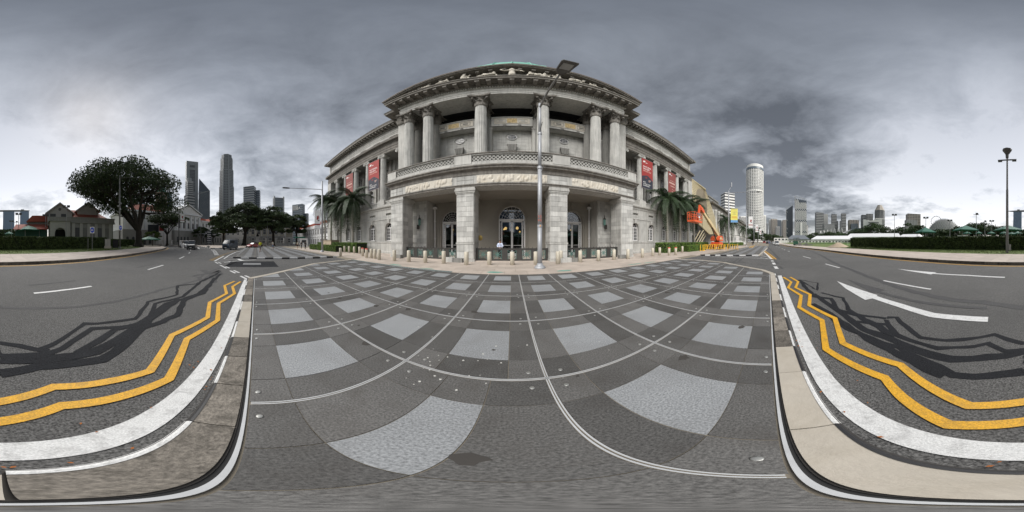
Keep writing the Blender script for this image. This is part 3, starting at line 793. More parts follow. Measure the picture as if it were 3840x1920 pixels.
# manholes, droppings, leaves
b = MB()
for p in ((2600, 0),): pass
hc = c7(2480, 835)
MB().box(hc[0]-1.6, hc[0]+1.6, hc[1]-1.9, hc[1]+1.9, ZR, Z1).build('drain_patch', 'asphalt_patch', kind='structure')
MB().box(hc[0]-.5, hc[0]+.5, hc[1]-.7, hc[1]+.7, ZR, Z2).build('manhole_cover', 'metal_grey', kind='structure')
b = MB()
for k in range(36):
    if k < 26: px, py = R.gauss(1600 if k % 2 else 1760, 60 if k % 2 else 150), R.gauss(1330 if k % 2 else 1390, 45)
    else: px, py = R.uniform(1800, 2350), R.uniform(1100, 1420)
    x, y = G(px, py); r = R.uniform(.004, .017)
    b.sheet([(x+r*cos(a)*R.uniform(.5, 1.2), y+r*sin(a)*R.uniform(.5, 1.2)) for a in [i*2*pi/7 for i in range(7)]], .003)
st = MB()
for k in range(16):
    x, y = R.uniform(-5, 5), R.uniform(.3, 6); rr_ = R.uniform(.02, .09)
    st.sheet([(x+rr_*cos(a_)*R.uniform(.5, 1.3), y+rr_*sin(a_)*R.uniform(.5, 1.3)) for a_ in [i*2*pi/11 for i in range(11)]], .0022)
st.build('slab_stains', 'mud', kind='structure')
b.build('bird_droppings', 'dropping', kind='stuff'); tag(bpy.data.objects['bird_droppings'], 'white bird droppings spattered over the dark granite slabs', 'droppings')
vv = []
for k in range(34):
    x, y, a, s = R.uniform(-3, 3), R.choice((-.45, -.5, -.7, R.uniform(-.95, -.42))), R.uniform(0, 6), R.uniform(.6, 1.3)
    for dx, dy, dz in ((-.016, 0, 0), (0, -.009, .003), (.018, 0, 0), (0, .009, .004)): vv.append((x+s*(dx*cos(a)-dy*sin(a)), y+s*(dx*sin(a)+dy*cos(a)), Z3+.004+dz))
tag(link('leaf_litter', arr_mesh('leaf_litter', np.array(vv), 4, 'leaf_fallen')), 'small brown leaves scattered on the white edge line by the kerb', 'leaf litter', kind='stuff')
# ------------------------------------------------------------------ ART GALLERY (the domed classical court building)
GAL = thing('domed_gallery_building', 'grey stone classical building with a six column portico and green copper dome', 'building', (0, 16.5, 0))
def gb(mb, name, m_, parent=None, smooth=False, **k):
    p = parent or GAL
    return mb.build(name, m_, p, smooth, world=True, **k)
def sub(o, origin=(0, 0, 0)): WM[o.name] = WM[GAL.name] @ Matrix.Translation(o.location); return o
def wall_open(mb, x0, x1, z0, z1, yf, dep, ops, back=None):
    """wall in the xz plane facing -y with openings (cx, w, zb, zt, arch)"""
    yb = yf+dep; ops = sorted(ops); cur = x0
    for cx, w, zb, zt, arch in ops:
        a, b_ = cx-w/2, cx+w/2
        mb.box(cur, a, yf, yb, z0, z1)
        if zb > z0+.01: mb.box(a, b_, yf, yb, z0, zb)
        if arch:
            n = 12; r = w/2; zs = zt-r
            pts = [(cx-r*cos(pi*i/n), zs+r*sin(pi*i/n)) for i in range(n+1)]
            for i in range(n):
                (xa, za), (xb, zb_) = pts[i], pts[i+1]
                mb.add([(xa, yf, za), (xb, yf, zb_), (xb, yf, z1), (xa, yf, z1), (xa, yb, za), (xb, yb, zb_)], [(0, 1, 2, 3), (4, 5, 1, 0)])
            if z1 < 100: mb.quad((a, yf, z1), (b_, yf, z1), (b_, yb, z1), (a, yb, z1))
        else:
            if zt < z1-.01: mb.box(a, b_, yf, yb, zt, z1)
        cur = b_
    mb.box(cur, x1, yf, yb, z0, z1)
    return mb
def profile_run(mb, prof, x0, x1, yf, ret=None):
    """moulding: prof = (projection towards -y, z) pairs, run along x; closed at the back plane yf; ends returned by mitre"""
    pr = [(p+.005, z) for p, z in prof]
    n = len(pr); v = []
    for (p, z) in pr: v.append((x0-(p if ret else 0), yf-p, z))
    for (p, z) in pr: v.append((x1+(p if ret else 0), yf-p, z))
    f = [(i, n+i, n+i+1, i+1) for i in range(n-1)]
    mb.add(v, [q[::-1] for q in f])
    if ret:   # side returns of depth ret
        for sx, xx in ((-1, x0), (1, x1)):
            v = [(xx+sx*p, yf-p, z) for p, z in pr]+[(xx+sx*p, yf+ret, z) for p, z in pr]
            f = [(i, i+1, n+i+1, n+i) for i in range(n-1)]
            mb.add(v, f if sx < 0 else [q[::-1] for q in f])
    else:
        mb.add([(x0, yf-p, z) for p, z in pr]+[(x0, yf, pr[-1][1]), (x0, yf, pr[0][1])], [tuple(range(n+2))])
        mb.add([(x1, yf-p, z) for p, z in pr]+[(x1, yf, pr[-1][1]), (x1, yf, pr[0][1])], [tuple(range(n+1, -1, -1))])
    return mb

# --- porch: piers, beams, floor, ceiling
PIERS = [(-11.9, -10.3), (-4.6, -3.1), (3.1, 4.6), (10.3, 11.9)]
blocks = []
for (a, b_) in PIERS:
    p = MB().box(a, b_, 13.0, 14.8, 0, 5.55)
    p.box(a-.07, b_+.07, 12.93, 14.87, 0, .22).box(a-.05, b_+.05, 12.95, 14.85, 1.36, 1.50)
    for k, (e, z0, z1) in enumerate(((.05, 5.42, 5.52), (.09, 5.52, 5.66), (.14, 5.66, 5.84), (.10, 5.84, 5.95))): p.box(a-e, b_+e, 13-e, 14.8+e, z0, z1)
    po = gb(p, 'pier', 'stone'); sub(po)
    w = b_-a
    cs = [.26, .78, 1.32]; zz = [(.24, .76), (.78, 1.34)]
    z = 1.54; k = 0
    while z < 5.3: zz.append((z, min(z+.40, 5.40))); z += .405
    for k, (z0, z1) in enumerate(zz):
        if z1-z0 < .15: continue
        sp_ = w*(.45 if k % 2 else .58)
        for (xa, xb) in ((a+.04, a+sp_), (a+sp_+.012, b_-.04)):
            blocks.append(('f', (xa+xb)/2, 13.0-.012, (z0+z1)/2, xb-xa, .03, z1-z0-.014))
        for sx, xx in ((-1, a), (1, b_)):
            if (xx < 0) == (sx > 0) or abs(xx) < 4:   # faces turned to the camera side
                for (ya, yb) in ((13.05, 13.9), (13.92, 14.76)):
                    blocks.append(('s', xx+sx*.012, (ya+yb)/2, (z0+z1)/2, .03, yb-ya, z1-z0-.014))
# wall block zones seen beside the side bays
for sx in (-1, 1):
    for k in range(13):
        z0 = .25+k*.42
        for j in range(4):
            xa = 9.3+j*.95+(.3 if k % 2 else 0); xb = xa+.93
            if xb < 12.9: blocks.append(('w', sx*(xa+xb)/2, 16.0-.012, z0+.2, .93, .03, .395))
# ground floor ashlar of the wings, between the windows
XEND = {-1: 35.0, 1: 32.8}; SPC = {-1: 3.5, 1: 3.36}
def WBs(s): return [15.5+SPC[s]*k for k in range(6 if s < 0 else 5)]
for sx in (-1, 1):
    for k in range(12):
        z0 = .30+k*.40; big = k < 3
        x = 13.1
        segs = []
        if z0+.4 > 1.62 and z0 < 4.3:
            cur = 13.1
            for c in WBs(sx): segs.append((cur, c-.86)); cur = c+.86
            segs.append((cur, XEND[sx]-.1))
        else: segs = [(13.1, XEND[sx]-.1)]
        for (s0, s1) in segs:
            L = s1-s0; n = max(1, round(L/(1.15 if big else .9)))
            for j in range(n):
                o = .5 if (k % 2 and n > 2) else 0
                xa = s0+L*(j+o)/n; xb = min(s1, s0+L*(j+1+o)/n)
                if xb-xa > .15: blocks.append(('w', sx*(xa+xb)/2, 16.5-.012, z0+.19, xb-xa-.014, .035, .386))
            if k % 2 and n > 2: blocks.append(('w', sx*(s0+L*.25/n), 16.5-.012, z0+.19, L*.5/n-.014, .035, .386))
um = MB().box(-.5, .5, -.5, .5, -.5, .5, ch=0).mesh('stone_block', 'stone_block')
key = lambda b: (b[1]**2+b[2]**2)/(max(b[4], b[5])*b[6])
blocks.sort(key=key)
gm = WM[GAL.name].inverted()
for b in blocks[:298]: link('stone_block', um, GAL, gm @ Vector(b[1:4]), None, b[4:7])
mb = MB()
for b in blocks[298:]: mb.box(b[1]-b[4]/2, b[1]+b[4]/2, b[2]-b[5]/2, b[2]+b[5]/2, b[3]-b[6]/2, b[3]+b[6]/2)
gb(mb, 'ashlar_courses', 'stone_block', kind='stuff')

fl = MB().box(-12.2, 12.2, 13.02, 18.0, -.2, .06); gb(fl, 'porch_floor', 'pavement_pink')
cei = MB().box(-11.85, 11.85, 14.2, 18.0, 6.05, 6.25)
for x in (-3.85, 3.85): cei.box(x-.35, x+.35, 14.2, 18, 5.75, 6.05)
gb(cei, 'porch_ceiling', 'plaster_warm')
# lower entablature: beam, relief frieze, cornice and balcony
be = MB().box(-12.0, 12.0, 13.0, 14.2, 5.95, 7.9)
for sx in (-1, 1): be.box(min(sx*12.0, sx*10.8), max(sx*12.0, sx*10.8), 14.2, 16.6, 5.95, 7.9)
gb(be, 'porch_entablature', 'stone')
b = MB(); profile_run(b, [(0, 5.95), (.10, 5.96), (.10, 6.10), (.16, 6.12), (.16, 6.18), (0, 6.2)], -12.0, 12.0, 13.0, 3.6)
profile_run(b, [(0, 7.0), (.06, 7.02), (.06, 7.30), (.12, 7.34), (.18, 7.42), (.34, 7.46), (.36, 7.60), (.46, 7.64), (.46, 7.74), (.0, 7.80)], -12.0, 12.0, 13.0, 3.6)
gb(b, 'balcony_cornice', 'stone_weathered')
# dividing panels over the piers
b = MB()
for (a, c) in PIERS:
    for k in range(2):
        w2 = (c-a)/2
        for j in range(2): gb(MB().box(a+j*w2+.03, a+(j+1)*w2-.03, 12.97, 13.02, 6.24+k*.36, 6.56+k*.36), 'frieze_block', 'stone_block')
# carved relief panels: bumpy figures on a cream slab
def relief(x0, x1, z0, z1, yf, nx, nz, seed):
    rr = random.Random(seed); m_ = MB(); fig = [(rr.uniform(x0, x1), rr.uniform(z0+.2*(z1-z0), z1-.2*(z1-z0)), rr.uniform(.05, .13), rr.uniform(.1, .3)) for _ in range(int((x1-x0)*7))]
    def h(x, z):
        v = 0
        for fx, fz, fa, fb in fig:
            if abs(x-fx) < .5:
                q = ((x-fx)/fa)**2+((z-fz)/fb)**2
                if q < 1: v = max(v, sqrt(1-q)*.07)
        return v
    vs = [(x0+(x1-x0)*i/nx, yf-h(x0+(x1-x0)*i/nx, z0+(z1-z0)*j/nz), z0+(z1-z0)*j/nz) for j in range(nz+1) for i in range(nx+1)]
    fs = [(j*(nx+1)+i, j*(nx+1)+i+1, (j+1)*(nx+1)+i+1, (j+1)*(nx+1)+i) for j in range(nz) for i in range(nx)]
    return m_.add(vs, fs)
for a, c, sd_ in ((-9.9, -5.0, 1), (-2.85, 2.85, 2), (5.0, 9.9, 3)):
    o = gb(MB().box(a-.06, c+.06, 12.965, 13.05, 6.22, 7.0), 'relief_panel', 'stone'); sub(o)
    r = relief(a, c, 6.27, 6.95, 12.95, 110, 14, sd_)
    for x in np.linspace(a, c, 4)[1:-1]: r.box(x-.012, x+.012, 12.93, 12.96, 6.27, 6.95)
    r.build('carving', 'stone_cream', o, True, world=True)
# balcony floor, balustrade with lattice
gb(MB().box(-12.2, 12.2, 12.75, 18, 7.80, 7.96), 'balcony_floor', 'stone')
def lattice(mb, x0, x1, z0, z1, yf, dep, cell):
    n = max(1, round((x1-x0)/cell)); cw = (x1-x0)/n; hh = z1-z0; rows = max(1, round(hh/cell)); ch = hh/rows; w = .035
    for i in range(-rows, n+1):
        for sgn in (1, -1):
            # diagonal bar clipped to the panel
            xa, xb = (i*cw, (i+rows)*cw) if sgn > 0 else ((i+rows)*cw, i*cw)
            pa, pb = Vector((xa, z0)), Vector((xb, z1))
            t0, t1 = 0, 1; L = n*cw
            for lo, hi in ((0, L),):
                dx = pb.x-pa.x
                ta, tb = (lo-pa.x)/dx, (hi-pa.x)/dx
                t0, t1 = max(t0, min(ta, tb)), min(t1, max(ta, tb))
            if t1-t0 < .03: continue
            p, q = pa.lerp(pb, t0), pa.lerp(pb, t1); d = (q-p).normalized(); o = Vector((-d.y, d.x))*w
            yy = yf+(.0 if sgn > 0 else .004)
            mb.xz([(x0+p.x-o.x, p.y-o.y), (x0+q.x-o.x, q.y-o.y), (x0+q.x+o.x, q.y+o.y), (x0+p.x+o.x, p.y+o.y)], yy, yy+dep)
    return mb
bal = MB()
for (a, c) in ((-12.15, -11.0), (-4.75, -3.25), (3.25, 4.75), (11.0, 12.15)): bal.box(a, c, 12.72, 13.12, 7.96, 8.86)
bal.box(-12.1, 12.1, 12.77, 13.07, 7.96, 8.12).box(-12.12, 12.12, 12.74, 13.10, 8.76, 8.86)
for sx in (-1, 1): bal.box(min(sx*12.15, sx*11.85), max(sx*12.15, sx*11.85), 13.12, 16.6, 7.96, 8.86)
bo = gb(bal, 'balustrade', 'stone'); sub(bo)
cap = MB(); profile_run(cap, [(0, 8.86), (.06, 8.87), (.06, 8.94), (0, 8.98)], -12.15, 12.15, 12.72, 3.8); cap.box(-12.15, 12.15, 12.72, 13.12, 8.86, 8.975)
cap.build('coping', 'stone_weathered', bo, world=True)
for (a, c) in ((-11.0, -4.75), (-3.25, 3.25), (4.75, 11.0)):
    lattice(MB(), a+.05, c-.05, 8.12, 8.76, 12.84, .08, .32).build('lattice', 'stone', bo, world=True)
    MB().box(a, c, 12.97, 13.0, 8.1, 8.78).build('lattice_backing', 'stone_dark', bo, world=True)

# --- porch rear wall with three doors
def door(cx, w, zt, y):
    """arched double door: frame, leaves, glazing, fanlight with tracery"""
    fr = MB(); r = w/2; zs = zt-r
    for x in (cx-w/2, cx+w/2-.09): fr.box(x, x+.09, y, y+.14, .06, zs)
    fr.box(cx-w/2, cx+w/2, y, y+.14, zs-.10, zs+.10)
    o = gb(fr, 'door_surround', 'frame_white'); sub(o)
    g = MB().box(cx-w/2+.05, cx+w/2-.05, y+.16, y+.18, .06, zs)
    n = 16; g.xz([(cx+r*cos(pi*i/n), zs+r*sin(pi*i/n)) for i in range(n+1)], y+.16, y+.18); g.build('glass', 'glass_clear', o, world=True)
    t = MB()     # fanlight tracery
    for k in range(1, 5):
        rr = r*k/5.2
        pts = [(cx+rr*cos(pi*i/14), y+.1, zs+rr*sin(pi*i/14)) for i in range(15)]
        t.path(pts, .014, 4)
    for k in range(9):
        a_ = pi*(k+.5)/9; s_ = .35 if k % 2 else .2
        t.tube((cx+r*.2*cos(a_), y+.1, zs+r*.2*sin(a_)), (cx+r*.97*cos(a_+s_*.2), y+.1, zs+r*.97*sin(a_+s_*.2)), .014, .014, 4)
    pts = [(cx+r*cos(pi*i/18), y+.08, zs+r*sin(pi*i/18)) for i in range(19)]; t.path(pts, .045, 6)
    t.build('fanlight_tracery', 'frame_white', o, world=True)
    # scrollwork strips at the sides and door leaves
    for sx in (-1, 1):
        sc_ = MB(); xx = cx+sx*(w/2-.19)
        for k in range(14):
            zc_ = .25+k*(zs-.4)/14; rr = .075
            pts = [(xx+rr*cos(a_), y+.1, zc_+rr*1.3*sin(a_)) for a_ in [i*2*pi/8 for i in range(9)]]; sc_.path(pts, .014, 4)
        for x in (xx-.09, xx+.09): sc_.box(x-.015, x+.015, y+.08, y+.13, .06, zs-.1)
        sc_.build('grille', 'frame_white', o, world=True)
    lw = (w-.66)/2
    for sx in (-1, 1):
        x0, x1 = (cx-lw-.02, cx-.02) if sx < 0 else (cx+.02, cx+lw+.02)
        l = MB().box(x0, x0+.08, y+.04, y+.12, .07, zs-.12).box(x1-.08, x1, y+.04, y+.12, .07, zs-.12).box(x0, x1, y+.04, y+.12, .07, .32).box(x0, x1, y+.04, y+.12, zs-.22, zs-.12)
        l.box(x0+.08, x1-.08, y+.05, y+.09, 1.15, 1.19); hx = x1-.12 if sx < 0 else x0+.12
        l.build('door_leaf', 'frame_white', o, world=True)
        MB().tube((hx, y, .9), (hx, y, 2.3), .02, .02, 6).build('pull_handle', 'bronze', o, world=True)
    # moulded arch band on the wall
    a_ = MB()
    for rr, dd in ((r+.12, .10), (r+.34, .06)):
        n = 18
        for i in range(n):
            t0, t1 = pi*i/n, pi*(i+1)/n
            a_.xz([(cx+(rr-.10)*cos(t0), zs+(rr-.1)*sin(t0)), (cx+rr*cos(t0), zs+rr*sin(t0)), (cx+rr*cos(t1), zs+rr*sin(t1)), (cx+(rr-.1)*cos(t1), zs+(rr-.1)*sin(t1))], y-.28-dd, y-.2)
        for sx in (-1, 1): a_.box(cx+sx*rr-(.1 if sx > 0 else 0), cx+sx*rr+(0 if sx > 0 else .1), y-.28-dd, y-.2, .06, zs)
    a_.xz([(cx-.18, zt+.28), (cx+.18, zt+.28), (cx+.28, 5.95), (cx-.28, 5.95)], y-.38, y-.2)
    a_.build('arch_moulding', 'plaster_warm', o, world=True)
rw = wall_open(MB(), -9.25, 9.25, 0, 6.05, 18.0, .35, [(-7.05, 2.5, .06, 5.0, True), (0, 2.96, .06, 5.35, True), (7.05, 2.5, .06, 5.0, True)])
gb(rw, 'porch_rear_wall', 'plaster_warm')
for cx, w, zt in ((-7.05, 2.5, 5.0), (0, 2.96, 5.35), (7.05, 2.5, 5.0)): door(cx, w, zt, 18.24)
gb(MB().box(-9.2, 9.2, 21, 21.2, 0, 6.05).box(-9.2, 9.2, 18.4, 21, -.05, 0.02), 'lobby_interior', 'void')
sw = MB()
for sx in (-1, 1):
    sw.box(*sorted((sx*9.25, sx*9.6)), 16.0, 18.3, 0, 6.05)
    sw.box(*sorted((sx*9.6, sx*13.0)), 16.0, 16.4, 0, 6.05)
    sw.box(*sorted((sx*9.2, sx*13.05)), 15.93, 16.0, 0, .5).box(*sorted((sx*9.2, sx*13.05)), 15.94, 16.0, 1.36, 1.48)
gb(sw, 'porch_side_wall', 'stone')
for sx in (-1, 1):
    d = MB().tube((sx*9.05, 17.7, .06), (sx*9.05, 17.7, 5.4), .07, .07, 8).box(sx*9.05-.2, sx*9.05+.2, 17.5, 17.9, 5.35, 5.6)
    for z in (1.9, 3.9): d.box(sx*9.05-.1, sx*9.05+.1, 17.6, 17.8, z, z+.06)
    gb(d, 'drainpipe', 'frame_white')
    # wall lantern on the inner side of the outer pier
    l = thing('wall_lantern', 'dark bronze lantern with green glass on the %s end of the porch' % ('left' if sx < 0 else 'right'), 'lantern', (sx*9.95, 15.6, 3.3), group='wall lanterns in the porch')
    l_ = MB().tube((sx*.3, .0, -.25), (0, 0, -.3), .03).tube((0, 0, -.35), (0, 0, .0), .03).box(sx*.2-.1, sx*.2+.1, -.1, .1, -.4, .1); l_.build('bracket', 'bronze', l)
    MB().lathe([(.05, -.02), (.14, .06), (.17, .62), (.13, .66)], n=6).build('glass_cage', 'bronze_green', l)
    MB().lathe([(.20, .64), (.16, .76), (.05, .86), (.02, 1.15)], n=6).build('lantern_cap', 'bronze', l)
MB_ = MB().lathe([(.24, 0), (.24, .03), (.2, .05)], n=20); o = MB_.build('round_plaque', 'brass', GAL, True); o.location = gm @ Vector((-2.95, 14.9, 1.9)); o.rotation_euler = (radians(90), 0, 0)

for i, (x, z) in enumerate(((-.75, 3.05), (.62, 3.1), (.95, 2.7), (-.95, 2.95), (-7.4, 3.0), (7.5, 3.0))):
    l = thing('globe_lamp', ('left big', 'right big', 'lowest', 'far left small', 'left door', 'right door')[i]+' glowing orange globe lamp seen through the porch doors', 'lamp', (x, 19.2+.3*(i % 3), z), group='globe lamps behind the doors')
    MB().ball(0, 0, 0, .17 if i < 2 else .1).build('globe', 'globe_light', l, True); MB().tube((0, 0, .15), (0, 0, 2.9), .012, .012, 4).build('hanging_rod', 'bronze', l)
# --- bronze railing between the piers
def railing(x0, x1, label):
    t = thing('bronze_railing', label, 'railing', ((x0+x1)/2, 13.62, .03), group='green bronze railings between the porch piers')
    hw = (x1-x0)/2; n = max(2, round((x1-x0)/1.12)); pw = 2*hw/n
    f = MB().box(-hw, hw, -.07, .07, .88, .99).box(-hw, hw, -.07, .07, .0, .16).box(-hw, hw, -.09, .09, .99, 1.02)
    for i in range(n+1):
        x = -hw+i*pw; f.box(max(-hw, x-.24), min(hw, x+.24), -.06, .06, .16, .88)
    f.build('railing_frame', 'bronze', t)
    for i in range(n):
        xc = -hw+(i+.5)*pw; a = pw/2-.24; m_ = MB()
        for s1, s2 in ((1, 1), (1, -1)): m_.tube((xc-a, 0, .52-s2*.36), (xc+a, 0, .52+s2*.36), .022, .022, 5)
        m_.tube((xc-a, .0, .52), (xc+a, 0, .52), .018).tube((xc, 0, .16), (xc, 0, .88), .018)
        m_.path([(xc+.15*cos(q), 0, .52+.15*sin(q)) for q in [i_*2*pi/10 for i_ in range(11)]], .02, 5)
        m_.box(xc-a, xc-a+.03, -.03, .03, .16, .88).box(xc+a-.03, xc+a, -.03, .03, .16, .88)
        m_.build('cross_panel', 'bronze_green', t)
    s_ = MB()
    k = -hw+.15
    while k < hw: s_.lathe([(.018, 1.02), (.028, 1.06), (.004, 1.14)], k, 0, 5); k += .33
    s_.build('spikes', 'bronze', t, kind='stuff')
railing(-10.25, -4.65, 'green bronze railing with cross panels across the left porch bay')
railing(-3.05, 3.05, 'green bronze railing with cross panels in front of the central door')
railing(4.65, 10.25, 'green bronze railing with cross panels across the right porch bay')
for sx, px in ((-1, 1)[0:1], (1, 1)) if False else ():
    pass
for x, lb in ((-4.6, 'stone seat blocks at the foot of the pier left of the central railing'), (4.7, 'stone seat blocks at the foot of the pier right of the central railing')):
    t = thing('stone_bench', lb, 'bench', (x, 12.35, .014), group='stone bench blocks by the piers')
    MB().box(-.95, -.05, -.22, .22, 0, .34).build('bench_block', 'stone_block', t); MB().box(.0, .75, -.2, .24, 0, .30).build('bench_block', 'stone_dark', t)
for x, lb in ((-10.4, 'dark stone block beside the leftmost porch pier'), (10.0, 'dark stone block beside the rightmost porch pier')):
    t = MB().box(-.4, .4, -.2, .2, 0, .33, ch=.03).build('stone_block_seat', 'stone_dark', None); t.location = (x, 12.45, .014); tag(t, lb, 'bench', 'low dark blocks at the porch ends')

# --- giant Corinthian columns
def fluted(r0, r1, h, nf=22, rings=7):
    mb = MB(); v = []; f = []; per = 4; n = nf*per
    for k in range(rings+1):
        t = k/rings; r = r0+(r1-r0)*(t**1.6)
        for i in range(n):
            a = 2*pi*i/n; d = (0, .0, .045, .045)[i % 4]
            rr = r*(1-d*1.35); v.append((rr*cos(a), rr*sin(a), h*t))
    for k in range(rings):
        for i in range(n): j = (i+1) % n; f.append((k*n+i, k*n+j, (k+1)*n+j, (k+1)*n+i))
    return mb.add(v, f)
def leaf_strip(mb, a, r0, z0, h, w, curl):
    c, s_ = cos(a), sin(a); pts = []
    for k in range(6):
        t = k/5; rr = r0+.03+curl*t**3; z = z0+h*sin(min(1.0, t*1.12)*pi/2)-(h*.18*(t > .95)); ww = w*(.55+.9*t*(1-t)*2)*(1 if t < .9 else .6)
        pts.append((rr, z, ww))
    v = []
    for rr, z, ww in pts:
        v += [(rr*c+ww*s_, rr*s_-ww*c, z), ((rr+.035)*c, (rr+.035)*s_, z), (rr*c-ww*s_, rr*s_+ww*c, z)]
    f = []
    for k in range(5): f += [(3*k, 3*k+3, 3*k+4, 3*k+1), (3*k+1, 3*k+4, 3*k+5, 3*k+2)]
    mb.add(v, f)
    mb.add([(x-.03*c, y-.03*s_, z) for x, y, z in v], [q[::-1] for q in f])
cap = MB(); r = .50
cap.lathe([(r, 0), (r*1.08, .03), (r*1.08, .09), (r*.98, .12), (r*.98, .5), (r*1.15, .95), (r*1.35, 1.15)], n=20)
for k in range(8): leaf_strip(cap, k*pi/4, r*.98, .10, .48, .20, .22)
for k in range(8): leaf_strip(cap, (k+.5)*pi/4, r*1.0, .10, .84, .19, .30)
for k in range(4):
    a = pi/4+k*pi/2; c, s_ = cos(a), sin(a)
    cap.path([(c*(r*1.0), s_*(r*1.0), .72), (c*(r*1.35), s_*(r*1.35), 1.02), (c*(r*1.75), s_*(r*1.75), 1.10), (c*(r*1.88), s_*(r*1.88), .96), (c*(r*1.72), s_*(r*1.72), .88)], [.05, .07, .08, .07, .04], 6)
    cap.ball(c*r*1.72, s_*r*1.72, .98, .13, .13, .13, 8, 5)
    a2 = k*pi/2; cap.ball(cos(a2)*r*1.38, sin(a2)*r*1.38, 1.20, .12, .12, .12, 8, 5)
q = [(.93, .93), (.35, .74), (-.35, .74), (-.93, .93), (-.74, .35), (-.74, -.35), (-.93, -.93), (-.35, -.74), (.35, -.74), (.93, -.93), (.74, -.35), (.74, .35)]
cap.prism(q, 1.16, 1.24).prism([(x*1.04, y*1.04) for x, y in q], 1.24, 1.35)
cap.v = [(x*1.12, y*1.12, -.22+z*1.163) for x, y, z in cap.v]
capm = cap.mesh('capital', 'stone_weathered')
shm = fluted(.62, .53, 8.2, 22, 8).mesh('column', 'stone_column')
basm = MB().box(-.78, .78, -.78, .78, 0, .18).lathe([(.76, .18), (.78, .24), (.76, .32), (.66, .36), (.66, .40), (.70, .44), (.68, .52), (.62, .56)], n=28).mesh('column_base', 'stone')
colx = [-10.95, -8.45, -2.9, 2.9, 8.45, 10.95]
for x in colx:
    o = link('column', shm, GAL, gm @ Vector((x, 15.0, 8.56)))
    link('capital', capm, o, (0, 0, 8.2)); link('column_base', basm, o, (0, 0, -.58))
# upper storey behind the columns
b = wall_open(MB(), -11.6, 11.6, 7.96, 15.1, 18.0, .3, [(x, 2.3, 7.98, 12.0, True) for x in (-5.7, 0, 5.7)])
b.box(-11.6, 11.6, 20.4, 20.6, 15.1, 18.3)
gb(b, 'loggia_wall', 'stone')
b = MB()
for x in (-5.7, 0, 5.7):
    b.box(x-1.2, x+1.2, 18.22, 18.26, 7.98, 12.0)
gb(b, 'loggia_glass', 'glass')
b = MB()
for x in (-9.7, -2.9, 2.9, 9.7): b.box(x-.75, x+.75, 17.1, 18.0, 7.96, 16.4).box(x-.55, x+.55, 17.3, 18.2, 16.4, 18.2)
for x in (-9.7, -2.9, 2.9, 9.7): b.box(x-.85, x+.85, 17.0, 18.0, 14.75, 14.9).box(x-.8, x+.8, 17.05, 18.0, 14.45, 14.55)
gb(b, 'loggia_pilaster', 'stone')
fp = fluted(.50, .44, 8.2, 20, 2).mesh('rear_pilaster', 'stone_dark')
for x in (-10.95, -8.45, -2.9, 2.9, 8.45, 10.95):
    o = link('rear_column', fp, GAL, gm @ Vector((x, 16.9, 8.56))); link('capital', capm, o, (0, 0, 8.2), None, (.88, .88, 1))
# horizontal courses on the bay walls, oval windows, keystones, tablets
cr = MB()
for x0, x1 in ((-8.9, -3.7), (-2.1, 2.1), (3.7, 8.9)):
    z = 8.4
    while z < 14.9:
        if z < 12.2:
            cxm = (x0+x1)/2 if x0 == -2.1 else (-5.7 if x0 < 0 else 5.7)
            cr.box(x0, cxm-1.5, 17.975, 18.0, z, z+.47); cr.box(cxm+1.5, x1, 17.975, 18.0, z, z+.47)
        else: cr.box(x0, x1, 17.975, 18.0, z, min(z+.47, 15.0))
        z += .485
gb(cr, 'ashlar_course', 'stone_block', kind='stuff')
for x in (-5.9, 0, 5.9):
    rx, rz = .50, .38; zc_ = 13.95
    w_ = MB()
    ring = [(x+rx*cos(t), zc_+rz*sin(t)) for t in [i*2*pi/24 for i in range(24)]]
    w_.xz(ring, 17.90, 17.96); wo = gb(w_, 'oval_window', 'glass'); sub(wo)
    fr = MB(); fr.path([(x+rx*cos(t), 17.88, zc_+rz*sin(t)) for t in [i*2*pi/24 for i in range(25)]], .035, 6)
    for k in (-.33, 0, .33): fr.box(x+k*rx*1.1-.009, x+k*rx*1.1+.009, 17.86, 17.9, zc_-rz*.92, zc_+rz*.92)
    for k in (-.4, .25): fr.box(x-rx*.9, x+rx*.9, 17.85, 17.89, zc_+k*rz-.014, zc_+k*rz+.014)
    fr.build('frame', 'frame_white', wo, world=True)
    hd = MB()
    hd.path([(x+(rx+.22)*cos(t), 17.93, zc_+.02+(rz+.2)*sin(t)) for t in [pi*.02+pi*.96*i/14 for i in range(15)]], .06, 6); hd.build('hood_mould', 'stone', wo, world=True)
    ks = MB().xz([(x-.32, 11.75), (x+.32, 11.75), (x+.42, 12.35), (x+.5, 12.72), (x-.5, 12.72), (x-.42, 12.35)], 17.55, 17.97)
    for t in (-.3, 0, .3): ks.xz([(x+t-.1, 11.85), (x+t+.1, 11.85), (x+t*1.3+.1, 12.6), (x+t*1.3-.1, 12.6)], 17.46, 17.56)
    for sx in (-1, 1): ks.ball(x+sx*.46, 17.62, 12.66, .13, .13, .13, 8, 5); ks.xz([(x+sx*.4, 11.8), (x+sx*1.15, 11.45), (x+sx*1.15, 11.55), (x+sx*.4, 12.0)], 17.8, 17.97)
    gb(ks, 'keystone', 'stone_dark')
led = MB()
for x0, x1, tw in ((-8.95, -3.65, 2.4), (-2.15, 2.15, 2.0), (3.65, 8.95, 2.4)):
    cx = (x0+x1)/2
    led.box(x0, x1, 16.9, 17.9, 15.0, 16.35).box(x0, x1, 16.82, 17.9, 16.35, 16.48).box(x0, x1, 16.86, 17.0, 15.0, 15.14)
gb(led, 'gallery_ledge', 'stone')
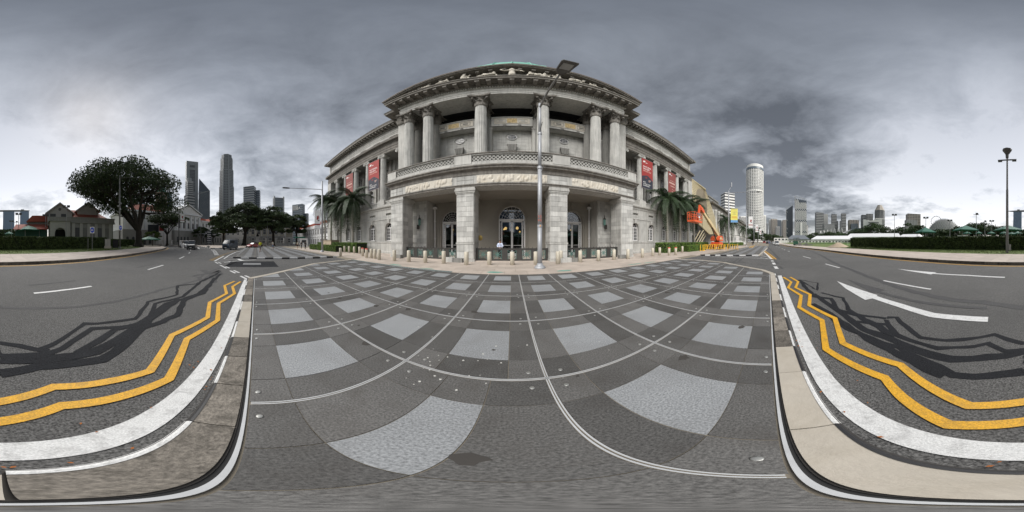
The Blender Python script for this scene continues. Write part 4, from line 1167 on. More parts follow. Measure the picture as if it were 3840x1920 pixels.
for x0, x1, tw in ((-8.95, -3.65, 2.2), (-2.15, 2.15, 1.85), (3.65, 8.95, 2.2)):
    cx = (x0+x1)/2
    o = gb(MB().box(cx-tw, cx+tw, 16.84, 16.9, 15.36, 16.22), 'carved_tablet', 'stone_cream'); sub(o)
    tb = MB()
    for (a, c) in ((cx-tw*.86, cx-tw*.36), (cx+tw*.36, cx+tw*.86)):
        tb.box(a, c, 16.80, 16.842, 15.52, 15.56).box(a, c, 16.80, 16.842, 16.04, 16.08).box(a, a+.04, 16.80, 16.842, 15.56, 16.04).box(c-.04, c, 16.80, 16.842, 15.56, 16.04)
        tb.box((a+c)/2-.18*tw*.7, (a+c)/2+.18*tw*.7, 16.80, 16.842, 15.70, 15.90)
    tb.build('carved_frame', 'stone_dark' if tw > 2 else 'stone', o, world=True)
    relief(cx-tw*.28, cx+tw*.28, 15.44, 16.16, 16.82, 26, 14, 9).build('carving', 'stone_gold', o, True, world=True)
    for k in (-.42, .42): gb(MB().ball(cx+k*tw, 16.82, 15.07, .15, .10, .15, 10, 6).path([(cx+k*tw+.17*cos(t), 16.83, 15.07+.17*sin(t)) for t in [i*2*pi/8 for i in range(9)]], .035, 5), 'rosette', 'stone_dark')
gb(MB().box(-11.5, 11.5, 18.2, 20.4, 16.2, 16.3).box(-11.5, 11.5, 20.3, 20.42, 16.3, 18.2).box(-11.5, 11.5, 18.0, 18.2, 17.75, 18.2), 'loggia_shade_lining', 'void')  # recess lined in near black: its deep shade is put into the colour
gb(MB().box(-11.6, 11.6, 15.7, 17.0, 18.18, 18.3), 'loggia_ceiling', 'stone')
gb(MB().box(-11.6, 11.6, 17.0, 20.5, 18.18, 18.3), 'loggia_shade_ceiling', 'void')  # rear part of the ceiling coloured near black to paint in its shade

# --- main entablature and pediment of the portico
en = MB().box(-11.7, 11.7, 14.3, 15.7, 18.2, 20.0)
for sx in (-1, 1): en.box(*sorted((sx*11.7, sx*10.4)), 15.7, 17.6, 18.2, 20.0)
for x in (-8.45, -2.9, 2.9, 8.45): en.box(x-.5, x+.5, 15.7, 17.4, 18.2, 18.5)
gb(en, 'entablature', 'stone')
b = MB(); profile_run(b, [(0, 18.2), (.0, 18.45), (.04, 18.46), (.04, 18.72), (.08, 18.73), (.12, 18.84), (0, 18.86)], -11.7, 11.7, 14.3, 3.2)
profile_run(b, [(0, 19.3), (.10, 19.33), (.12, 19.4), (0.12, 19.42)], -11.7, 11.7, 14.3, 3.2)
gb(b, 'architrave_moulding', 'stone')
b = MB(); profile_run(b, [(.10, 19.52), (.30, 19.62), (.34, 19.95), (1.22, 19.96), (1.22, 20.16), (1.34, 20.26), (1.34, 20.36), (0, 20.38)], -11.7, 11.7, 14.3, 3.2)
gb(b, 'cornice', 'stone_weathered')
def dents(mb, x0, x1, yf, z0, z1, w, gap, dep):
    n = int((x1-x0)/(w+gap))
    for i in range(n): x = x0+(i+.5)*(x1-x0)/n; mb.box(x-w/2, x+w/2, yf-dep, yf, z0, z1)
d = MB(); dents(d, -11.9, 11.9, 14.2, 19.36, 19.50, .13, .11, .12); gb(d, 'dentils', 'stone_block', kind='stuff')
dm_ = MB().box(-.19, .19, -.80, .12, -.30, 0).box(-.23, .23, -.84, .12, -.06, 0).mesh('modillion', 'stone_weathered')
for i in range(25):
    x = -11.7+23.4*i/24; link('modillion', dm_, GAL, gm @ Vector((x, 14.0, 19.955)))
# pediment
EX, Z0, RISE = 13.04, 20.38, 2.35
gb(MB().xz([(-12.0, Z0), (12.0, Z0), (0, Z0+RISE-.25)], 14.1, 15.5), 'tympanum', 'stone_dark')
rk = MB()
for sx in (-1, 1):
    for (o0, o1, pj) in ((-.14, .06, .30), (.06, .22, 1.30), (.22, .42, 1.44)):
        rk.xz([(sx*EX, Z0+o0-.02), (0, Z0+RISE+o0), (0, Z0+RISE+o1), (sx*(EX+.02), Z0+o1-.02)], 14.3-pj, 15.5)
gb(rk, 'raking_cornice', 'stone_weathered')
rm = MB().box(-.17, .17, -.75, .12, -.22, 0).mesh('modillion', 'stone_weathered')
for sx in (-1, 1):
    for k in range(11):
        t = (k+.6)/11.6; x = sx*EX*t; link('raking_modillion', rm, GAL, gm @ Vector((x, 14.0, Z0+RISE*(1-t)-.07)), (0, sx*atan2(RISE, EX), 0))
rf = MB()
rf.xz([(-13.2, Z0+.38), (0, Z0+RISE+.44), (13.2, Z0+.38), (13.2, Z0+.30), (0, Z0+RISE+.36), (-13.2, Z0+.30)], 12.82, 30)
gb(rf, 'pediment_roof', 'roof_metal')
# figure group in the tympanum
def figure(x, z, h, pose, sx=1):
    mb = MB(); y = 13.22
    def c(*pts, r): mb.path([(x+sx*a*h, y+b_, z+d*h) for a, b_, d in pts], [q_*h for q_ in r], 8)
    if pose == 'stand':
        c((0, 0, 0), (0, 0, .45), (0, 0, .62), (0, 0, .8), r=(.17, .15, .13, .16)); mb.ball(x, y, z+.93*h, .085*h, .085*h, .10*h)
        c((-.12, 0, .78), (-.34, -.05, .70), (-.5, -.05, .86), r=(.06, .05, .04)); c((.12, 0, .78), (.36, -.05, .72), (.52, -.05, .60), r=(.06, .05, .04))
    elif pose == 'recline':
        c((0, 0, .45), (.25, -.05, .34), (.6, -.1, .22), (1.0, -.12, .12), r=(.16, .17, .13, .06)); c((.25, 0, .3), (.55, -.1, .45), (.75, -.1, .1), r=(.12, .10, .05))
        mb.ball(x-sx*.02*h, y, z+.72*h, .11*h, .11*h, .13*h); c((0, 0, .52), (-.16, -.05, .3), (-.2, -.05, .05), r=(.07, .06, .05)); c((0, 0, .3), (0, 0, .55), r=(.16, .14))
    elif pose == 'kneel':
        c((0, 0, .05), (.0, 0, .35), (.05, 0, .62), r=(.2, .18, .15)); mb.ball(x+sx*.08*h, y, z+.82*h, .11*h, .11*h, .13*h)
        c((0, 0, .2), (.35, -.05, .26), (.4, -.05, .0), r=(.13, .1, .07)); c((.05, 0, .58), (.35, -.05, .5), (.5, -.05, .62), r=(.07, .05, .04)); c((-.1, 0, .1), (-.45, 0, .05), r=(.12, .05))
    elif pose == 'beast':
        c((-.5, 0, .35), (0, 0, .42), (.45, 0, .38), r=(.2, .22, .2)); mb.ball(x+sx*.7*h, y-.05, z+.5*h, .16*h, .14*h, .15*h); c((.4, -.05, .3), (.6, -.08, .02), r=(.1, .06)); c((-.45, -.05, .3), (-.35, -.08, .02), r=(.1, .06))
    return mb
for x, h, ps, sx in ((0, 1.9, 'stand', 1), (-1.5, 1.4, 'recline', -1), (1.5, 1.4, 'recline', 1), (-4.1, 1.35, 'kneel', 1), (3.9, 1.25, 'kneel', -1), (-5.6, 1.05, 'recline', -1), (5.4, 1.1, 'beast', 1), (6.9, .8, 'recline', 1), (-7.6, .7, 'beast', -1), (2.6, 1.2, 'kneel', 1), (-8.9, .45, 'recline', -1), (8.4, .5, 'recline', 1)):
    gb(figure(x, Z0+.02, h*.98, ps, sx), 'pediment_figure', 'sculpture', None, True)

# --- block behind the portico, attic, dome
bk = MB().box(-13.4, 13.4, 15.72, 17.6, 18.2, 20.0).box(-13.4, -11.6, 16.0, 40, 6, 20.0).box(11.6, 13.4, 16.0, 40, 6, 20).box(-13.3, 13.3, 20.6, 40, 5, 21.0)
gb(bk, 'central_block', 'stone')
b = MB(); profile_run(b, [(0, 18.2), (.05, 18.6), (.12, 18.85), (.0, 18.86), (0, 19.3), (.1, 19.4), (.34, 19.95), (1.1, 19.96), (1.1, 20.14), (1.22, 20.34), (0, 20.38)], -13.4, 13.4, 15.72, 12)
gb(b, 'side_cornice', 'stone_weathered')
gb(MB().lathe([(13.6, 20), (13.6, 26.5), (13.9, 26.6), (13.9, 27.2), (13.1, 27.3), (13.1, 31.0), (13.6, 31.2), (13.6, 31.6)], 0, 32, 40), 'drum', 'stone')
dome = gb(MB().lathe([(12.85*cos(t), 30.9+12.85*sin(t)) for t in [pi/2*i/12 for i in range(12)]]+[(.9, 43.7), (.9, 44.2), (.3, 44.4)], 0, 32, 48), 'dome', 'copper', None, True); sub(dome)
rb = MB()
for k in range(32):
    a = 2*pi*k/32
    rb.path([(12.9*cos(t)*cos(a), 32+12.9*cos(t)*sin(a), 30.9+12.9*sin(t)) for t in [pi/2*i/10 for i in range(10)]], .13, 4)
rb.build('dome_ribs', 'copper', dome, world=True)

# --- wings
ion = MB().lathe([(.46, 0), (.50, .03), (.50, .08), (.47, .10), (.56, .26)], n=20)
for sy in (-1, 1):
    for sx in (-1, 1):
        for rr, dd in ((.23, .0), (.15, .03), (.07, .06)):
            ion.tube((sx*.52, sy*(.30), .22), (sx*.52, sy*(.52+dd), .22), rr, rr, 12)
ion.box(-.52, .52, -.5, .5, .28, .42).box(-.60, .60, -.58, .58, .42, .52)
ionm = ion.mesh('capital', 'stone'); ish = fluted(.50, .43, 6.6, 20, 5).mesh('column', 'stone_column')
ibs = MB().box(-.62, .62, -.62, .62, 0, .12).lathe([(.60, .12), (.61, .2), (.53, .26), (.55, .32), (.5, .36)], n=22).mesh('column_base', 'stone')
def window(cx, w, zb, zt, y, arch, cols=2, rows=4, glass='glass', name='window'):
    r = w/2; zs = zt-r if arch else zt; g = MB().box(cx-w/2, cx+w/2, y+.07, y+.09, zb, zs)
    if arch: g.xz([(cx+r*cos(pi*i/10), zs+r*sin(pi*i/10)) for i in range(11)], y+.07, y+.09)
    o = gb(g, name, glass); sub(o)
    f = MB(); t = .085
    for x in (cx-w/2, cx+w/2-t): f.box(x, x+t, y, y+.06, zb, zs)
    f.box(cx-w/2, cx+w/2, y-.004, y+.064, zb, zb+.08)
    for i in range(1, cols): x = cx-w/2+w*i/cols; f.box(x-.06, x+.06, y+.004, y+.056, zb+.08, zs)
    for j in range(1, rows): z = zb+(zs-zb)*j/rows; f.box(cx-w/2+t, cx+w/2-t, y+.010, y+.050, z-.018, z+.018)
    if cols == 2:
        for s_ in (-.25, .25): f.box(cx+s_*w-.012, cx+s_*w+.012, y+.012, y+.048, zb+.08, zs)
    f.box(cx-w/2, cx+w/2, y-.006, y+.066, zs-.05, zs+.06)
    if arch:
        f.path([(cx+(r-.03)*cos(pi*i/12), y+.03, zs+(r-.03)*sin(pi*i/12)) for i in range(13)], .035, 4)
        for a_ in (.25, .5, .75): f.tube((cx, y+.03, zs), (cx+(r-.03)*cos(pi*a_), y+.03, zs+(r-.03)*sin(pi*a_)), .014, .014, 4)
        f.path([(cx+r*.5*cos(pi*i/8), y+.03, zs+r*.5*sin(pi*i/8)) for i in range(9)], .012, 4)
    f.build('frame', 'frame_white', o, world=True)
    return o
for sx in (-1, 1):
    cs = [sx*c for c in WBs(sx)]; XE = XEND[sx]; SP = SPC[sx]
    x0, x1 = sorted((sx*13.0, sx*XE))
    g = wall_open(MB(), x0, x1, 0, 4.6, 16.5, .5, [(c, 1.32, 1.68, 4.05, True) for c in cs])
    wall_open(g, x0, x1, 4.6, 6.3, 16.5, .5, [(c, 1.15, 4.95, 5.35, False) for c in cs])
    gb(g, 'ground_floor_wall', 'stone')
    pl = MB(); profile_run(pl, [(0.0, 0), (.16, .0), (.16, .26), (.06, .32), (.06, 1.36), (.14, 1.40), (.14, 1.50), (0, 1.54)], x0, x1, 16.5); profile_run(pl, [(0, 4.5), (.10, 4.52), (.10, 4.62), (0, 4.68)], x0, x1, 16.5)
    gb(pl, 'plinth', 'stone')
    st = MB(); profile_run(st, [(0, 5.85), (.08, 5.88), (.10, 6.1), (.30, 6.18), (.34, 6.34), (0, 6.42)], x0, x1, 16.5); st.box(x0, x1, 16.5, 19.4, 6.3, 6.42)
    gb(st, 'string_course', 'stone')
    for c in cs:
        window(c, 1.32, 1.68, 4.05, 16.72, True, 2, 4)
        window(c, 1.15, 4.95, 5.35, 16.74, False, 4, 1, 'glass_amber', 'vent_window')
        am = MB()
        for rr in (.76, .94):
            for i in range(12):
                t0, t1 = pi*i/12, pi*(i+1)/12
                am.xz([(c+(rr-.10)*cos(t0), 3.39+(rr-.1)*sin(t0)), (c+rr*cos(t0), 3.39+rr*sin(t0)), (c+rr*cos(t1), 3.39+rr*sin(t1)), (c+(rr-.1)*cos(t1), 3.39+(rr-.1)*sin(t1))], 16.5-(.10 if rr < .8 else .06), 16.52)
            for s_ in (-1, 1): am.box(*sorted((c+s_*rr, c+s_*(rr-.1))), 16.5-(.10 if rr < .8 else .06), 16.52, 1.6, 3.39)
        am.xz([(c-.13, 4.0), (c+.13, 4.0), (c+.19, 4.5), (c-.19, 4.5)], 16.34, 16.5)
        am.box(c-.8, c+.8, 16.36, 16.6, 1.54, 1.68)
        for xa, xb, za, zb in ((c-.68, c+.68, 5.35, 5.43), (c-.68, c+.68, 4.87, 4.95), (c-.68, c-.575, 4.95, 5.35), (c+.575, c+.68, 4.95, 5.35)): am.box(xa, xb, 16.46, 16.5, za, zb)
        gb(am, 'window_surround', 'stone')
    # colonnade
    pd = MB().box(x0, x1, 16.55, 17.9, 6.42, 6.62).box(x0, x1, 16.55, 17.9, 6.6, 6.66)
    cols_ = [sx*(13.75+SP*k) for k in range(6)]
    for x in cols_: pd.box(x-.68, x+.68, 16.5, 17.8, 6.42, 7.22)
    xe0, xe1 = sorted((sx*(XE-1.6), sx*XE)); pd.box(xe0, xe1, 16.5, 19.5, 6.42, 14.7)
    gb(pd, 'pedestal', 'stone')
    for k in range(5):
        a, c = sorted((cols_[k]+sx*.68, cols_[k+1]-sx*.68)); rl = lattice(MB(), a, c, 6.62, 7.10, 16.9, .08, .24); rl.box(a, c, 16.85, 17.05, 7.10, 7.2); gb(rl, 'lattice_parapet', 'stone')
    for x in cols_:
        o = link('column', ish, GAL, gm @ Vector((x, 17.15, 7.56))); link('capital', ionm, o, (0, 0, 6.6)); link('column_base', ibs, o, (0, 0, -.36))
    bays = [sx*(15.5+SP*k) for k in range(5)]
    rw_ = wall_open(MB(), *sorted((sx*12.9, sx*(XE-1.7))), 6.42, 11.2, 19.3, .4, [(c, 1.35, 7.1, 10.4, True) for c in bays])
    wall_open(rw_, *sorted((sx*12.9, sx*(XE-1.7))), 11.2, 14.8, 19.3, .4, [(c, 1.3, 11.9, 13.6, False) for c in bays])
    gb(rw_, 'upper_wall', 'stone')
    for c in bays:
        window(c, 1.35, 7.1, 10.4, 19.45, True, 2, 4); window(c, 1.3, 11.9, 13.6, 19.45, False, 2, 3)
        am = MB()
        for i in range(12):
            t0, t1 = pi*i/12, pi*(i+1)/12
            am.xz([(c+.68*cos(t0), 9.72+.68*sin(t0)), (c+.88*cos(t0), 9.72+.88*sin(t0)), (c+.88*cos(t1), 9.72+.88*sin(t1)), (c+.68*cos(t1), 9.72+.68*sin(t1))], 19.2, 19.32)
        for s_ in (-1, 1): am.box(*sorted((c+s_*.68, c+s_*.88)), 19.2, 19.32, 6.7, 9.72); am.box(*sorted((c+s_*1.12, c+s_*1.5)), 19.05, 19.3, 6.5, 14.7)
        am.box(c-.8, c+.8, 19.15, 19.3, 11.76, 11.9)
        gb(am, 'window_surround', 'stone')
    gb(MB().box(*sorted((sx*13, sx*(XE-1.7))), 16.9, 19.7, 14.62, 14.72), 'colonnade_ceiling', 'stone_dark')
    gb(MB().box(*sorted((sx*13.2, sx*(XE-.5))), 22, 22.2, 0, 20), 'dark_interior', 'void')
    # entablature, attic and top cornice
    e = MB().box(x0, x1, 16.6, 17.7, 14.7, 16.6); gb(e, 'wing_entablature', 'stone')
    b = MB(); profile_run(b, [(0, 14.7), (0, 15.0), (.05, 15.02), (.05, 15.3), (.12, 15.4), (0, 15.42), (0, 16.0), (.08, 16.02), (.16, 16.22), (.52, 16.26), (.60, 16.56), (0, 16.66)], x0, x1, 16.6)
    gb(b, 'wing_cornice', 'stone_weathered')
    at = wall_open(MB(), x0, x1, 16.6, 19.6, 17.2, .4, [(sx*(15.3+SP*k), 1.5, 17.3, 17.85, False) for k in range(6)]); gb(at, 'attic_wall', 'stone')
    for k in range(6): window(sx*(15.3+SP*k), 1.5, 17.3, 17.85, 17.34, False, 3, 1, 'tower_light', 'attic_window')
    b = MB()
    for z in (17.05, 18.15, 18.45, 18.9): profile_run(b, [(0, z), (.05, z+.01), (.05, z+.07), (0, z+.08)], x0, x1, 17.2)
    gb(b, 'attic_moulding', 'stone')
    b = MB(); profile_run(b, [(0, 19.2), (.10, 19.24), (.14, 19.5), (.24, 19.62), (1.0, 19.66), (1.0, 19.9), (1.12, 20.2), (0, 20.3)], x0, x1, 17.2)
    # end return of the cornice
    xx = sx*XE
    b.box(*sorted((xx, xx+sx*1.1)), 16.08, 40, 19.9, 20.28); b.box(*sorted((xx, xx+sx*.5)), 16.1, 40, 16.2, 16.6)
    gb(b, 'attic_cornice', 'stone_weathered')
    ml = MB(); n = 30
    for i in range(n+2): x = x0+(i+.5)*(x1-x0)/(n+2); ml.box(x-.16, x+.16, 16.35, 17.05, 19.40, 19.64)
    gb(ml, 'modillions', 'stone_weathered', kind='stuff')
    d = MB(); dents(d, x0, x1, 17.1, 19.26, 19.36, .11, .10, .09); gb(d, 'dentils', 'stone_block', kind='stuff')
    # end wall and roof
    ew = MB().box(*sorted((sx*(XE-.4), sx*XE)), 17.0, 45, 0, 19.6).box(x0, x1, 17.6, 45, 20.0, 20.25); gb(ew, 'end_wall', 'stone')
# --- hanging banners
def banner(cx, label, main):
    w, z0, z1, y = 2.45, (9.35 if main else 9.6), 14.15, 16.62
    t = thing('hanging_banner', label, 'banner', (cx, y, z1), group='red banners hanging between the columns')
    h = z1-z0
    MB().box(-w/2, w/2, -.01, .01, -h, 0).build('banner_cloth', 'banner_red' if main else 'banner_faded', t)
    MB().tube((-w/2-.1, 0, .02), (w/2+.1, 0, .02), .035).tube((-w/2-.1, 0, -h-.02), (w/2+.1, 0, -h-.02), .03).build('banner_rod', 'metal_grey', t)
    RT = (radians(90), 0, 0)
    lg = MB()
    for k, (a, b_, c, d) in enumerate(((-.95, -.55, -.48, -.62), (-.85, -.45, -.36, -.46), (-.42, -.72+.7, -.58, -.66))): lg.box(a, b_, -.022, -.012, d, c)
    lg.build('logo_mark', 'print_white', t)
    if main:
        text('NATIONAL', .36, 'print_white', t, (-.95, -.014, -1.45), RT, align='LEFT'); text('GALLERY', .36, 'print_white', t, (-.95, -.014, -1.80), RT, align='LEFT'); text('SINGAPORE', .34, 'print_pale', t, (-.95, -.014, -2.15), RT, align='LEFT')
        MB().xz([(-w/2+.02, -h+.02), (w/2-.02, -h+.02), (w/2-.02, -3.35), (.25, -2.75), (-.15, -2.7), (-w/2+.02, -3.0)], -.016, -.012).build('dark_panel', 'banner_navy', t)
        st = MB()
        for k in range(5):
            a = k*2*pi/5+.5; st.xz([(-.25+.06*cos(a+1.2), -3.12+.06*sin(a+1.2)), (-.25+.34*cos(a), -3.12+.24*sin(a)), (-.25+.06*cos(a-1.2), -3.12+.06*sin(a-1.2))], -.022, -.018)
        st.build('star_emblem', 'banner_red', t)
        for s_, z in (('BEST', -3.95), ('ATTRACTION', -4.22), ('EXPERIENCE', -4.49)): text(s_, .25, 'print_white', t, (-.9, -.018, z), RT, align='LEFT')
        lg = MB()
        for k in range(3): lg.box(.25, .8-.1*k, -.022, -.018, -3.4-.12*k, -3.35-.12*k)
        lg.build('small_print', 'print_pale', t, kind='stuff')
    else:
        lg = MB()
        for k, (a, b_, z, hh) in enumerate(((-.8, .8, -1.7, .06), (-.9, .95, -2.25, .28), (-.5, .8, -2.75, .14), (.1, .3, -3.3, .12), (.5, .7, -3.35, .12), (-.1, .6, -3.8, .16))):
            x = a
            while x < b_: lg.box(x, min(x+hh*.55, b_), -.016, -.012, z, z+hh); x += hh*.8
        lg.build('worn_print', 'print_pale', t, kind='stuff')
banner(-18.9, 'red and navy banner left of the portico, nearest to it, reading NATIONAL GALLERY SINGAPORE', True)
banner(18.2, 'red and navy banner right of the portico, nearest to it, reading NATIONAL GALLERY SINGAPORE', True)
banner(-25.8, 'faded red banner farther left along the colonnade, behind palm fronds', False)
banner(24.9, 'faded red banner farther right along the colonnade, behind palm fronds', False)
# ------------------------------------------------------------------ VEGETATION
def hedge(name_label, poly_pts, w, h, m_leaf, n, leaf, z0=0.0, closed_rect=None):
    """clipped hedge along a centreline: dark core plus a skin of leaves"""
    pts = [Vector(p) for p in poly_pts]; mid = sum(pts, Vector((0, 0)))/len(pts)
    t = thing('clipped_hedge', name_label, 'hedge', (mid.x, mid.y, z0))
    core = MB(); P_ = []; Nn = []
    for i in range(len(pts)-1):
        a, b = pts[i]-mid, pts[i+1]-mid; d = (b-a).normalized(); o = Vector((-d.y, d.x))*(w/2-.05)
        core.prism([tuple(a-o), tuple(b-o), tuple(b+o), tuple(a+o)], 0, h-.05)
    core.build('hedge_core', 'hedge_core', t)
    L = [(pts[i+1]-pts[i]).length for i in range(len(pts)-1)]; tot = sum(L)
    per = 2*h+w
    cs = []
    for i in range(len(pts)-1):
        a, b = pts[i]-mid, pts[i+1]-mid; d = (b-a).normalized(); o = Vector((-d.y, d.x)); ni = int(n*L[i]/tot)
        u = RN.rand(ni)*L[i]; s_ = RN.rand(ni)*per
        off = np.where(s_ < h, -w/2, np.where(s_ < h+w, s_-h-w/2, w/2)); z = np.where(s_ < h, s_, np.where(s_ < h+w, h, per-s_))
        wob = .05*np.sin(u*2.1)+.04*np.sin(u*5.3+z*4)
        off = off+np.where(s_ < h, wob, np.where(s_ > h+w, -wob, 0)); z = z*(1+.02*np.sin(u*1.7))+RN.normal(0, .015, ni)
        cs.append(np.stack([a.x+d.x*u+o.x*off, a.y+d.y*u+o.y*off, np.maximum(z, .02)], 1))
        if i in (0, len(pts)-2):
            ne = int(n*w*h/(tot*per)*(1.0)); e = a if i == 0 else b; q = (RN.rand(ne)-.5)*w
            cs.append(np.stack([e.x+o.x*q, e.y+o.y*q, RN.rand(ne)*h], 1))
    c = np.concatenate(cs)+RN.normal(0, .02, (sum(len(x) for x in cs), 3)); c[:, 2] = np.maximum(c[:, 2], .01)
    o = link('foliage', arr_mesh('foliage', leaf_cloud(c, leaf), 4, m_leaf), t)
    return t
hedge('low bright green hedge in front of the leftmost palms, nearer the crossing', [(-33.5, 12.0), (-22.6, 12.6)], 1.2, .95, 'leaf_hedge', 11000, .07)
hedge('taller bright green hedge around the left palms against the gallery wall', [(-34.5, 14.6), (-19.2, 14.6)], 2.0, 1.35, 'leaf_hedge', 16000, .08)
hedge('taller bright green hedge around the right palms against the gallery wall', [(18.8, 14.6), (35.5, 14.6)], 2.0, 1.35, 'leaf_hedge', 16000, .08)
hedge('low bright green hedge in front of the right palms beside the boom lift', [(22.8, 12.6), (29.5, 12.4)], 1.2, .95, 'leaf_hedge', 9000, .07)
hedge('low green hedge along the city hall beyond the boom lift', [(46, 13), (75, 12)], 1.2, 1.1, 'leaf_hedge', 6000, .14)
hedge('long dark clipped hedge on the verge across the road, right part', [(33.6, -19.3), (22, -23.2), (10, -25.6), (-4, -26.2), (-20.5, -27.6)], 1.8, 1.85, 'leaf_hedge_dark', 60000, .12, .42)
hedge('dark clipped hedge receding towards the rain tree behind the metal cabinets', [(-21.2, -29.2), (-27, -31.5), (-43, -36.5)], 1.6, 1.6, 'leaf_hedge_dark', 14000, .13, .42)

def grow(mb, p, d, L, r, depth, tips, rr, spread=.6, up=.15, kids_=3, seg=3):
    """recursive branching; tips collect branch ends for foliage"""
    pts = [p]; q = p.copy(); dd = d.copy(); rs = [r]
    for k in range(seg):
        dd = (dd+Vector((rr.gauss(0, .13), rr.gauss(0, .13), rr.gauss(0, .08)+up*.3))).normalized(); q = q+dd*(L/seg); pts.append(q.copy()); rs.append(r*(1-.38*(k+1)/seg))
    mb.path([tuple(x) for x in pts], rs, 6 if r > .12 else 4)
    if depth == 0: tips.append(q); return
    for k in range(kids_):
        a = 2*pi*(k+rr.random()*.6)/kids_; s_ = spread*(.7+.6*rr.random())
        ax = dd.orthogonal().normalized(); ax.rotate(Matrix.Rotation(a, 3, dd))
        nd = (dd*cos(s_)+ax*sin(s_)); nd.z = nd.z*.8+up; nd.normalize()
        grow(mb, q, nd, L*(.68+.2*rr.random()), rs[-1]*.72, depth-1, tips, rr, spread, up, kids_, seg)
def tree(label, x, y, zb, h, cr, trunk_h, n, leaf, m_leaf='leaf_dark', shape='dome', seed=1, depth=3, bark='bark', limbs=5, name='tree', group=None, tr=.45, clump=None, cat='tree', lean=(0, 0), flat=.45, low=.3, off=(0, 0), extra=()):
    rr = random.Random(seed); t = thing(name, label, cat, (x, y, zb), group=group)
    tk = MB(); top = Vector((lean[0], lean[1], trunk_h))
    tk.path([(0, 0, -.2), (top.x*.3, top.y*.3, trunk_h*.3), (top.x*.7, top.y*.7, trunk_h*.7), tuple(top)], [tr*1.45, tr*1.02, tr*.92, tr*.85], 9)
    for k in range(5):
        a = k*1.25+rr.random(); tk.path([(tr*1.7*cos(a), tr*1.7*sin(a), -.1), (tr*.8*cos(a), tr*.8*sin(a), trunk_h*.12), (0, 0, trunk_h*.3)], [tr*.3, tr*.42, tr*.3], 5)
    tk.build('trunk', bark, t)
    lm = MB(); tips = []
    # crown target: clump centres in a domed umbrella, limbs run to them
    nc = clump or max(8, int(cr*cr*.55)); centres = []
    for k in range(nc):
        for _ in range(20):
            a = rr.uniform(0, 2*pi); rad = cr*sqrt(rr.random())*.93; prof = sqrt(max(0, 1-(rad/cr)**2))
            ztop = h-(h-trunk_h)*flat*(1-prof)-.6
            zbot = trunk_h+(h-trunk_h)*low*(rad/cr)**.5
            z = ztop-(ztop-zbot)*(rr.random()**2.0)
            c = Vector((top.x+off[0]+rad*cos(a), top.y+off[1]+rad*sin(a), z))
            if all((c-o).length > cr*.14 for o in centres): centres.append(c); break
    centres += [Vector(q) for q in extra]
    for li in range(limbs):
        a = 2*pi*(li+.3*rr.random())/limbs; mine = [c for c in centres if int(((atan2(c.y-top.y, c.x-top.x)-a+2*pi+pi/limbs) % (2*pi))/(2*pi/limbs)) == 0]
        j = top+Vector((cos(a)*cr*.22+off[0]*.35, sin(a)*cr*.22+off[1]*.35, (h-trunk_h)*.28)); j2 = top+Vector((cos(a+.15)*cr*.45+off[0]*.8, sin(a+.15)*cr*.45+off[1]*.8, (h-trunk_h)*.5))
        lm.path([tuple(top), tuple(top.lerp(j, .5)+Vector((0, 0, -.1))), tuple(j), tuple(j2)], [tr*.62, tr*.5, tr*.42, tr*.28], 7)
        for c in mine:
            s0 = j if (c-j).length < (c-j2).length else j2
            m_ = s0.lerp(c, .5)+Vector((rr.gauss(0, cr*.04), rr.gauss(0, cr*.04), -abs(rr.gauss(0, cr*.03))))
            lm.path([tuple(s0), tuple(m_), tuple(c)], [tr*.26, tr*.15, tr*.05], 5)
            for _ in range(2):
                e = m_.lerp(c, .5)+Vector((rr.gauss(0, cr*.09), rr.gauss(0, cr*.09), rr.gauss(0, .3))); lm.path([tuple(m_), tuple(e)], [tr*.1, tr*.03], 4)
    lm.build('branches', bark, t)
    per = max(10, n//max(1, len(centres))); cl_ = []
    for c in centres:
        sx, sz = cr*rr.uniform(.12, .2), cr*rr.uniform(.05, .09)
        k = int(per*rr.uniform(.6, 1.3)); g = RN.normal(size=(k, 3)); g /= np.maximum(1, np.linalg.norm(g, axis=1)/1.7)[:, None]
        g[:, 2] = np.abs(g[:, 2])*.9-.35
        cl_.append(g*[sx, sx, sz*1.5]+[c.x, c.y, c.z+sz*.4])
    c = np.concatenate(cl_); link('crown', arr_mesh('crown', leaf_cloud(c, leaf), 4, m_leaf), t)
    return t
# great rain tree left of the lamp post, and the other trees one can tell apart
x, y = P(520, 46); tree('huge dark rain tree with a spreading crown behind the hedge and the club', x, y, .3, 21.6, 14.0, 4.0, 40000, .25, 'leaf_dark', seed=4, tr=1.0, limbs=9, clump=95, flat=.5, low=.62, off=(3.0, -3.5), extra=[(-.656*u+.3*v_, .755*u+.3*v_, z_) for u, v_, z_ in ((4, 1, 10), (5.2, -1, 11), (6, 1.5, 9.2), (7, 0, 10.4), (8.2, 1, 9.0), (9.3, -1, 10.2), (10.2, .5, 11), (6.5, -2, 12), (8, 2, 12.2), (-6, 1, 9.5), (-7.5, -1, 9), (-9, 1, 9.8), (-5, 2, 11), (-10.5, 0, 11), (-12, 1, 11.6))], bark='bark_dark', name='rain_tree')
x, y = P(627, 64); tree('flat topped umbrella tree with bare forking limbs in front of the white theatre', x, y, -.1, 11.4, 7.4, 4.2, 11000, .26, 'leaf_dark', seed=8, tr=.42, limbs=6, clump=44, flat=.3, low=.75, bark='bark_dark')
x, y = P(915, 68); tree('large dark tree with a leaning double trunk before the cream building', x, y, -.1, 16.8, 8.8, 5.2, 20000, .28, 'leaf_dark', seed=12, tr=.75, limbs=6, clump=90, flat=.75, low=.05, bark='bark_dark', lean=(0, .6))
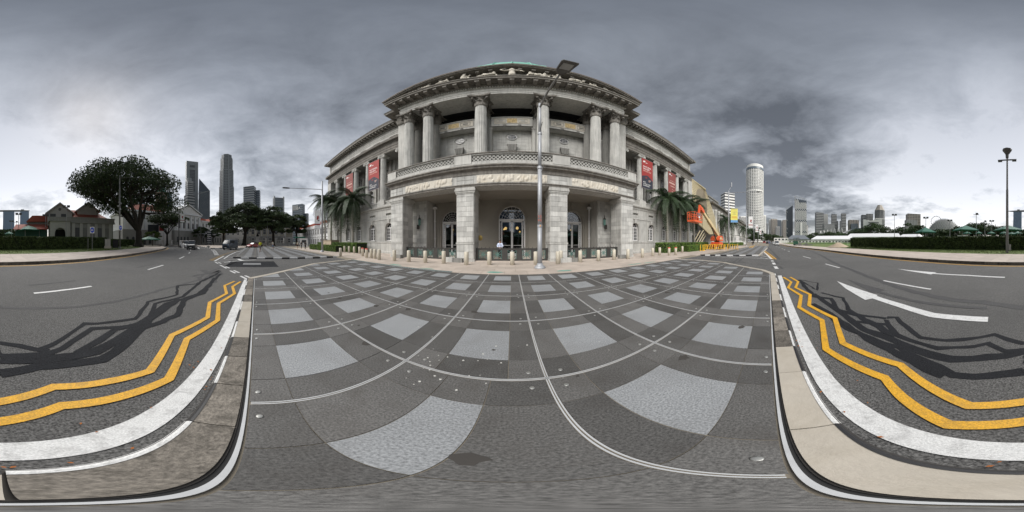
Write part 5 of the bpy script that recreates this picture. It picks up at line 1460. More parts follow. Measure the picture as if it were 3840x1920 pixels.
x, y = P(838, 72); tree('dark tree at the road bend beside the largest tree by the cream building', x, y, -.1, 14.2, 6.4, 4.5, 14000, .28, 'leaf_dark', seed=22, tr=.5, limbs=5, clump=60, flat=.8, low=.05, bark='bark_dark')
x, y = P(1025, 66); tree('dark tree with a forked trunk behind the white pier fence', x, y, -.1, 14.8, 6.9, 4.5, 16000, .28, 'leaf_dark', seed=15, tr=.6, limbs=6, clump=70, flat=.8, low=.05, bark='bark_dark')
x, y = P(1112, 72); tree('smaller dark tree at the end of the plaza beside the white lane building', x, y, -.1, 13.2, 5.4, 4.6, 11000, .28, 'leaf_dark', seed=17, tr=.42, limbs=5, clump=48, flat=.8, low=.05, bark='bark_dark')
x, y = P(755, 84); tree('small round tree before the middle of the white theatre side', x, y, -.1, 9.2, 4.2, 3.0, 5000, .28, 'leaf_dark', seed=19, tr=.25, limbs=4, clump=28, flat=.8, low=.1)
x, y = P(800, 90); tree('small tree beside the event poster at the end of the theatre side', x, y, -.1, 8.0, 3.8, 3.2, 4000, .28, 'leaf_mid', seed=20, tr=.22, limbs=4, clump=24, flat=.8, low=.2)
x, y = P(572, 62); tree('bright green young tree left of the umbrella tree', x, y, 0, 5.6, 3.2, 1.6, 3500, .26, 'leaf_bright', seed=21, tr=.2, limbs=4, clump=22, flat=.7, low=.1)
# background trees on the far side of the lawn, each its own thing
bgt = []
sizes = [(3030, 230, 9, 9), (3062, 210, 10, 9), (3110, 215, 11, 10), (3150, 200, 10, 9), (3200, 190, 11, 9), (3245, 185, 14, 12), (3285, 175, 17, 13), (3325, 180, 14, 11), (3368, 175, 12, 10), (3405, 165, 16, 12), (3440, 160, 14, 10),
         (3476, 170, 12, 10), (3515, 165, 11, 9), (3555, 160, 11, 10), (3600, 158, 13, 10), (3640, 150, 15, 13), (3680, 160, 16, 12), (3722, 165, 14, 11), (3762, 160, 13, 11), (3806, 165, 10, 9), (3838, 170, 9, 9), (28, 160, 11, 10), (66, 165, 11, 10), (104, 150, 10, 8), (132, 140, 11, 6)]
for i, (px, d, h, cr) in enumerate(sizes):
    x, y = P(px, d)
    nb = ('under the far left of the twin hotel towers', 'behind the white tents', 'behind the green canopies', 'below the domed arts hall')
    where = 'near the grey pavilion' if px > 3000 and px < 3100 else 'behind the long white tent' if 3100 <= px < 3260 else 'below the slanted white hotel' if 3260 <= px < 3340 else 'behind the floodlight mast left of the domed arts hall' if 3340 <= px < 3480 else 'below the domed arts hall' if 3480 <= px < 3590 else 'behind the white cabin and green canopies' if px >= 3590 and px < 3730 else 'under the three towered hotel' if px > 3730 or px < 90 else 'left of the red roofed club'
    nth = ('leftmost', 'second', 'third', 'fourth', 'fifth', 'sixth')[sum(1 for b in bgt if b == where)]; bgt.append(where)
    tree('%s dark tree in the row %s' % (nth, where), x, y, .2, h*1.12, cr*1.25, h*.25, 3200, .7, 'leaf_dark' if i % 3 else 'leaf_mid', seed=40+i, tr=.4, limbs=4, clump=34, flat=.8, low=-.35, name='background_tree', group='trees beyond the playing field')
for i, (px, d, h, cr) in enumerate(((2868, 330, 15, 14), (2893, 300, 14, 12), (2918, 260, 10, 9), (2840, 240, 20, 10), (2826, 190, 15, 8))):
    x, y = P(px, d)
    tree(('tree at the far end of the straight road', 'second tree at the far end of the straight road, right of the first', 'low tree beside the white bus down the road', 'tall dark tree below the round hotel tower', 'dark tree beyond the last banner lamps on the left kerb')[i], x, y, 0, h, cr, h*.25, 2200, .9, 'leaf_dark', seed=80+i, tr=.5, limbs=4, clump=30, flat=.8, low=-.1, name='street_tree')

# palms: separate fronds
def frond_mesh(L, droop, lw, seed):
    rr = random.Random(seed); mb = MB(); n = 32; P_ = []
    for i in range(n+1):
        t = i/n; P_.append(Vector((L*(t-.18*droop*t*t), 0, L*(.42*t-(.55+droop*.75)*t*t))))
    mb.path([tuple(p) for p in P_[::2]], [.035*(1-.8*k/16) for k in range(17)], 4)
    for i in range(3, n+1):
        t = i/n; p = P_[i]; d = (P_[i]-P_[i-1]).normalized(); ll = lw*(.35+1.2*t*(1-t)*2)*(.85+.3*rr.random())
        for s_ in (-1, 1):
            for o in (0, .5):
                q = p-d*(L/n*o); side = Vector((0, s_, 0)); tip = q+side*ll*.72+d*ll*.55+Vector((0, 0, -ll*(.42+.3*rr.random()))); mid_ = q+side*ll*.45+d*ll*.25+Vector((0, 0, ll*.02)); w = d*.019
                mb.add([tuple(q-w), tuple(q+w), tuple(mid_+w*1.2), tuple(mid_-w*1.2), tuple(tip)], [(0, 1, 2, 3), (3, 2, 4)])
    return mb.mesh('frond', 'leaf_palm')
FR = [frond_mesh(3.1, dr, .95, 5+k) for k, dr in enumerate((.3, .8, 1.35))]
def palm(x, y, h, label, seed, rr0=.16, s=1.0, nf=17, group='feather palms in the gallery hedges', pale=False, fk=3):
    rr = random.Random(seed); t = thing('palm_tree', label, 'palm tree', (x, y, 0), group=group)
    mb = MB(); prof = []
    lx, ly = rr.uniform(-.4, .4), rr.uniform(-.2, .2); n = 26
    for k in range(n):
        a = k/n; z = h*a; r_ = rr0*(1.25-.45*a)*(1+.05*(k % 2)); prof.append((lx*a*a, ly*a*a, z, r_))
    mb.path([(p[0], p[1], p[2]) for p in prof]+[(lx, ly, h)], [p[3] for p in prof]+[rr0*.8], 9)
    mb.build('trunk', 'palm_trunk', t)
    MB().path([(lx, ly, h-.02), (lx, ly, h+.5), (lx, ly, h+1.1)], [rr0*.85, rr0*.9, rr0*.5], 9).build('crownshaft', 'palm_shaft', t)
    for k in range(nf):
        a = k*2.4+rr.random()*.3; u = k/nf
        link('frond', FR[min(2, int(u*3))] if fk == 3 else FR[fk], t, (lx, ly, h+1.0-.25*u), (rr.uniform(-.15, .15), -.75+1.25*u+rr.uniform(-.1, .1), a), (s,)*3)
    return t
for i, (px, y, h, nm) in enumerate(((1323, 14.6, 7.1, 'nearest palm left of the portico, its crown across the faded banner'), (1277, 14.4, 6.5, 'second palm from the right in the left gallery hedge'), (1242, 14.8, 8.3, 'third palm in the left gallery hedge, near the building corner'), (1219, 14.2, 8.9, 'outermost left palm beside the white lane building'),
        (2503, 14.6, 6.9, 'nearest palm right of the portico, before the faded banner'), (2549, 14.4, 7.0, 'second palm from the left in the right gallery hedge, with a pale trunk'), (2580, 14.8, 7.4, 'third palm in the right gallery hedge behind the lift basket'), (2604, 14.2, 7.2, 'outermost right palm beside the golden screen'))):
    palm(y*tan(az(px)), y, h, nm, 60+i, .17, 1.12, 19)
for i, (px, d, h) in enumerate(((2697, 62, 7), (2722, 60, 8), (2745, 66, 8), (2786, 105, 8.5), (2804, 120, 8))):
    x, y = P(px, d); palm(x, y, h, ('palm in front of the city hall corner block', 'palm directly behind the yellow banner lamp', 'palm right of the yellow banner lamp before the colonnade', 'palm half way along the city hall colonnade', 'farthest palm by the end of the city hall')[i], 90+i, .2, 1.35, 15, 'palms along the city hall')

# ------------------------------------------------------------------ STREET FURNITURE
# the tall lamp in the middle
def tube_obj(name, m_, parent, *segs):
    mb = MB()
    for s_ in segs: mb.tube(*s_)
    return mb.build(name, m_, parent, False)
t = thing('street_lamp', 'tall light grey lamp post with a dark flat head in front of the porch', 'street lamp', (1.72, 9.98, .014))
MB().lathe([(.36, 0), (.36, .05), (.30, .12), (.20, .20), (.17, .30)], n=22).build('base_flange', 'lamp_grey', t, True)
MB().lathe([(.150, .25), (.145, 2.45)], n=22).build('lower_pole', 'lamp_grey', t, True)
MB().lathe([(.165, 2.42), (.165, 2.56)], n=22).build('collar', 'lamp_grey', t)
MB().lathe([(.140, 2.5), (.135, 6.2)], n=22).build('middle_pole', 'lamp_grey', t, True); MB().lathe([(.17, 6.1), (.17, 6.26)], n=22).build('collar', 'lamp_grey', t)
MB().lathe([(.115, 6.2), (.105, 8.9)], n=18).lathe([(.10, 8.9), (.085, 12.0)], n=18).build('upper_pole', 'lamp_grey', t, True); MB().lathe([(.135, 8.8), (.135, 8.95)], n=18).build('collar', 'lamp_grey', t)
MB().tube((0, 0, 9.0), (.10, -.32, 9.75), .022).build('short_rod', 'lamp_dark', t); MB().tube((.1, -.1, 5.85), (.24, -.2, 6.35), .03).build('bracket', 'lamp_dark', t)
MB().path([(0, 0, 11.5), (.22, -1.3, 12.1), (.5, -2.6, 12.75)], [.07, .065, .06], 8).build('arm', 'lamp_mid', t)
hd = MB(); p0 = Vector((.5, -2.6, 12.77)); dr = Vector((.12, -1.0, .12)).normalized(); sd2 = Vector((1, .12, 0)).normalized(); upv = sd2.cross(dr)*-1
v = []
for (u, w, hh) in ((0, .16, .05), (.35, .46, .10), (1.0, .55, .10), (1.12, .50, .05)):
    for s_, k in ((-1, 0), (1, 0), (1, 1), (-1, 1)): v.append(tuple(p0+dr*u*1.1+sd2*(s_*w*.72)+Vector((0, 0, hh*k*1.4))))
f = [(3, 2, 1, 0)]+[(4*k+i, 4*k+(i+1) % 4, 4*k+4+(i+1) % 4, 4*k+4+i) for k in range(3) for i in range(4)]+[(12, 13, 14, 15)]
hd.add(v, f).build('lamp_head', 'lamp_dark', t)
q = [p0+dr*.5+sd2*-.25, p0+dr*.5+sd2*.25, p0+dr*1.0+sd2*.25, p0+dr*1.0+sd2*-.25]; MB().add([tuple(a-Vector((0, 0, .012))) for a in q]+[tuple(a+Vector((0, 0, .02))) for a in q], [(0, 3, 2, 1), (0, 1, 5, 4), (1, 2, 6, 5), (2, 3, 7, 6), (3, 0, 4, 7)]).build('lens', 'tower_mid', t)
text('2 2', .17, 'lift_orange', t, (-.03, -.155, 2.98), (radians(90), 0, 0), 'number_label')['kind'] = 'stuff'; text('4 2', .17, 'lift_orange', t, (-.03, -.155, 2.76), (radians(90), 0, 0), 'number_label')['kind'] = 'stuff'; MB().box(-.03, .03, -.172, -.166, 2.45, 2.53).build('sticker', 'print_orange', t)
def lamp2(x, y, h, label, arm, z_arm, tilt=0, r=.11, m_='lamp_grey', group='street lamps along the road', zb=0, banner=None):
    t = thing('street_lamp', label, 'street lamp', (x, y, zb), group=group)
    MB().lathe([(.32, 0), (.3, .08), (r*1.6, .22), (r*1.4, .3)], n=14).build('base_flange', m_, t)
    MB().lathe([(r*1.25, .2), (r*.8, h)], n=14).build('pole', m_, t, True)
    if arm:
        ax, ay = arm; L = hypot(ax, ay)
        MB().path([(0, 0, z_arm), (ax*.5, ay*.5, z_arm+tilt*.6), (ax, ay, z_arm+tilt)], [.05, .045, .04], 6).build('arm', m_, t)
        e = Vector((ax, ay, 0))/L; n_ = Vector((-e.y, e.x, 0)); c = Vector((ax, ay, z_arm+tilt)); v = []
        for u, w in ((-.1, .07), (.25, .19), (.8, .17), (.95, .08)):
            for s_, k in ((-1, -.05), (1, -.05), (1, .06), (-1, .06)): v.append(tuple(c+e*u+n_*s_*w+Vector((0, 0, k))))
        MB().add(v, [(3, 2, 1, 0)]+[(4*k+i, 4*k+(i+1) % 4, 4*k+4+(i+1) % 4, 4*k+4+i) for k in range(3) for i in range(4)]+[(12, 13, 14, 15)]).build('lamp_head', 'lamp_dark', t)
    return t
lamp2(-23.7, 10.2, 11.0, 'lamp post with a long bare arm beside the left palms', (.2, -5.4), 9.6, -.35, r=.14)
lamp2(31.3, 7.7, 11.3, 'lamp post carrying the yellow banner beside the boom lift', (.3, -5.6), 10.9, .05, r=.14)
MB().tube((31.6, 7.2, 12.2), (31.6, 7.2, 13.1), .12, .12, 8).tube((31.3, 7.7, 11.3), (31.6, 7.2, 12.3), .03, .03, 5).build('camera_pod', 'lamp_grey', bpy.data.objects['street_lamp.002']).location = (-31.3, -7.7, 0)
for i, (xx, nm) in enumerate(((57, 'first banner lamp beyond the boom lift on the left kerb'), (85, 'second banner lamp beyond the boom lift'), (117, 'third banner lamp down the road'), (150, 'fourth lamp down the road by the dark tree'), (190, 'farthest lamp down the road'))):
    lamp2(xx, 8.2-.01*xx, 12.0, nm, (.5, -3.5), 11.6, .2, r=.12)
tp = lamp2(*P(449, 33.4), 14.8, 'tall grey lamp post before the rain tree with a blue arrow sign', (-3.2, 1.6), 14.2, .5, r=.16, m_='lamp_mid', zb=.25, group=None)
MB().box(-.4, .4, -.05, .05, 9.0, 9.08).ball(-.4, 0, 8.8, .14).ball(.45, 0, 8.2, .2).build('camera_bracket', 'metal_grey', tp)
lamp2(*P(671, 47), 9.5, 'dark lamp post with a speckled banner in front of the umbrella tree', None, 0, r=.13, m_='lamp_dark', zb=0, group=None)
lamp2(*P(1003, 62), 9.0, 'thin grey post between the two trees before the cream building', None, 0, r=.09, m_='lamp_grey', group=None)
lamp2(*P(753, 74), 9.6, 'thin pole in front of the white theatre side', None, 0, r=.08, m_='lamp_mid', group=None)
x, y = P(3777, 21.8)
t = thing('street_lamp', 'tall dark post with a flared top lamp and a twin cross arm across the road', 'street lamp', (x, y, .12))
MB().box(-.55, .55, -.4, .4, 0, .05).build('concrete_base', 'kerb_beige', t)
MB().cyl(0, 0, 0, 8.2, .20, .165, 8).cyl(0, 0, 8.2, 13.2, .135, .11, 8).build('pole', 'lamp_mid', t)
MB().box(-1.25, 1.25, -.09, .09, 12.55, 12.68).build('cross_arm', 'lamp_dark', t)
for sx in (-1, 1): MB().box(sx*.95-.28, sx*.95+.28, -.14, .14, 12.38, 12.56).build('flood_lamp', 'lamp_dark', t)
MB().lathe([(.20, 12.9), (.24, 13.5), (.62, 14.1), (.66, 14.3), (.2, 14.36)], n=8).build('lantern_head', 'lamp_dark', t)
MB().box(-.5, -.2, -.1, .1, .35, 1.1).build('control_box', 'metal_grey', t)
# banners on poles
def pole_banner(x, y, z0, z1, w, rz, label, style):
    t = thing('pole_banner', label, 'banner', (x, y, z0), rz); h = z1-z0
    MB().tube((-.05, 0, h), (w+.05, 0, h), .02).build('rod', 'metal_grey', t); MB().tube((-.05, 0, 0), (w+.05, 0, 0), .02).build('rod', 'metal_grey', t)
    if style == 'yellow':
        MB().box(0, w, -.01, .01, h*.17, h).build('cloth', 'banner_yellow', t); MB().box(0, w, -.01, .01, 0, h*.17).build('blue_strip', 'banner_blue', t)
        p = MB()
        for z, a, b_ in ((.90, .08, .92), (.74, .2, .85), (.66, .42, .6), (.58, .28, .78)):
            k = a
            while k < b_: p.box(k*w, min(k+.05, b_)*w, -.016, -.011, z*h, (z+.035)*h); k += .075
        p.build('small_print', 'metal_grey', t, kind='stuff')
        p = MB()
        for z in (.38, .30):
            k = .14
            while k < .9: p.box(k*w, (k+.07)*w, -.016, -.011, z*h, (z+.05)*h); k += .1
        p.build('orange_print', 'print_orange', t, kind='stuff')
    else:
        MB().box(0, w, -.01, .01, 0, h).build('cloth', 'tent_white', t)
        MB().box(.0, w, -.016, -.011, h*.20, h*.27).build('red_band', 'banner_red', t)
        MB().xz([(w*.35, h*.5), (w*.6, h*.48), (w*.75, h*.6), (w*.68, h*.72), (w*.4, h*.7)], -.016, -.011).build('red_figure', 'banner_red', t); MB().xz([(w*.5, h*.42), (w*.8, h*.42), (w*.78, h*.47), (w*.52, h*.48)], -.016, -.011).build('dark_mark', 'banner_navy', t)
    return t
pole_banner(30.95, 7.2, 5.1, 7.7, 1.35, radians(-76), 'yellow and blue notice banner on the lamp post beside the boom lift', 'yellow')
pole_banner(-23.95, 10.0, 3.9, 6.9, -.95+0, radians(62), 'white banner with red print on the lamp post by the left palms', 'white') if False else pole_banner(-24.35, 9.15, 3.5, 6.3, .95, radians(66), 'white banner with red print on the lamp post by the left palms', 'white')
for i, xx in enumerate((57, 85, 117)): pole_banner(xx+.2, 7.4-.01*xx, 6.2, 10.0, 1.5, radians(-82), ('white and red banner on the first lamp beyond the boom lift', 'white and red banner on the second lamp beyond the boom lift', 'white and red banner on the third lamp down the road')[i], 'white')
x, y = P(676, 46.8); pole_banner(x, y, 6.8, 9.2, 1.2, az(676)*-1, 'speckled grey banner on the dark lamp post before the theatre', 'white')
# round blue arrow signs
def arrow_sign(x, y, z0, z1, label, pole=True, face=0):
    t = thing('arrow_sign', label, 'road sign', (x, y, z0), face); h = z1-z0
    if pole: MB().cyl(0, .05, 0, h, .045, .045, 8).build('post', 'metal_grey', t)
    MB().box(-.36, .36, -.012, .012, h-1.05, h-.05).build('sign_board', 'frame_white', t)
    MB().xz([(.31*cos(a), h-.55+.42*sin(a)) for a in [i*2*pi/24 for i in range(24)]], -.022, -.013).build('blue_disc', 'sign_blue', t)
    MB().xz([(-.22, h-.55), (-.02, h-.37), (-.02, h-.50), (.2, h-.50), (.2, h-.60), (-.02, h-.60), (-.02, h-.73)], -.032, -.023).build('arrow', 'print_white', t)
    return t
x, y = P(346, 26.8); arrow_sign(x, y, .3, 3.9, 'blue round sign with a white left arrow on its own post in the verge', True, -az(346))
x, y = P(452, 32.9); arrow_sign(x, y, 2.6, 4.75, 'blue round sign with a white left arrow fixed to the tall lamp post', False, -az(452)+.5)
x, y = P(330, 26.3); t = MB().cyl(0, 0, 0, 1.75, .04, .04, 6).build('marker_post', 'metal_grey', None); t.location = (x, y, .28); tag(t, 'short thin grey post just left of the blue arrow sign', 'post')
x, y = P(404, 29.5); t = thing('utility_cabinet', 'pale green metal utility cabinet in front of the dark hedge', 'cabinet', (x, y, .42), -az(404)); MB().box(-.62, .62, -.4, .4, 0, .35).build('plinth', 'kerb_beige', t); MB().box(-.5, .5, -.3, .3, .35, 1.5).box(-.55, .55, -.35, .35, 1.5, 1.58).build('cabinet_box', 'club_light', t); MB().box(-.01, .01, -.32, -.30, .4, 1.46).build('door_seam', 'lamp_dark', t)
x, y = P(433, 31.5); t = thing('utility_cabinet', 'dark green metal utility cabinet beside the tall lamp post', 'cabinet', (x, y, .42), -az(433)); MB().box(-.5, .5, -.3, .3, 0, 1.4).box(-.55, .55, -.35, .35, 1.4, 1.46).build('cabinet_box', 'cloth_black', t)
# bollards
bm = MB().lathe([(.155, 0), (.155, .85), (.14, .885), (0.02, .9)], n=20).mesh('bollard', 'bollard', True)
bl = [(1277, 961, 0), (1292, 946, 0), (1309, 947.5, 0), (1328, 949.5, 0), (1348, 951.5, 0), (1360, 961, 1), (1375, 966.5, 1), (1392, 968, 0), (1406, 970, 0), (1422, 974, 0), (1479, 978.5, 0), (1533, 982, 0), (1595, 985, 0), (1664, 988, 0), (1749, 993.5, 0), (1738, 973, 0), (1835, 993, 0), (1921, 993.5, 0), (2009, 992, 0), (2092, 990.5, 0), (2103, 984, 0), (2176, 983, 0), (2244, 979, 0), (2303, 974.5, 0), (2355, 971.5, 0), (2409, 966, 0), (2448, 960.5, 0), (2474, 957.5, 0), (2509, 958, 1), (2534, 956, 1), (2526, 943.5, 0), (2543, 942, 0), (2559, 947, 0)]
def side_lab(px):
    order = sorted(b[0] for b in bl)
    n = ('leftmost', 'second', 'third', 'fourth', 'fifth', 'sixth', 'seventh', 'eighth', 'ninth', 'tenth', 'eleventh', 'twelfth', 'thirteenth', 'fourteenth', 'fifteenth', 'sixteenth', 'seventeenth')
    i = order.index(px)
    if i < 17: return ('leftmost of all the bollards' if i == 0 else n[i]+' bollard from the left end')
    j = len(order)-1-i; return ('rightmost of all the bollards' if j == 0 else n[j]+' bollard from the right end')
for px, py, red in bl:
    x, y = G(px, py, .014)
    o = link('bollard', bm, None, (x, y, .014)); s_ = 'cream bollard with a red top, ' if red else 'plain cream bollard, '
    tag(o, s_+side_lab(px)+(' of the row' if 'of all' not in side_lab(px) else ''), 'bollard', 'cream bollards along the forecourt')
    if red: MB().lathe([(.158, .80), (.158, .86), (.142, .892), (.02, .905)], n=20).build('red_cap', 'bollard_red', o)
# yellow barriers round the lift
def barrier(x, y, rz, label):
    t = thing('crowd_barrier', label, 'barrier', (x, y, .01), rz, 'black and yellow barriers round the boom lift')
    MB().box(-1.0, 1.0, -.02, .02, .95, 1.0).box(-1.0, 1.0, -.02, .02, .2, .25).build('rail', 'barrier_yellow', t)
    for xx in (-1.0, 1.0): MB().box(xx-.03, xx+.03, -.03, .03, .05, 1.1).box(xx-.04, xx+.04, -.3, .3, 0, .05).build('leg', 'barrier_yellow', t)
    for k in range(8): MB().xz([(-.9+k*.23, .25), (-.80+k*.23, .25), (-.68+k*.23, .95), (-.78+k*.23, .95)], -.012, .012).build('bar', 'barrier_yellow' if k % 2 else 'rubber', t)
for i, px in enumerate((2630, 2648, 2664, 2681, 2698, 2712, 2748)):
    x, y = P(px, 31.5+(i % 2)*.4); nn = ('leftmost', 'second', 'third', 'fourth', 'fifth', 'sixth', 'rightmost')[i]
    barrier(x, y, -az(px)+(.15 if i % 2 else -.1), '%s yellow and black barrier in the row before the boom lift' % nn)
for i, (px, d) in enumerate(((2617, 29.5), (2626.5, 28.5), (2636, 28.8), (2640.5, 29.4))):
    x, y = P(px, d); o = MB().cyl(0, 0, 0, 1.05, .06, .06, 8).cyl(0, 0, 0, .06, .2, .2, 10).build('yellow_post', 'barrier_yellow', None); o.location = (x, y, .014)
    tag(o, '%s thin yellow delineator post at the hedge end before the boom lift' % ('leftmost', 'second', 'third', 'fourth')[i], 'post', 'yellow posts beside the barriers')
# boom lift
t = thing('boom_lift', 'orange and cream telescopic boom lift parked on the forecourt with its basket raised', 'boom lift', (33.6, 10.9, .014), radians(180))
MB().box(-1.35, 1.35, -1.0, 1.0, .45, 1.25).box(-1.1, 1.1, -.9, .9, 1.25, 1.45).build('chassis', 'lift_orange', t)
wh = MB().tube((0, -.2, 0), (0, .2, 0), .46, .46, 18).mesh('wheel', 'rubber'); rm_ = MB().tube((0, -.21, 0), (0, .21, 0), .22, .22, 12).mesh('rim', 'lift_cream')
for sx in (-1.05, 1.05):
    for sy in (-1.05, 1.05): w_ = link('wheel', wh, t, (sx, sy, .46)); link('rim', rm_, w_)
MB().cyl(0, 0, 1.4, 1.65, .55, .55, 18).build('turntable', 'rubber', t)
tb = MB(); pr = [(-1.5, 1.7), (-1.6, 2.1), (-1.35, 2.5), (-.4, 2.75), (.5, 2.7), (1.2, 2.35), (1.35, 1.9), (1.2, 1.65), (-1.2, 1.62)]
tb.xz(pr, .35, 1.0); tb.build('engine_cover', 'lift_orange', t); MB().xz([(-1.2, 1.95), (.2, 2.5), (.9, 2.3), (1.1, 1.95)], 1.0, 1.012).build('cover_stripe', 'lift_cream', t)
MB().xz(pr, -1.0, -.4).build('engine_cover', 'lift_orange', t); MB().box(-.6, .4, -.35, .3, 1.65, 2.5).build('turret', 'lift_cream', t)
def beam(mb, p, q, w, h_):
    p, q = Vector(p), Vector(q); d = (q-p).normalized(); u = Vector((0, 1, 0)); n_ = d.cross(u).normalized()
    v = [tuple(e+u*(a*w/2)+n_*(b_*h_/2)) for e in (p, q) for a, b_ in ((-1, -1), (1, -1), (1, 1), (-1, 1))]
    return mb.add(v, [(3, 2, 1, 0), (4, 5, 6, 7)]+[(i, (i+1) % 4, 4+(i+1) % 4, 4+i) for i in range(4)])
piv = (-.9, 0, 2.75); tip = (9.0, 0, 6.9)
beam(MB(), (-1.0, 0, 2.75), (5.2, 0, 5.3), .50, .62).build('outer_boom', 'lift_cream', t); beam(MB(), (5.1, 0, 5.28), (7.9, 0, 6.43), .38, .46).build('inner_boom', 'lift_cream', t)
beam(MB(), (7.6, 0, 6.35), (8.7, 0, 6.85), .46, .54).build('boom_head', 'lift_orange', t); MB().tube((.3, 0, 1.7), (3.2, 0, 4.1), .11, .11, 8).build('lift_cylinder', 'rubber', t)
beam(MB(), (8.6, 0, 6.9), (9.0, 0, 7.15), .3, .3).tube((9.0, 0, 7.2), (9.3, 0, 5.9), .12, .12, 8).build('jib', 'lift_orange', t); beam(MB(), (9.1, 0, 7.3), (9.9, 0, 4.75), .30, .22).build('jib_arm', 'lift_orange', t)
text('GENIE', .42, 'metal_grey', t, (2.6, .262, 4.05), (radians(90), radians(22), pi), 'boom_lettering') if False else None
MB().box(9.5, 12.3, -.6, .6, 4.35, 4.62).build('basket_floor', 'lift_orange', t)
for z in (5.05, 5.35, 5.72):
    mb = MB()
    for a, b_ in (((9.5, -.6), (12.3, -.6)), ((12.3, -.6), (12.3, .6)), ((12.3, .6), (9.5, .6)), ((9.5, .6), (9.5, -.6))): mb.tube((*a, z), (*b_, z), .035, .035, 6)
    mb.build('basket_rail', 'lift_orange', t)
for xx in (9.5, 10.2, 10.9, 11.6, 12.3):
    for yy in (-.6, .6): MB().tube((xx, yy, 4.6), (xx, yy, 5.72), .035, .035, 6).build('basket_post', 'lift_orange', t)
MB().box(10.0, 11.0, .35, .62, 5.2, 5.75).ball(10.3, .45, 5.6, .35, .2, .25).ball(10.75, .45, 5.58, .3, .2, .25).build('control_panel', 'cloth_grey', t); MB().box(10.5, 10.95, .63, .65, 5.0, 5.25).build('notice_plate', 'print_white', t)
# ------------------------------------------------------------------ CITY HALL AND GOLDEN SCREEN (right of the gallery)
t = thing('golden_screen_entrance', 'sloping golden louvred screen roof hanging between the gallery and the city hall', 'entrance canopy', (41, 18, 0))
def PZ(px, py, y): d = y/cos(az(px)); return Vector((d*sin(az(px)), y, ZH(py, d)))
A_, B_, C_, D_, E_ = PZ(2588, 668, 21.5), PZ(2646, 711, 18.3), PZ(2702, 877, 17.2), PZ(2660, 877, 16.4), PZ(2613, 833, 17.0)
n = 34
for i in range(n):
    u0, u1 = i/n, (i+.72)/n
    l0, l1 = (A_.lerp(E_, min(1, u0*1.6)) if u0 < .62 else E_.lerp(D_, (u0-.62)/.38)), (A_.lerp(E_, min(1, u1*1.6)) if u1 < .62 else E_.lerp(D_, (u1-.62)/.38))
    r0, r1 = B_.lerp(C_, u0), B_.lerp(C_, u1); o = Vector((0, .25, .12))
    vs = [l0, r0, r1, l1]; MB().add([tuple(v-Vector((41, 18, 0))) for v in vs]+[tuple(v-Vector((41, 18, 0))+o) for v in vs], [(0, 1, 2, 3), (7, 6, 5, 4), (0, 4, 5, 1), (1, 5, 6, 2), (2, 6, 7, 3), (3, 7, 4, 0)]).build('louvre', 'veil_gold', t)
bk_ = MB(); vs = [A_, B_, C_, D_, E_]; bk_.add([tuple(v-Vector((41, 18, 0))+Vector((0, .5, 0))) for v in vs], [(0, 1, 2, 3, 4)]).build('screen_backing', 'veil_dark', t)
mb = MB()
for k in range(4): mb.tube((-5.0+k*1.6, 0.5, .1), (-3.0+k*2.2, -1.2, 4.2+.3*k), .14, .14, 6)
for (a, b_) in ((A_, B_), (D_, E_), (E_, A_), (C_, D_)): mb.tube(tuple(a-Vector((41, 18, 0))), tuple(b_-Vector((41, 18, 0))), .2, .2, 6)
mb.build('canopy_frame', 'veil_gold', t)
MB().box(-7.5, 4.5, 1.0, 8, 0, 4.0).build('entrance_lobby', 'plaster_grey', t); MB().box(-6.2, 1.2, .9, 1.02, .1, 3.1).build('lobby_glass', 'glass', t)

CH = thing('city_hall_building', 'long grey classical building with a colonnade along the road behind the boom lift', 'building', (50, 18, 0))
def chb(mb, name, m_, **k): return mb.build(name, m_, CH, world=True, **k)
chb(MB().box(50, 63, 18.0, 60, 0, 12.6).box(63, 124, 20.5, 60, 0, 12.6).box(124, 136, 18.0, 60, 0, 12.6), 'wall', 'stone')
chb(MB().box(49.6, 136.4, 17.6, 24, 0, 1.0).box(63, 124, 17.9, 20.6, 1.0, 4.6), 'podium', 'stone')
b = MB()
for x0, x1, yf in ((50, 63, 18.0), (63, 124, 18.3), (124, 136, 18.0)):
    profile_run(b, [(0, 4.5), (.1, 4.55), (.2, 4.8), (0, 4.9)], x0, x1, yf)
    profile_run(b, [(0, 11.9), (.06, 12.4), (.1, 12.8), (.14, 13.3), (.9, 13.5), (1.0, 13.95), (0, 14.0)], x0, x1, yf, 30 if x0 != 63 else None)
chb(b, 'cornice', 'stone_weathered')
chb(MB().box(63, 124, 18.4, 20.5, 11.9, 13.6).box(50.2, 62.8, 18.2, 58, 12.6, 13.9).box(124.2, 135.8, 18.2, 58, 12.6, 13.9), 'entablature', 'stone')
chb(MB().box(51, 62, 19.6, 56, 13.9, 16.2).box(62, 125, 22, 56, 13.6, 15.8).box(125, 135, 19.6, 56, 13.9, 16.2).box(50.7, 62.3, 19.3, 56.3, 16.2, 16.6).box(62.3, 124.7, 21.7, 56.3, 15.8, 16.2).box(124.7, 135.3, 19.3, 56.3, 16.2, 16.6), 'attic', 'stone_dark')
chc = MB().lathe([(.62, 0), (.62, .3), (.55, .35), (.47, 6.5), (.6, 6.7), (.66, 7.3)], n=12).mesh('column', 'stone_column', True)
for k in range(17): link('column', chc, CH, (65+k*3.6-50, 19.2-18, 4.6))
for k in range(3): link('column', chc, CH, (53+k*3.5-50, 17.7-18, 4.6)); link('column', chc, CH, (126.5+k*3.5-50, 17.7-18, 4.6))
for k in range(17):
    x = 66.8+k*3.6
    for z0, z1 in ((5.4, 8.0), (8.8, 11.0)): chb(MB().box(x-.6, x+.6, 20.40, 20.49, z0, z1), 'window', 'window_dark')
    chb(MB().box(x-.5, x+.5, 17.82, 17.89, 1.9, 3.6), 'window', 'window_dark')
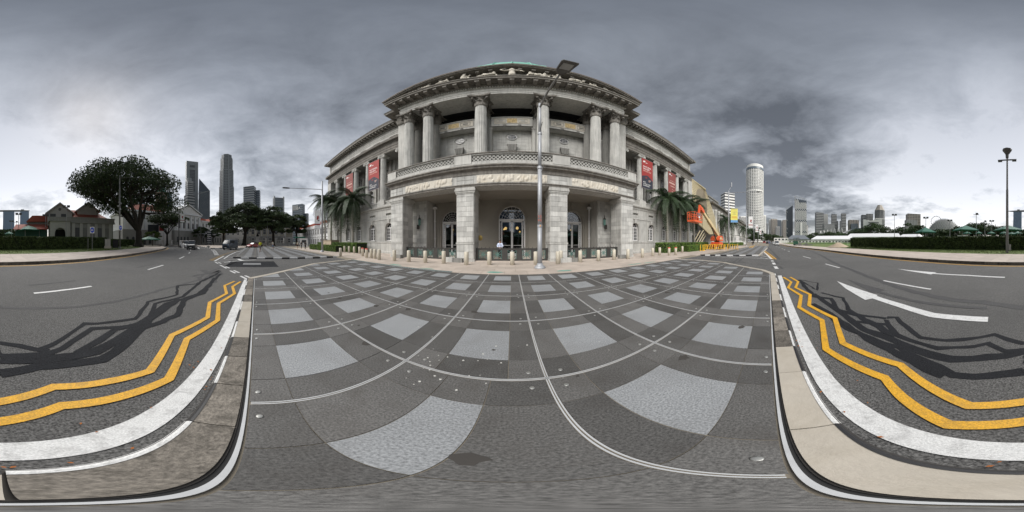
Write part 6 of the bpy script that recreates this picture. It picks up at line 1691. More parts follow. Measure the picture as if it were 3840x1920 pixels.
for x in (53.2, 56.5, 59.8): chb(MB().box(x-.55, x+.55, 17.90, 17.99, 1.6, 3.4), 'window', 'window_dark')
for x in (54.8, 58.2): chb(MB().box(x-.6, x+.6, 17.90, 17.99, 5.6, 8.2), 'window', 'window_dark'); chb(MB().box(x-.6, x+.6, 17.90, 17.99, 9.0, 11.0), 'window', 'window_dark')
for k in range(14):
    y = 21+k*2.7; chb(MB().box(49.91, 50.0, y-.6, y+.6, 5.5, 8.2), 'window', 'window_dark'); chb(MB().box(49.91, 50.0, y-.6, y+.6, 9, 11), 'window', 'window_dark')
st_ = MB()
for k in range(8): st_.box(84, 106, 13.6+k*.5, 18.0, k*.25, (k+1)*.25)
chb(st_, 'steps', 'stone_block')

# ------------------------------------------------------------------ WHITE LANE BUILDING, CREAM BUILDING, THEATRE, CLUB (left)
def facade_box(name, label, x, y, rz, w, d, h, m_, rows, cols, win=(1.0, 1.8), base=None, roof=None, cornice='white_wall', cat='building', z0=0, side_cols=0, arch_bottom=False, frames='frame_white', pil=None, parapet=.6):
    """long box with its front towards local -y; windows are separate parts"""
    t = thing(name, label, cat, (x, y, z0), rz)
    MB().box(-w/2, w/2, 0, d, 0, h).build('wall', m_, t)
    c = MB()
    for zz, e, hh in ((h-.5, .35, .35), (h*rows and h/rows-.1, .18, .22)): c.box(-w/2-e, w/2+e, -e, d+e, zz, zz+hh)
    c.build('cornice', cornice, t)
    if parapet: MB().box(-w/2-.05, w/2+.05, -.05, .25, h, h+parapet).box(-w/2-.05, -w/2+.25, .25, d, h, h+parapet).box(w/2-.25, w/2+.05, .25, d, h, h+parapet).build('parapet', cornice, t)
    if base: MB().box(-w/2-.12, w/2+.12, -.12, d+.12, 0, base[0]).build('base_storey', base[1], t)
    sh = h/rows; ww, wh_ = win
    wm_ = MB().box(-ww/2, ww/2, -.04, .04, 0, wh_).mesh('window', 'window_dark'); fm = MB().box(-ww/2-.12, ww/2+.12, -.10, .02, -.14, 0).box(-ww/2-.12, ww/2+.12, -.10, .02, wh_, wh_+.16).box(-ww/2-.12, -ww/2, -.10, .02, 0, wh_).box(ww/2, ww/2+.12, -.1, .02, 0, wh_).box(-.03, .03, -.07, .02, 0, wh_).box(-ww/2, ww/2, -.075, .02, wh_*.55, wh_*.55+.06).mesh('frame', frames)
    for r_ in range(rows):
        for k in range(cols):
            xx = -w/2+w*(k+.5)/cols; zz = r_*sh+(sh-wh_)*.45; off = -.14 if base and zz < base[0] else -.02
            o = link('window', wm_, t, (xx, off, zz)); link('frame', fm, o)
        for sx in (-1, 1):
            for k in range(side_cols):
                yy = d*(k+.5)/side_cols; zz = r_*sh+(sh-wh_)*.45; off = .14 if base and zz < base[0] else .02
                o = link('window', wm_, t, (sx*(w/2+off), yy, zz), (0, 0, sx*pi/2)); link('frame', fm, o)
    if pil:
        for k in range(cols+1):
            xx = -w/2+w*k/cols; MB().box(xx-.25, xx+.25, -.16, .0, base[0] if base else 0, h-.5).build('pilaster', pil, t)
    if roof:
        MB().xz([(-w/2-.4, h+.1), (w/2+.4, h+.1), (w/2-d*.3, h+roof), (-w/2+d*.3, h+roof)], .2, d-.2).build('roof', 'tile_red', t)
    return t
facade_box('lane_building', 'long white two storey building with many tall windows beyond the left palms', -64.5, 22.0, 0, 42, 14, 6.6, 'white_wall', 2, 17, (1.0, 1.7), None, 1.6, 'white_wall', pil='white_wall', parapet=.7)
facade_box('dark_lane_building', 'dark narrow building at the end of the lane behind the small tree', -98, 14.5, radians(90), 9, 20, 12, 'tower_glass_dark', 3, 3, (1.8, 2.6), None, None, 'tower_grey')
cb = facade_box('cream_building', 'cream and white three storey building with tall windows behind the dark trees', -84, 4.4, radians(90), 21, 16, 12.6, 'cream_wall', 3, 7, (1.3, 2.4), (4.3, 'grey_rustic'), 2.0, 'white_theatre', pil='white_theatre', side_cols=5)
MB().xz([(-4, 12.9), (4, 12.9), (0, 15.2)], -.6, 2).build('pediment', 'cream_wall', cb)
fn = thing('white_pier_fence', 'low white wall with tall square piers before the cream building', 'fence', (-75.5, 0, 0), radians(90))
MB().box(-9, 16, -.2, .2, 0, .9).build('wall', 'white_wall', fn)
for xx in (-9, -4.2, -3.4+0, .6, 4.8, 9.2, 13.6): 
    MB().box(xx-.55, xx+.55, -.5, .5, 0, 2.8).box(xx-.65, xx+.65, -.6, .6, 2.8, 3.0).build('pier', 'white_wall', fn)
for k in range(24):
    if k % 6: MB().box(-8.4+k*1.0-.12, -8.4+k*1.0+.12, -.12, .12, .9, 1.9).build('baluster', 'white_theatre', fn)
MB().box(-9, 16, -.15, .15, 1.9, 2.1).build('coping', 'white_wall', fn)
facade_box('cream_annex', 'small cream and white two storey annex right of the cream building', -90, 16.5, radians(80), 8, 12, 9.0, 'cream_wall', 2, 2, (1.2, 1.8), (4.0, 'white_theatre'), 1.6, 'white_theatre', pil='white_theatre')
x, y = P(851, 112); facade_box('yellow_building', 'yellowish old three storey building with red roof far down the left road', x, y, -az(851)+.25, 12, 14, 9.5, 'yellow_wall', 3, 4, (1.2, 1.6), None, 1.8, 'cream_wall', side_cols=4)
# theatre: corner towards the road, two visible wings
cx_, cy_ = P(655, 78)
VT = thing('white_theatre', 'white neoclassical theatre with a pediment, orange roofs and a grey rusticated lower storey', 'building', (cx_, cy_, -.1), radians(156)); VT.scale = (1, 1, 1.12)
# local frame: -y is the long right side facing the road, corner at x=0
MB().box(0, 38, 0, 26, 0, 11.2).box(0, 18, .02, 24, 11.2, 13.4).box(-24, 0, 5, 26, 0, 13.4).build('wall', 'white_theatre', VT)
MB().box(-.15, 18.4, -.18, 20, 0, 6.0).box(-24.2, -.15, 4.85, 24, 0, 6.0).box(18.4, 38.2, -.16, 20, 0, 4.9).build('rusticated_storey', 'grey_rustic', VT)
for k in range(13): MB().box(-.20, 18.42, -.22, 4.7, .5+k*.42, .53+k*.42).build('joint_course', 'club_grey', VT)
MB().box(-.5, 18.5, -.6, 24.5, 12.9, 13.6).box(-24.6, -.5, 4.5, 26.5, 12.9, 13.6).box(18.5, 38.4, -.4, 20, 10.7, 11.3).box(-.3, 18.5, -.35, 10, 6.0, 6.4).box(-24.3, -.3, 4.7, 20, 6.0, 6.4).box(18.5, 38.3, -.25, 20, 4.9, 5.2).build('cornice', 'white_wall', VT)
MB().xz([(.2, 13.6), (17.8, 13.6), (9, 17.0)], -.3, 24).build('gable', 'white_theatre', VT)
MB().xz([(-.8, 13.5), (9, 17.3), (18.8, 13.5), (18.8, 13.9), (9, 17.75), (-.8, 13.9)], -.9, 24).build('gable_roof', 'white_wall', VT)
MB().add([(-20, 7, 13.6), (-1, 7, 13.6), (-1, 24, 13.6), (-20, 24, 13.6), (-15, 13, 17.8), (-4, 13, 17.8), (-4, 20, 17.8), (-15, 20, 17.8)], [(0, 1, 5, 4), (1, 2, 6, 5), (2, 3, 7, 6), (3, 0, 4, 7), (4, 5, 6, 7)]).build('roof', 'tile_red', VT)
MB().xz([(19, 11.3), (28, 11.3), (26, 13.0), (21, 13.0)], 4, 16).build('roof', 'tile_red', VT); MB().xz([(29.5, 11.3), (38, 11.3), (36, 13.6), (31.5, 13.6)], 2, 18).build('roof', 'tile_red', VT)
MB().box(-9, -.3, 2.2, 5, 6.2, 10.4).box(-9.3, -.3, 1.9, 5, 10.2, 11.0).box(-9.1, -.3, 2.0, 5, 0, 6.2).build('bow_terrace', 'white_theatre', VT)
for k in range(6):
    xx = 1.2+k*3.1; MB().box(xx-.5, xx+.5, -.5, .0, 6.4, 12.4).build('pilaster', 'white_wall', VT)
for k in range(5):
    xx = 2.75+k*3.1; MB().box(xx-.55, xx+.55, -.06, .02, 7.0, 9.4).build('window', 'window_dark', VT); MB().ball(xx, -.05, 11.0, .5, .1, .5, 12, 5).build('round_window', 'club_grey', VT)
for k in range(4): MB().box(1.3+k*2.2, 2.2+k*2.2, -.26, -.17, 1.2, 3.4).build('window', 'window_dark', VT)
for k in range(3):
    xx = 11.5+k*2.3; m_ = MB().box(xx-.65, xx+.65, -.26, -.17, .2, 2.9); m_.xz([(xx+.65*cos(pi*i/8), 2.9+.65*sin(pi*i/8)) for i in range(9)], -.26, -.17); m_.build('arched_door', 'club_grey', VT)
for k in range(7):
    xx = 20+k*2.7
    for z in (5.8, 8.4): MB().box(xx-.5, xx+.5, -.06, .02, z, z+1.6).build('window', 'window_dark', VT)
    MB().box(xx-.45, xx+.45, -.24, -.15, 1.0, 3.2).build('window', 'window_dark', VT)
for k in range(5):
    xx = -22+k*2.8; MB().box(xx-.5, xx+.5, 4.93, 5.02, 10.2, 12.0).build('window', 'window_dark', VT); m_ = MB().box(xx-.6, xx+.6, 4.74, 4.86, .3, 2.7); m_.xz([(xx+.6*cos(pi*i/8), 2.7+.6*sin(pi*i/8)) for i in range(9)], 4.74, 4.86); m_.build('arched_opening', 'window_dark', VT)
for k in range(10):
    xx = -23.4+k*2.5; y0_ = 4.7 if xx < -9.3 else 1.95; MB().box(xx-.3, xx+.3, y0_-.1, y0_+.4, 6.4, 10.1).build('pilaster', 'white_wall', VT)
x, y = P(604, 96)
ct = thing('clock_tower', 'pinkish clock tower with a pale green dome behind the rain tree', 'clock tower', (x, y, 0), -az(604)+.2)
MB().box(-3, 3, -3, 3, 0, 28.5).box(-3.3, 3.3, -3.3, 3.3, 22.4, 23).box(-3.3, 3.3, -3.3, 3.3, 28.2, 29).build('tower_wall', 'pink_wall', ct)
MB().lathe([(2.6, 29), (2.6, 30), (2.4, 31.5), (1.7, 32.8), (.5, 33.6), (.1, 35)], n=20).build('dome', 'copper', ct, True)
MB().tube((0, -3.02, 19.8), (0, -3.18, 19.8), 1.7, 1.7, 24).build('clock_face', 'club_light', ct); MB().box(-.06, .06, -3.24, -3.2, 19.7, 21.0).box(-.05, .7, -3.24, -3.2, 19.7, 19.85).build('clock_hands', 'cloth_black', ct)
for xx in (-1.4, 0, 1.4): MB().box(xx-.4, xx+.4, -3.06, -2.98, 24.2, 27.4).build('louvre_opening', 'window_dark', ct)
# gate piers and low wall before the theatre
for i, px in enumerate((614, 640, 679)):
    x, y = P(px, 70); o = MB().box(-.55, .55, -.55, .55, 0, 1.9).box(-.7, .7, -.7, .7, 1.9, 2.15).build('gate_pier', 'white_theatre', None); o.location = (x, y, -.1); tag(o, '%s white gate pier before the theatre wall' % ('left', 'middle', 'right')[i], 'pier', 'gate piers before the theatre')
for i, (a, b_) in enumerate(((560, 612), (616, 638), (642, 677), (681, 740))):
    p, q = Vector(P(a, 70.5)), Vector(P(b_, 70.5)); m_ = (p+q)/2; t = thing('low_fence', '%s stretch of low wall with iron rails before the theatre' % ('leftmost', 'second', 'third', 'rightmost')[i], 'fence', (m_.x, m_.y, -.1), atan2((q-p).y, (q-p).x)); L = (q-p).length/2
    MB().box(-L, L, -.15, .15, 0, .7).build('wall', 'club_light', t); rl = MB().box(-L, L, -.03, .03, 1.5, 1.56)
    for k in range(int(L*5)): rl.box(-L+k*.4, -L+k*.4+.04, -.02, .02, .7, 1.6)
    rl.build('rails', 'cloth_black', t, kind='stuff')
# theatre forecourt kerbs, black and white
def bw(pts, label, du=1.3):
    t = thing('painted_kerb', label, 'kerb', (*pts[0], -.1)); WM[t.name] = Matrix.Translation((*pts[0], -.1)); k = 0
    for i in range(len(pts)-1):
        a, c = Vector(pts[i]), Vector(pts[i+1]); n = max(1, round((c-a).length/du)); tt = (c-a).normalized(); o = Vector((-tt.y, tt.x))*.12
        for j in range(n):
            p, q = a.lerp(c, j/n), a.lerp(c, (j+1)/n); mid = (p+q)/2
            MB().prism([tuple(v-mid) for v in (p-o, q-o, q+o, p+o)], 0, .16).build('kerb_stone', 'paint_white' if k % 2 else 'paint_black', t).location = (mid.x-pts[0][0], mid.y-pts[0][1], 0); k += 1
islp = [G(740, 924, -.1), G(765, 928, -.1), G(790, 932, -.1), G(838, 931.5, -.1), G(900, 931, -.1), G(925, 930.5, -.1)]
bw(islp, 'black and white kerb of the far island in front of the theatre')
bw([P(590, 60), P(640, 64), P(700, 68)], 'black and white kerb below the umbrella tree', 1.5)
MB().prism([islp[0], islp[1], islp[2], islp[3], islp[4], islp[5], (-70, -2), (-70, -26), (-55, -40)], -.3, .0).build('theatre_pavement', 'pavement_pink', kind='structure')
MB().prism([P(500, 66), P(590, 60.3), P(640, 64.3), P(700, 68.3), P(720, 75), P(500, 90)], -.3, .0).build('theatre_forecourt', 'pavement_pink', kind='structure')
x, y = P(781, 46); t = thing('traffic_sign', 'thin grey sign post at the tip of the far island', 'sign post', (x, y, 0), -az(781)); MB().cyl(0, 0, 0, 3.2, .04, .04, 6).build('post', 'metal_grey', t); MB().box(-.3, .3, -.02, .02, 2.6, 3.2).build('sign_board', 'metal_grey', t); MB().ball(0, 0, .1, .5, .5, .35, 8, 5).build('base', 'stone_dark', t)
x, y = P(784, 82); t = thing('poster_column', 'tall event poster with dark and white rows beside the theatre trees', 'poster', (x, y, 0), -az(784))
MB().box(-1.1, 1.1, -.1, .1, .3, 6.6).build('poster_board', 'banner_navy', t)
pm_ = MB()
for k in range(6): pm_.box(-.95, .95, -.13, -.105, .7+k*1.0, .7+k*1.0+.35+.1*(k % 2))
pm_.build('poster_rows', 'tent_white', t, kind='stuff')

# club (grey, red roofs) behind the hedge
a_, b2 = Vector(P(262, 46)), Vector(P(424, 50)); mid = (a_+b2)/2; ang = atan2((a_-b2).y, (a_-b2).x)
CL = thing('club_house', 'grey colonial club house with red tiled roofs and gables behind the hedge', 'building', (mid.x, mid.y, .3), ang+pi if False else ang+pi)
L = (b2-a_).length/2   # local -y points to the camera, +x to the right of the view?
vdir = (Vector((0, 0))-mid).normalized(); ly = Vector((-sin(ang), cos(ang)))
if ly.dot(vdir) > 0: CL.rotation_euler.z = ang+pi; WM[CL.name] = Matrix.Translation((mid.x, mid.y, .3)) @ Matrix.Rotation(ang+pi, 4, 'Z')
else: CL.rotation_euler.z = ang; WM[CL.name] = Matrix.Translation((mid.x, mid.y, .3)) @ Matrix.Rotation(ang, 4, 'Z')
# find which local x is on the right as seen from the camera
sgn = 1 if (WM[CL.name] @ Vector((1, 0, 0))-WM[CL.name] @ Vector((0, 0, 0))).to_2d().dot(Vector(P(430, 50))-Vector(P(260, 50))) > 0 else -1
def cx2(x): return sgn*x
def cbox(x0, x1, y0, y1, z0, z1, mb): return mb.box(*sorted((cx2(x0), cx2(x1))), y0, y1, z0, z1)
m_ = MB(); cbox(-L, L, 0, 12, 0, 6.6, m_); m_.build('wing_wall', 'club_grey', CL)
m_ = MB(); cbox(-L-.4, L+.4, -.5, 12, 6.2, 6.7, m_); cbox(-L-.3, L+.3, -.35, 12, 6.7, 7.6, m_); cbox(-L-.5, L+.5, -.55, 12, 7.6, 7.8, m_); m_.build('parapet', 'club_grey', CL)
for k in range(6): m_ = MB(); xx = -L+1+k*(2*L-2)/5; cbox(xx-.45, xx+.45, -.25, .02, 0, 6.2, m_); m_.build('pilaster', 'club_light', CL)
for k in range(5): m_ = MB(); xx = -L+1+(k+.5)*(2*L-2)/5; cbox(xx-.8, xx+.8, -.06, .02, 1.0, 5.0, m_); m_.build('shutter_window', 'window_dark' if k in (0, 3) else 'plaster_grey', CL)
# corner porch with arches at the left
px0 = -L-5.6
m_ = MB(); m_.M = Matrix.Scale(1, 4); wall_open(m_, *sorted((cx2(px0), cx2(-L-.02))), 0, 6.6, -.6, .4, [(cx2(-L-2.8), 3.0, 0, 4.9, True)]); cbox(px0, -L, 3.0, 12, 0, 6.6, m_); m_.build('porch_wall', 'club_light', CL)
m_ = MB(); cbox(px0-.4, -L, -1.0, 6, 6.6, 7.7, m_); m_.build('porch_parapet', 'club_grey', CL)
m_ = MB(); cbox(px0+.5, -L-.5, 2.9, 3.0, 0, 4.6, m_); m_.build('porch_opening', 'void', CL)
def gable(x0, x1, y0, y1, z0, z1, zr, name, wallm='club_grey', over=.7):
    xm = (x0+x1)/2; m_ = MB(); cbox(x0, x1, y0, y1, z0, z1, m_); m_.xz([(cx2(x0), z1), (cx2(x1), z1), (cx2(xm), zr)], y0, y0+.3); m_.build(name+'_wall', wallm, CL)
    r = MB()
    for s_ in (0, 1):
        xa = x0-over if s_ == 0 else x1+over; za = z1-over*(zr-z1)/(xm-x0)
        r.xz([(cx2(xa), za), (cx2(xm), zr), (cx2(xm), zr+.22), (cx2(xa), za+.22)], y0-over, y1)
    r.build(name+'_roof', 'tile_red', CL)
    b = MB()
    for xa in (x0-over, x1+over):
        za = z1-over*(zr-z1)/(xm-x0); b.xz([(cx2(xa), za-.1), (cx2(xm), zr-.1), (cx2(xm), zr+.3), (cx2(xa), za+.3)], y0-over-.08, y0-over)
    b.build(name+'_barge_board', 'club_light', CL)
gable(-L-6.2, -L+1.8, 6, 20, 6, 9.9, 12.8, 'left_gable', 'club_light')
for k in (-4.4, -.9): m_ = MB(); cbox(-L+k-.9, -L+k+.9, 5.9, 6.0, 7.9, 9.6, m_); m_.build('shutter_window', 'window_dark', CL)
m_ = MB(); m_.ball(cx2(-L-2.2), 5.95, 11.0, .5, .1, .5, 12, 5); m_.build('round_vent', 'lamp_dark', CL)
gable(-L+3.5, -L+10.5, 6, 20, 8, 10.9, 13.4, 'upper_gable', 'club_light')
r = MB(); r.add([(cx2(-L+1.8), 3.5, 8.4), (cx2(L-.5), 3.5, 8.4), (cx2(L-3), 10, 11.6), (cx2(-L+2.0), 10, 11.6)], [(0, 1, 2, 3) if sgn > 0 else (3, 2, 1, 0)]); r.add([(cx2(-L+1.8), 3.5, 8.15), (cx2(L-.5), 3.5, 8.15), (cx2(L-.5), 3.5, 8.4), (cx2(-L+1.8), 3.5, 8.4)], [(0, 1, 2, 3)]); r.build('lean_roof', 'tile_red', CL)
m_ = MB(); cbox(-L+2, L-1, 4.5, 12, 6.6, 8.3, m_); m_.build('upper_wall', 'club_grey', CL)
m_ = MB(); cbox(-L-12.4, -L-6.2, 8, 18, 0, 7.4, m_); m_.build('rear_wing_wall', 'club_grey', CL)
r = MB(); r.xz([(cx2(-L-13), 7.3), (cx2(-L-6), 7.3), (cx2(-L-6), 9.2), (cx2(-L-11), 9.2)], 7, 19); r.build('rear_wing_roof', 'tile_red', CL)
m_ = MB(); cbox(-L-16, -L-6.2, 4, 8, 0, 4.6, m_); m_.build('verandah', 'canopy_green_dark', CL)
r = MB(); r.yz([(3, 4.8), (8, 6.6), (8, 6.4), (3, 4.6)], *sorted((cx2(-L-16.5), cx2(-L-6)))); r.build('verandah_roof', 'tile_red', CL)

# ------------------------------------------------------------------ FAR TOWERS
def tower(name, label, px0, px1, ptop, dist, style, m_, rot=.35, ratio=.7, m2='window_dark', pbase=905, floors=None, cat='tower', top=None, bays=None, group=None):
    pc = (px0+px1)/2; wpx = radians((px1-px0)/10.6667); W_ = 2*dist*tan(wpx/2); h = ZH(ptop, dist)
    x, y = P(pc, dist); t = thing(name, label, cat, (x, y, 0), -az(pc)+rot)
    if group: t['group'] = group
    if style == 'round':
        r = W_/2; MB().lathe([(r, 0), (r, h)], n=32).build('shaft', m_, t)
        return t, r, r, h
    w = W_/(cos(abs(rot))+ratio*sin(abs(rot))); d = w*ratio
    MB().box(-w/2, w/2, -d/2, d/2, 0, h).build('shaft', m_, t)
    nf = floors or max(4, int(h/ (dist*.007)))
    e = w*.006+.05
    b = MB()
    if style == 'bands':
        for k in range(nf):
            z = h*(k+.35)/nf; b.box(-w/2-e, w/2+e, -d/2-e, d/2+e, z, z+h/nf*.48)
        b.build('window_bands', m2, t, kind='stuff')
    elif style == 'grid':
        nb = bays or max(4, int(w/(dist*.009)))
        for k in range(nf):
            z = h*(k+.3)/nf; zz = z+h/nf*.5
            for j in range(nb):
                xx = -w/2+w*(j+.22)/nb; b.box(xx, xx+w/nb*.56, -d/2-e, -d/2+e, z, zz)
            nb2 = max(3, int(nb*ratio))
            for j in range(nb2):
                yy = -d/2+d*(j+.22)/nb2
                for sx in (-1, 1): b.box(*sorted((sx*(w/2+e), sx*(w/2-e))), yy, yy+d/nb2*.56, z, zz)
        b.build('windows', m2, t, kind='stuff')
    elif style == 'fins':
        nb = bays or 9
        for j in range(nb): xx = -w/2+w*(j+.5)/nb; b.box(xx-w/nb*.2, xx+w/nb*.2, -d/2-e*2, d/2+e*2, h*.02, h*.97)
        b.build('window_strips', m2, t, kind='stuff')
    return t, w, d, h
tw = tower('office_tower', 'tall grey slab tower with a square window grid, left of the wedge tower', 695, 743, 609, 620, 'none', 'tower_grey', .25, .45)
t, w, d, h = tw; b = MB()
for z0, z1, n_ in ((.915, .95, 2), (.60, .885, 15), (.45, .56, 6), (.05, .40, 18)):
    for k in range(n_):
        for j in range(7): b.box(-w*.22+j*w*.065, -w*.22+j*w*.065+w*.045, -d/2-.5, -d/2+.2, h*(z0+(z1-z0)*k/n_), h*(z0+(z1-z0)*(k+.66)/n_))
b.build('windows', 'window_dark', t, kind='stuff')
t, w, d, h = tower('office_tower', 'stepped granite tower standing in front of the tall grey slab', 690, 730, 733, 480, 'bands', 'tower_mid', .5, .9, floors=16)
MB().box(-w*.38, w*.38, -d*.38, d*.38, h, h*1.32).build('upper_block', 'tower_mid', t); b = MB()
for k in range(6): b.box(-w*.385, w*.385, -d*.385, d*.385, h*(1.02+k*.045), h*(1.04+k*.045))
b.build('window_bands', 'window_dark', t, kind='stuff'); MB().lathe([(w*.3, h*1.32), (w*.28, h*1.4)], n=8).build('crown', 'tower_grey', t)
# wedge tower
x, y = P(764, 560); t = thing('wedge_tower', 'dark glass tower with a steep slanted top right of the grey slab', 'tower', (x, y, 0), -az(764)); w = 560*radians(45/10.667)/2; hA, hB = ZH(677, 560), ZH(722, 560)
MB().xz([(-w, 0), (w, 0), (w, hB), (-w*.75, hA)], -w, w).build('shaft', 'tower_glass_dark', t); b = MB()
for k in range(44):
    z = hB*(k+.4)/44; b.box(-w*.98, w*1.005, -w-.4, -w+.2, z, z+.8)
b.build('floor_lines', 'tower_grey', t, kind='stuff'); MB().xz([(-w*.9, hB*.93), (w, hB), (w, hB+1.5), (-w*.9, hB*.93+1.5)], -w-.8, -w).build('fold', 'tower_mid', t)
# stepped octagonal tower
x, y = P(850, 600); t = thing('stepped_tower', 'tallest grey tower with stepped octagonal sides above the trees', 'tower', (x, y, 0), -az(850)+.3); H2 = ZH(586, 600); w = 600*radians(62/10.667)/2
lv = [(1.0, 0, .34), (.95, .34, .60), (.88, .60, .80), (.78, .80, .955), (.66, .955, 1.0)]
for k, (r_, z0, z1) in enumerate(lv):
    r2 = r_*w; o = MB().lathe([(r2, z0*H2), (r2, z1*H2)], n=8).build('tier', 'tower_grey', t); b = MB()
    nf = int((z1-z0)*H2/6)
    for q in range(nf):
        for j in range(8):
            a0 = 2*pi*(j+.5)/8
            for u in (-.25, 0, .25):
                c = Vector((cos(a0), sin(a0), 0))*r2*.928; tn = Vector((-sin(a0), cos(a0), 0)); z = z0*H2+(q+.3)*6; p = c+tn*u*r2*.8
                b.add([tuple(p+tn*s_*r2*.06+Vector((0, 0, zz))) for s_, zz in ((-1, z), (1, z), (1, z+3.2), (-1, z+3.2))], [(0, 1, 2, 3)])
    b.build('windows', 'window_dark', o, kind='stuff')
MB().lathe([(w*.5, H2*.985), (w*.5, H2*1.01)], n=8).build('crown', 'tower_mid', t)
t, w, d, h = tower('office_tower', 'broad dark tower with white floor lines above the cream building', 913, 960, 702, 420, 'bands', 'tower_grey', -.35, .6, floors=24, m2='tower_glass_dark'); 
t, w, d, h = tower('office_tower', 'lower grey shoulder block of the broad tower above the cream building', 944, 977, 716, 430, 'bands', 'tower_glass', -.2, .6, floors=22, m2='tower_glass_dark')
t, w, d, h = tower('office_tower', 'pale grey tower with flat twin top fins above the forked tree', 1023, 1066, 744, 520, 'bands', 'tower_glass', .2, .6, floors=26, m2='tower_grey')
for sx in (-1, 1): MB().box(sx*w*.44-w*.06, sx*w*.44+w*.06, -d*.52, d*.52, 0, h*1.03).build('side_fin', 'tower_light', t)
MB().cyl(-w*.45, 0, h, h*1.1, .6, .3, 6).build('mast', 'tower_grey', t)
t, w, d, h = tower('office_tower', 'dark glass tower with pale lettering at its top corner above the lane', 1097, 1143, 768, 400, 'bands', 'tower_glass_dark', -.55, .5, floors=18, m2='tower_glass')
MB().box(-w/2-1, -w/2+.5, -d/2, d/2, 0, h).build('pale_side', 'tower_mid', t) ; text('CA', h*.09, 'tower_white', t, (w*.15, -d/2-1.0, h*.86), (radians(90), 0, 0))
MB().box(-w*.46, w*.1, -d/2-.9, -d/2-.3, h*.84, h*.97).build('pale_corner', 'tower_mid', t)
tower('office_tower', 'lower dark wing of the lettered tower above the lane', 1134, 1158, 801, 405, 'bands', 'tower_glass_dark', -.3, .6, floors=14, m2='tower_glass')
tower('office_tower', 'small grey block far behind the end of the theatre side', 783, 804, 852, 500, 'grid', 'tower_glass', .2, .7, floors=10)
tower('office_tower', 'dark brown tower behind the clock tower', 589, 618, 675, 560, 'bands', 'banner_navy', .2, .6, floors=30, m2='tower_glass_dark')
t = tower('office_tower', 'teal glass tower with a thin mast right of the clock tower', 626, 645, 724, 560, 'bands', 'tower_blue', .2, .6, floors=26, m2='tower_glass')[0]; MB().cyl(-8, 0, 90, ZH(700, 560), .8, .4, 6).build('mast', 'tower_grey', t)
tower('office_tower', 'blue glass tower seen through the rain tree, left one', 486, 516, 735, 520, 'bands', 'tower_blue', .2, .6, floors=26, m2='tower_glass_dark'); tower('office_tower', 'blue grey glass tower seen through the rain tree, right one', 521, 544, 745, 560, 'fins', 'tower_blue', .1, .6)
# three towered hotel with the roof deck
TH = thing('triple_tower_hotel', 'three curved blue glass hotel towers carrying a long boat shaped roof deck', 'hotel', (*P(3902, 900), 0), -az(3902))
for k, (px, w_) in enumerate(((3816, 31), (3873, 42), (3932, 33))):
    a0 = az(px)-az(3902); x0 = 900*tan(a0); w2 = 900*radians(w_/10.667)/2; hh = ZH(793, 900)
    m_ = MB(); n_ = 8
    for q in range(n_):
        z0, z1 = hh*q/n_, hh*(q+1)/n_; e0, e1 = 6*(1-q/n_)**2, 6*(1-(q+1)/n_)**2
        m_.add([(x0-w2-e0, -8-e0, z0), (x0+w2, -8-e0, z0), (x0+w2, 12, z0), (x0-w2-e0, 12, z0), (x0-w2-e1, -8-e1, z1), (x0+w2, -8-e1, z1), (x0+w2, 12, z1), (x0-w2-e1, 12, z1)], [(0, 1, 5, 4), (1, 2, 6, 5), (2, 3, 7, 6), (3, 0, 4, 7), (4, 5, 6, 7)])
    o = m_.build('hotel_tower', 'tower_blue', TH); b = MB()
    for q in range(38): z = hh*(q+.5)/38; e0 = 6*(1-q/38)**2; b.box(x0-w2-e0*.9, x0+w2, -8.6-e0, -8-e0, z, z+.9)
    b.build('floor_lines', 'tower_grey', o, kind='stuff')
dk = MB(); h0 = ZH(793, 900); v = []; xs_ = [900*tan(az(p)-az(3902)) for p in (3779, 3790, 3815, 3870, 3925, 3945, 3951)]
for x_, ww, bb in zip(xs_, (1, 9, 15, 16, 15, 10, 3), (4, 1.5, 0, 0, 0, 1.5, 3)): v += [(x_, -ww, h0+5), (x_, -ww*.6, h0+bb), (x_, ww*.6, h0+bb), (x_, ww, h0+5), (x_, 0, h0+7)]
dk.add(v, [tuple(5*k+a for a in (0,))+(5*k+1, 5*k+6, 5*k+5) for k in range(6)]+[(5*k+1, 5*k+2, 5*k+7, 5*k+6) for k in range(6)]+[(5*k+2, 5*k+3, 5*k+8, 5*k+7) for k in range(6)]+[(5*k+3, 5*k+4, 5*k+9, 5*k+8) for k in range(6)]+[(5*k+4, 5*k, 5*k+5, 5*k+9) for k in range(6)]+[(4, 3, 2, 1, 0), (30, 31, 32, 33, 34)])
dk.build('roof_deck', 'tower_mid', TH)
MB().box(xs_[2], xs_[2]+14, -6, 6, h0+6, h0+12).box(xs_[4]-10, xs_[4]+8, -6, 6, h0+6, h0+11).build('deck_pavilion', 'tower_light', TH)
# round hotel tower and neighbours
t, r, _, h = tower('round_hotel_tower', 'tall round white hotel tower with rows of balconies and a dark glass crown', 2799, 2862, 627, 420, 'round', 'tower_white', 0)
fl_ = MB(); nf = 46
for k in range(nf):
    z = h*(.012+.93*k/nf)
    if .66 < k/nf < .70: continue
    for j in range(26):
        a0 = 2*pi*(j+.24)/26; a1 = 2*pi*(j+.76)/26; q = r*1.012
        fl_.add([(q*cos(a), q*sin(a), zz) for a, zz in ((a0, z), (a1, z), (a1, z+h/nf*.46), (a0, z+h/nf*.46))], [(0, 1, 2, 3)])
fl_.build('balcony_openings', 'window_dark', t, kind='stuff')
MB().lathe([(r*1.02, h*.655), (r*1.02, h*.68)], n=32).build('service_band', 'tower_mid', t); MB().lathe([(r*1.03, h*.935), (r*1.03, h*.965)], n=32).build('glass_crown', 'tower_glass', t); MB().lathe([(r*.86, h), (r*.86, h*1.012)], n=32).build('roof_drum', 'tower_white', t)
rb_ = MB()
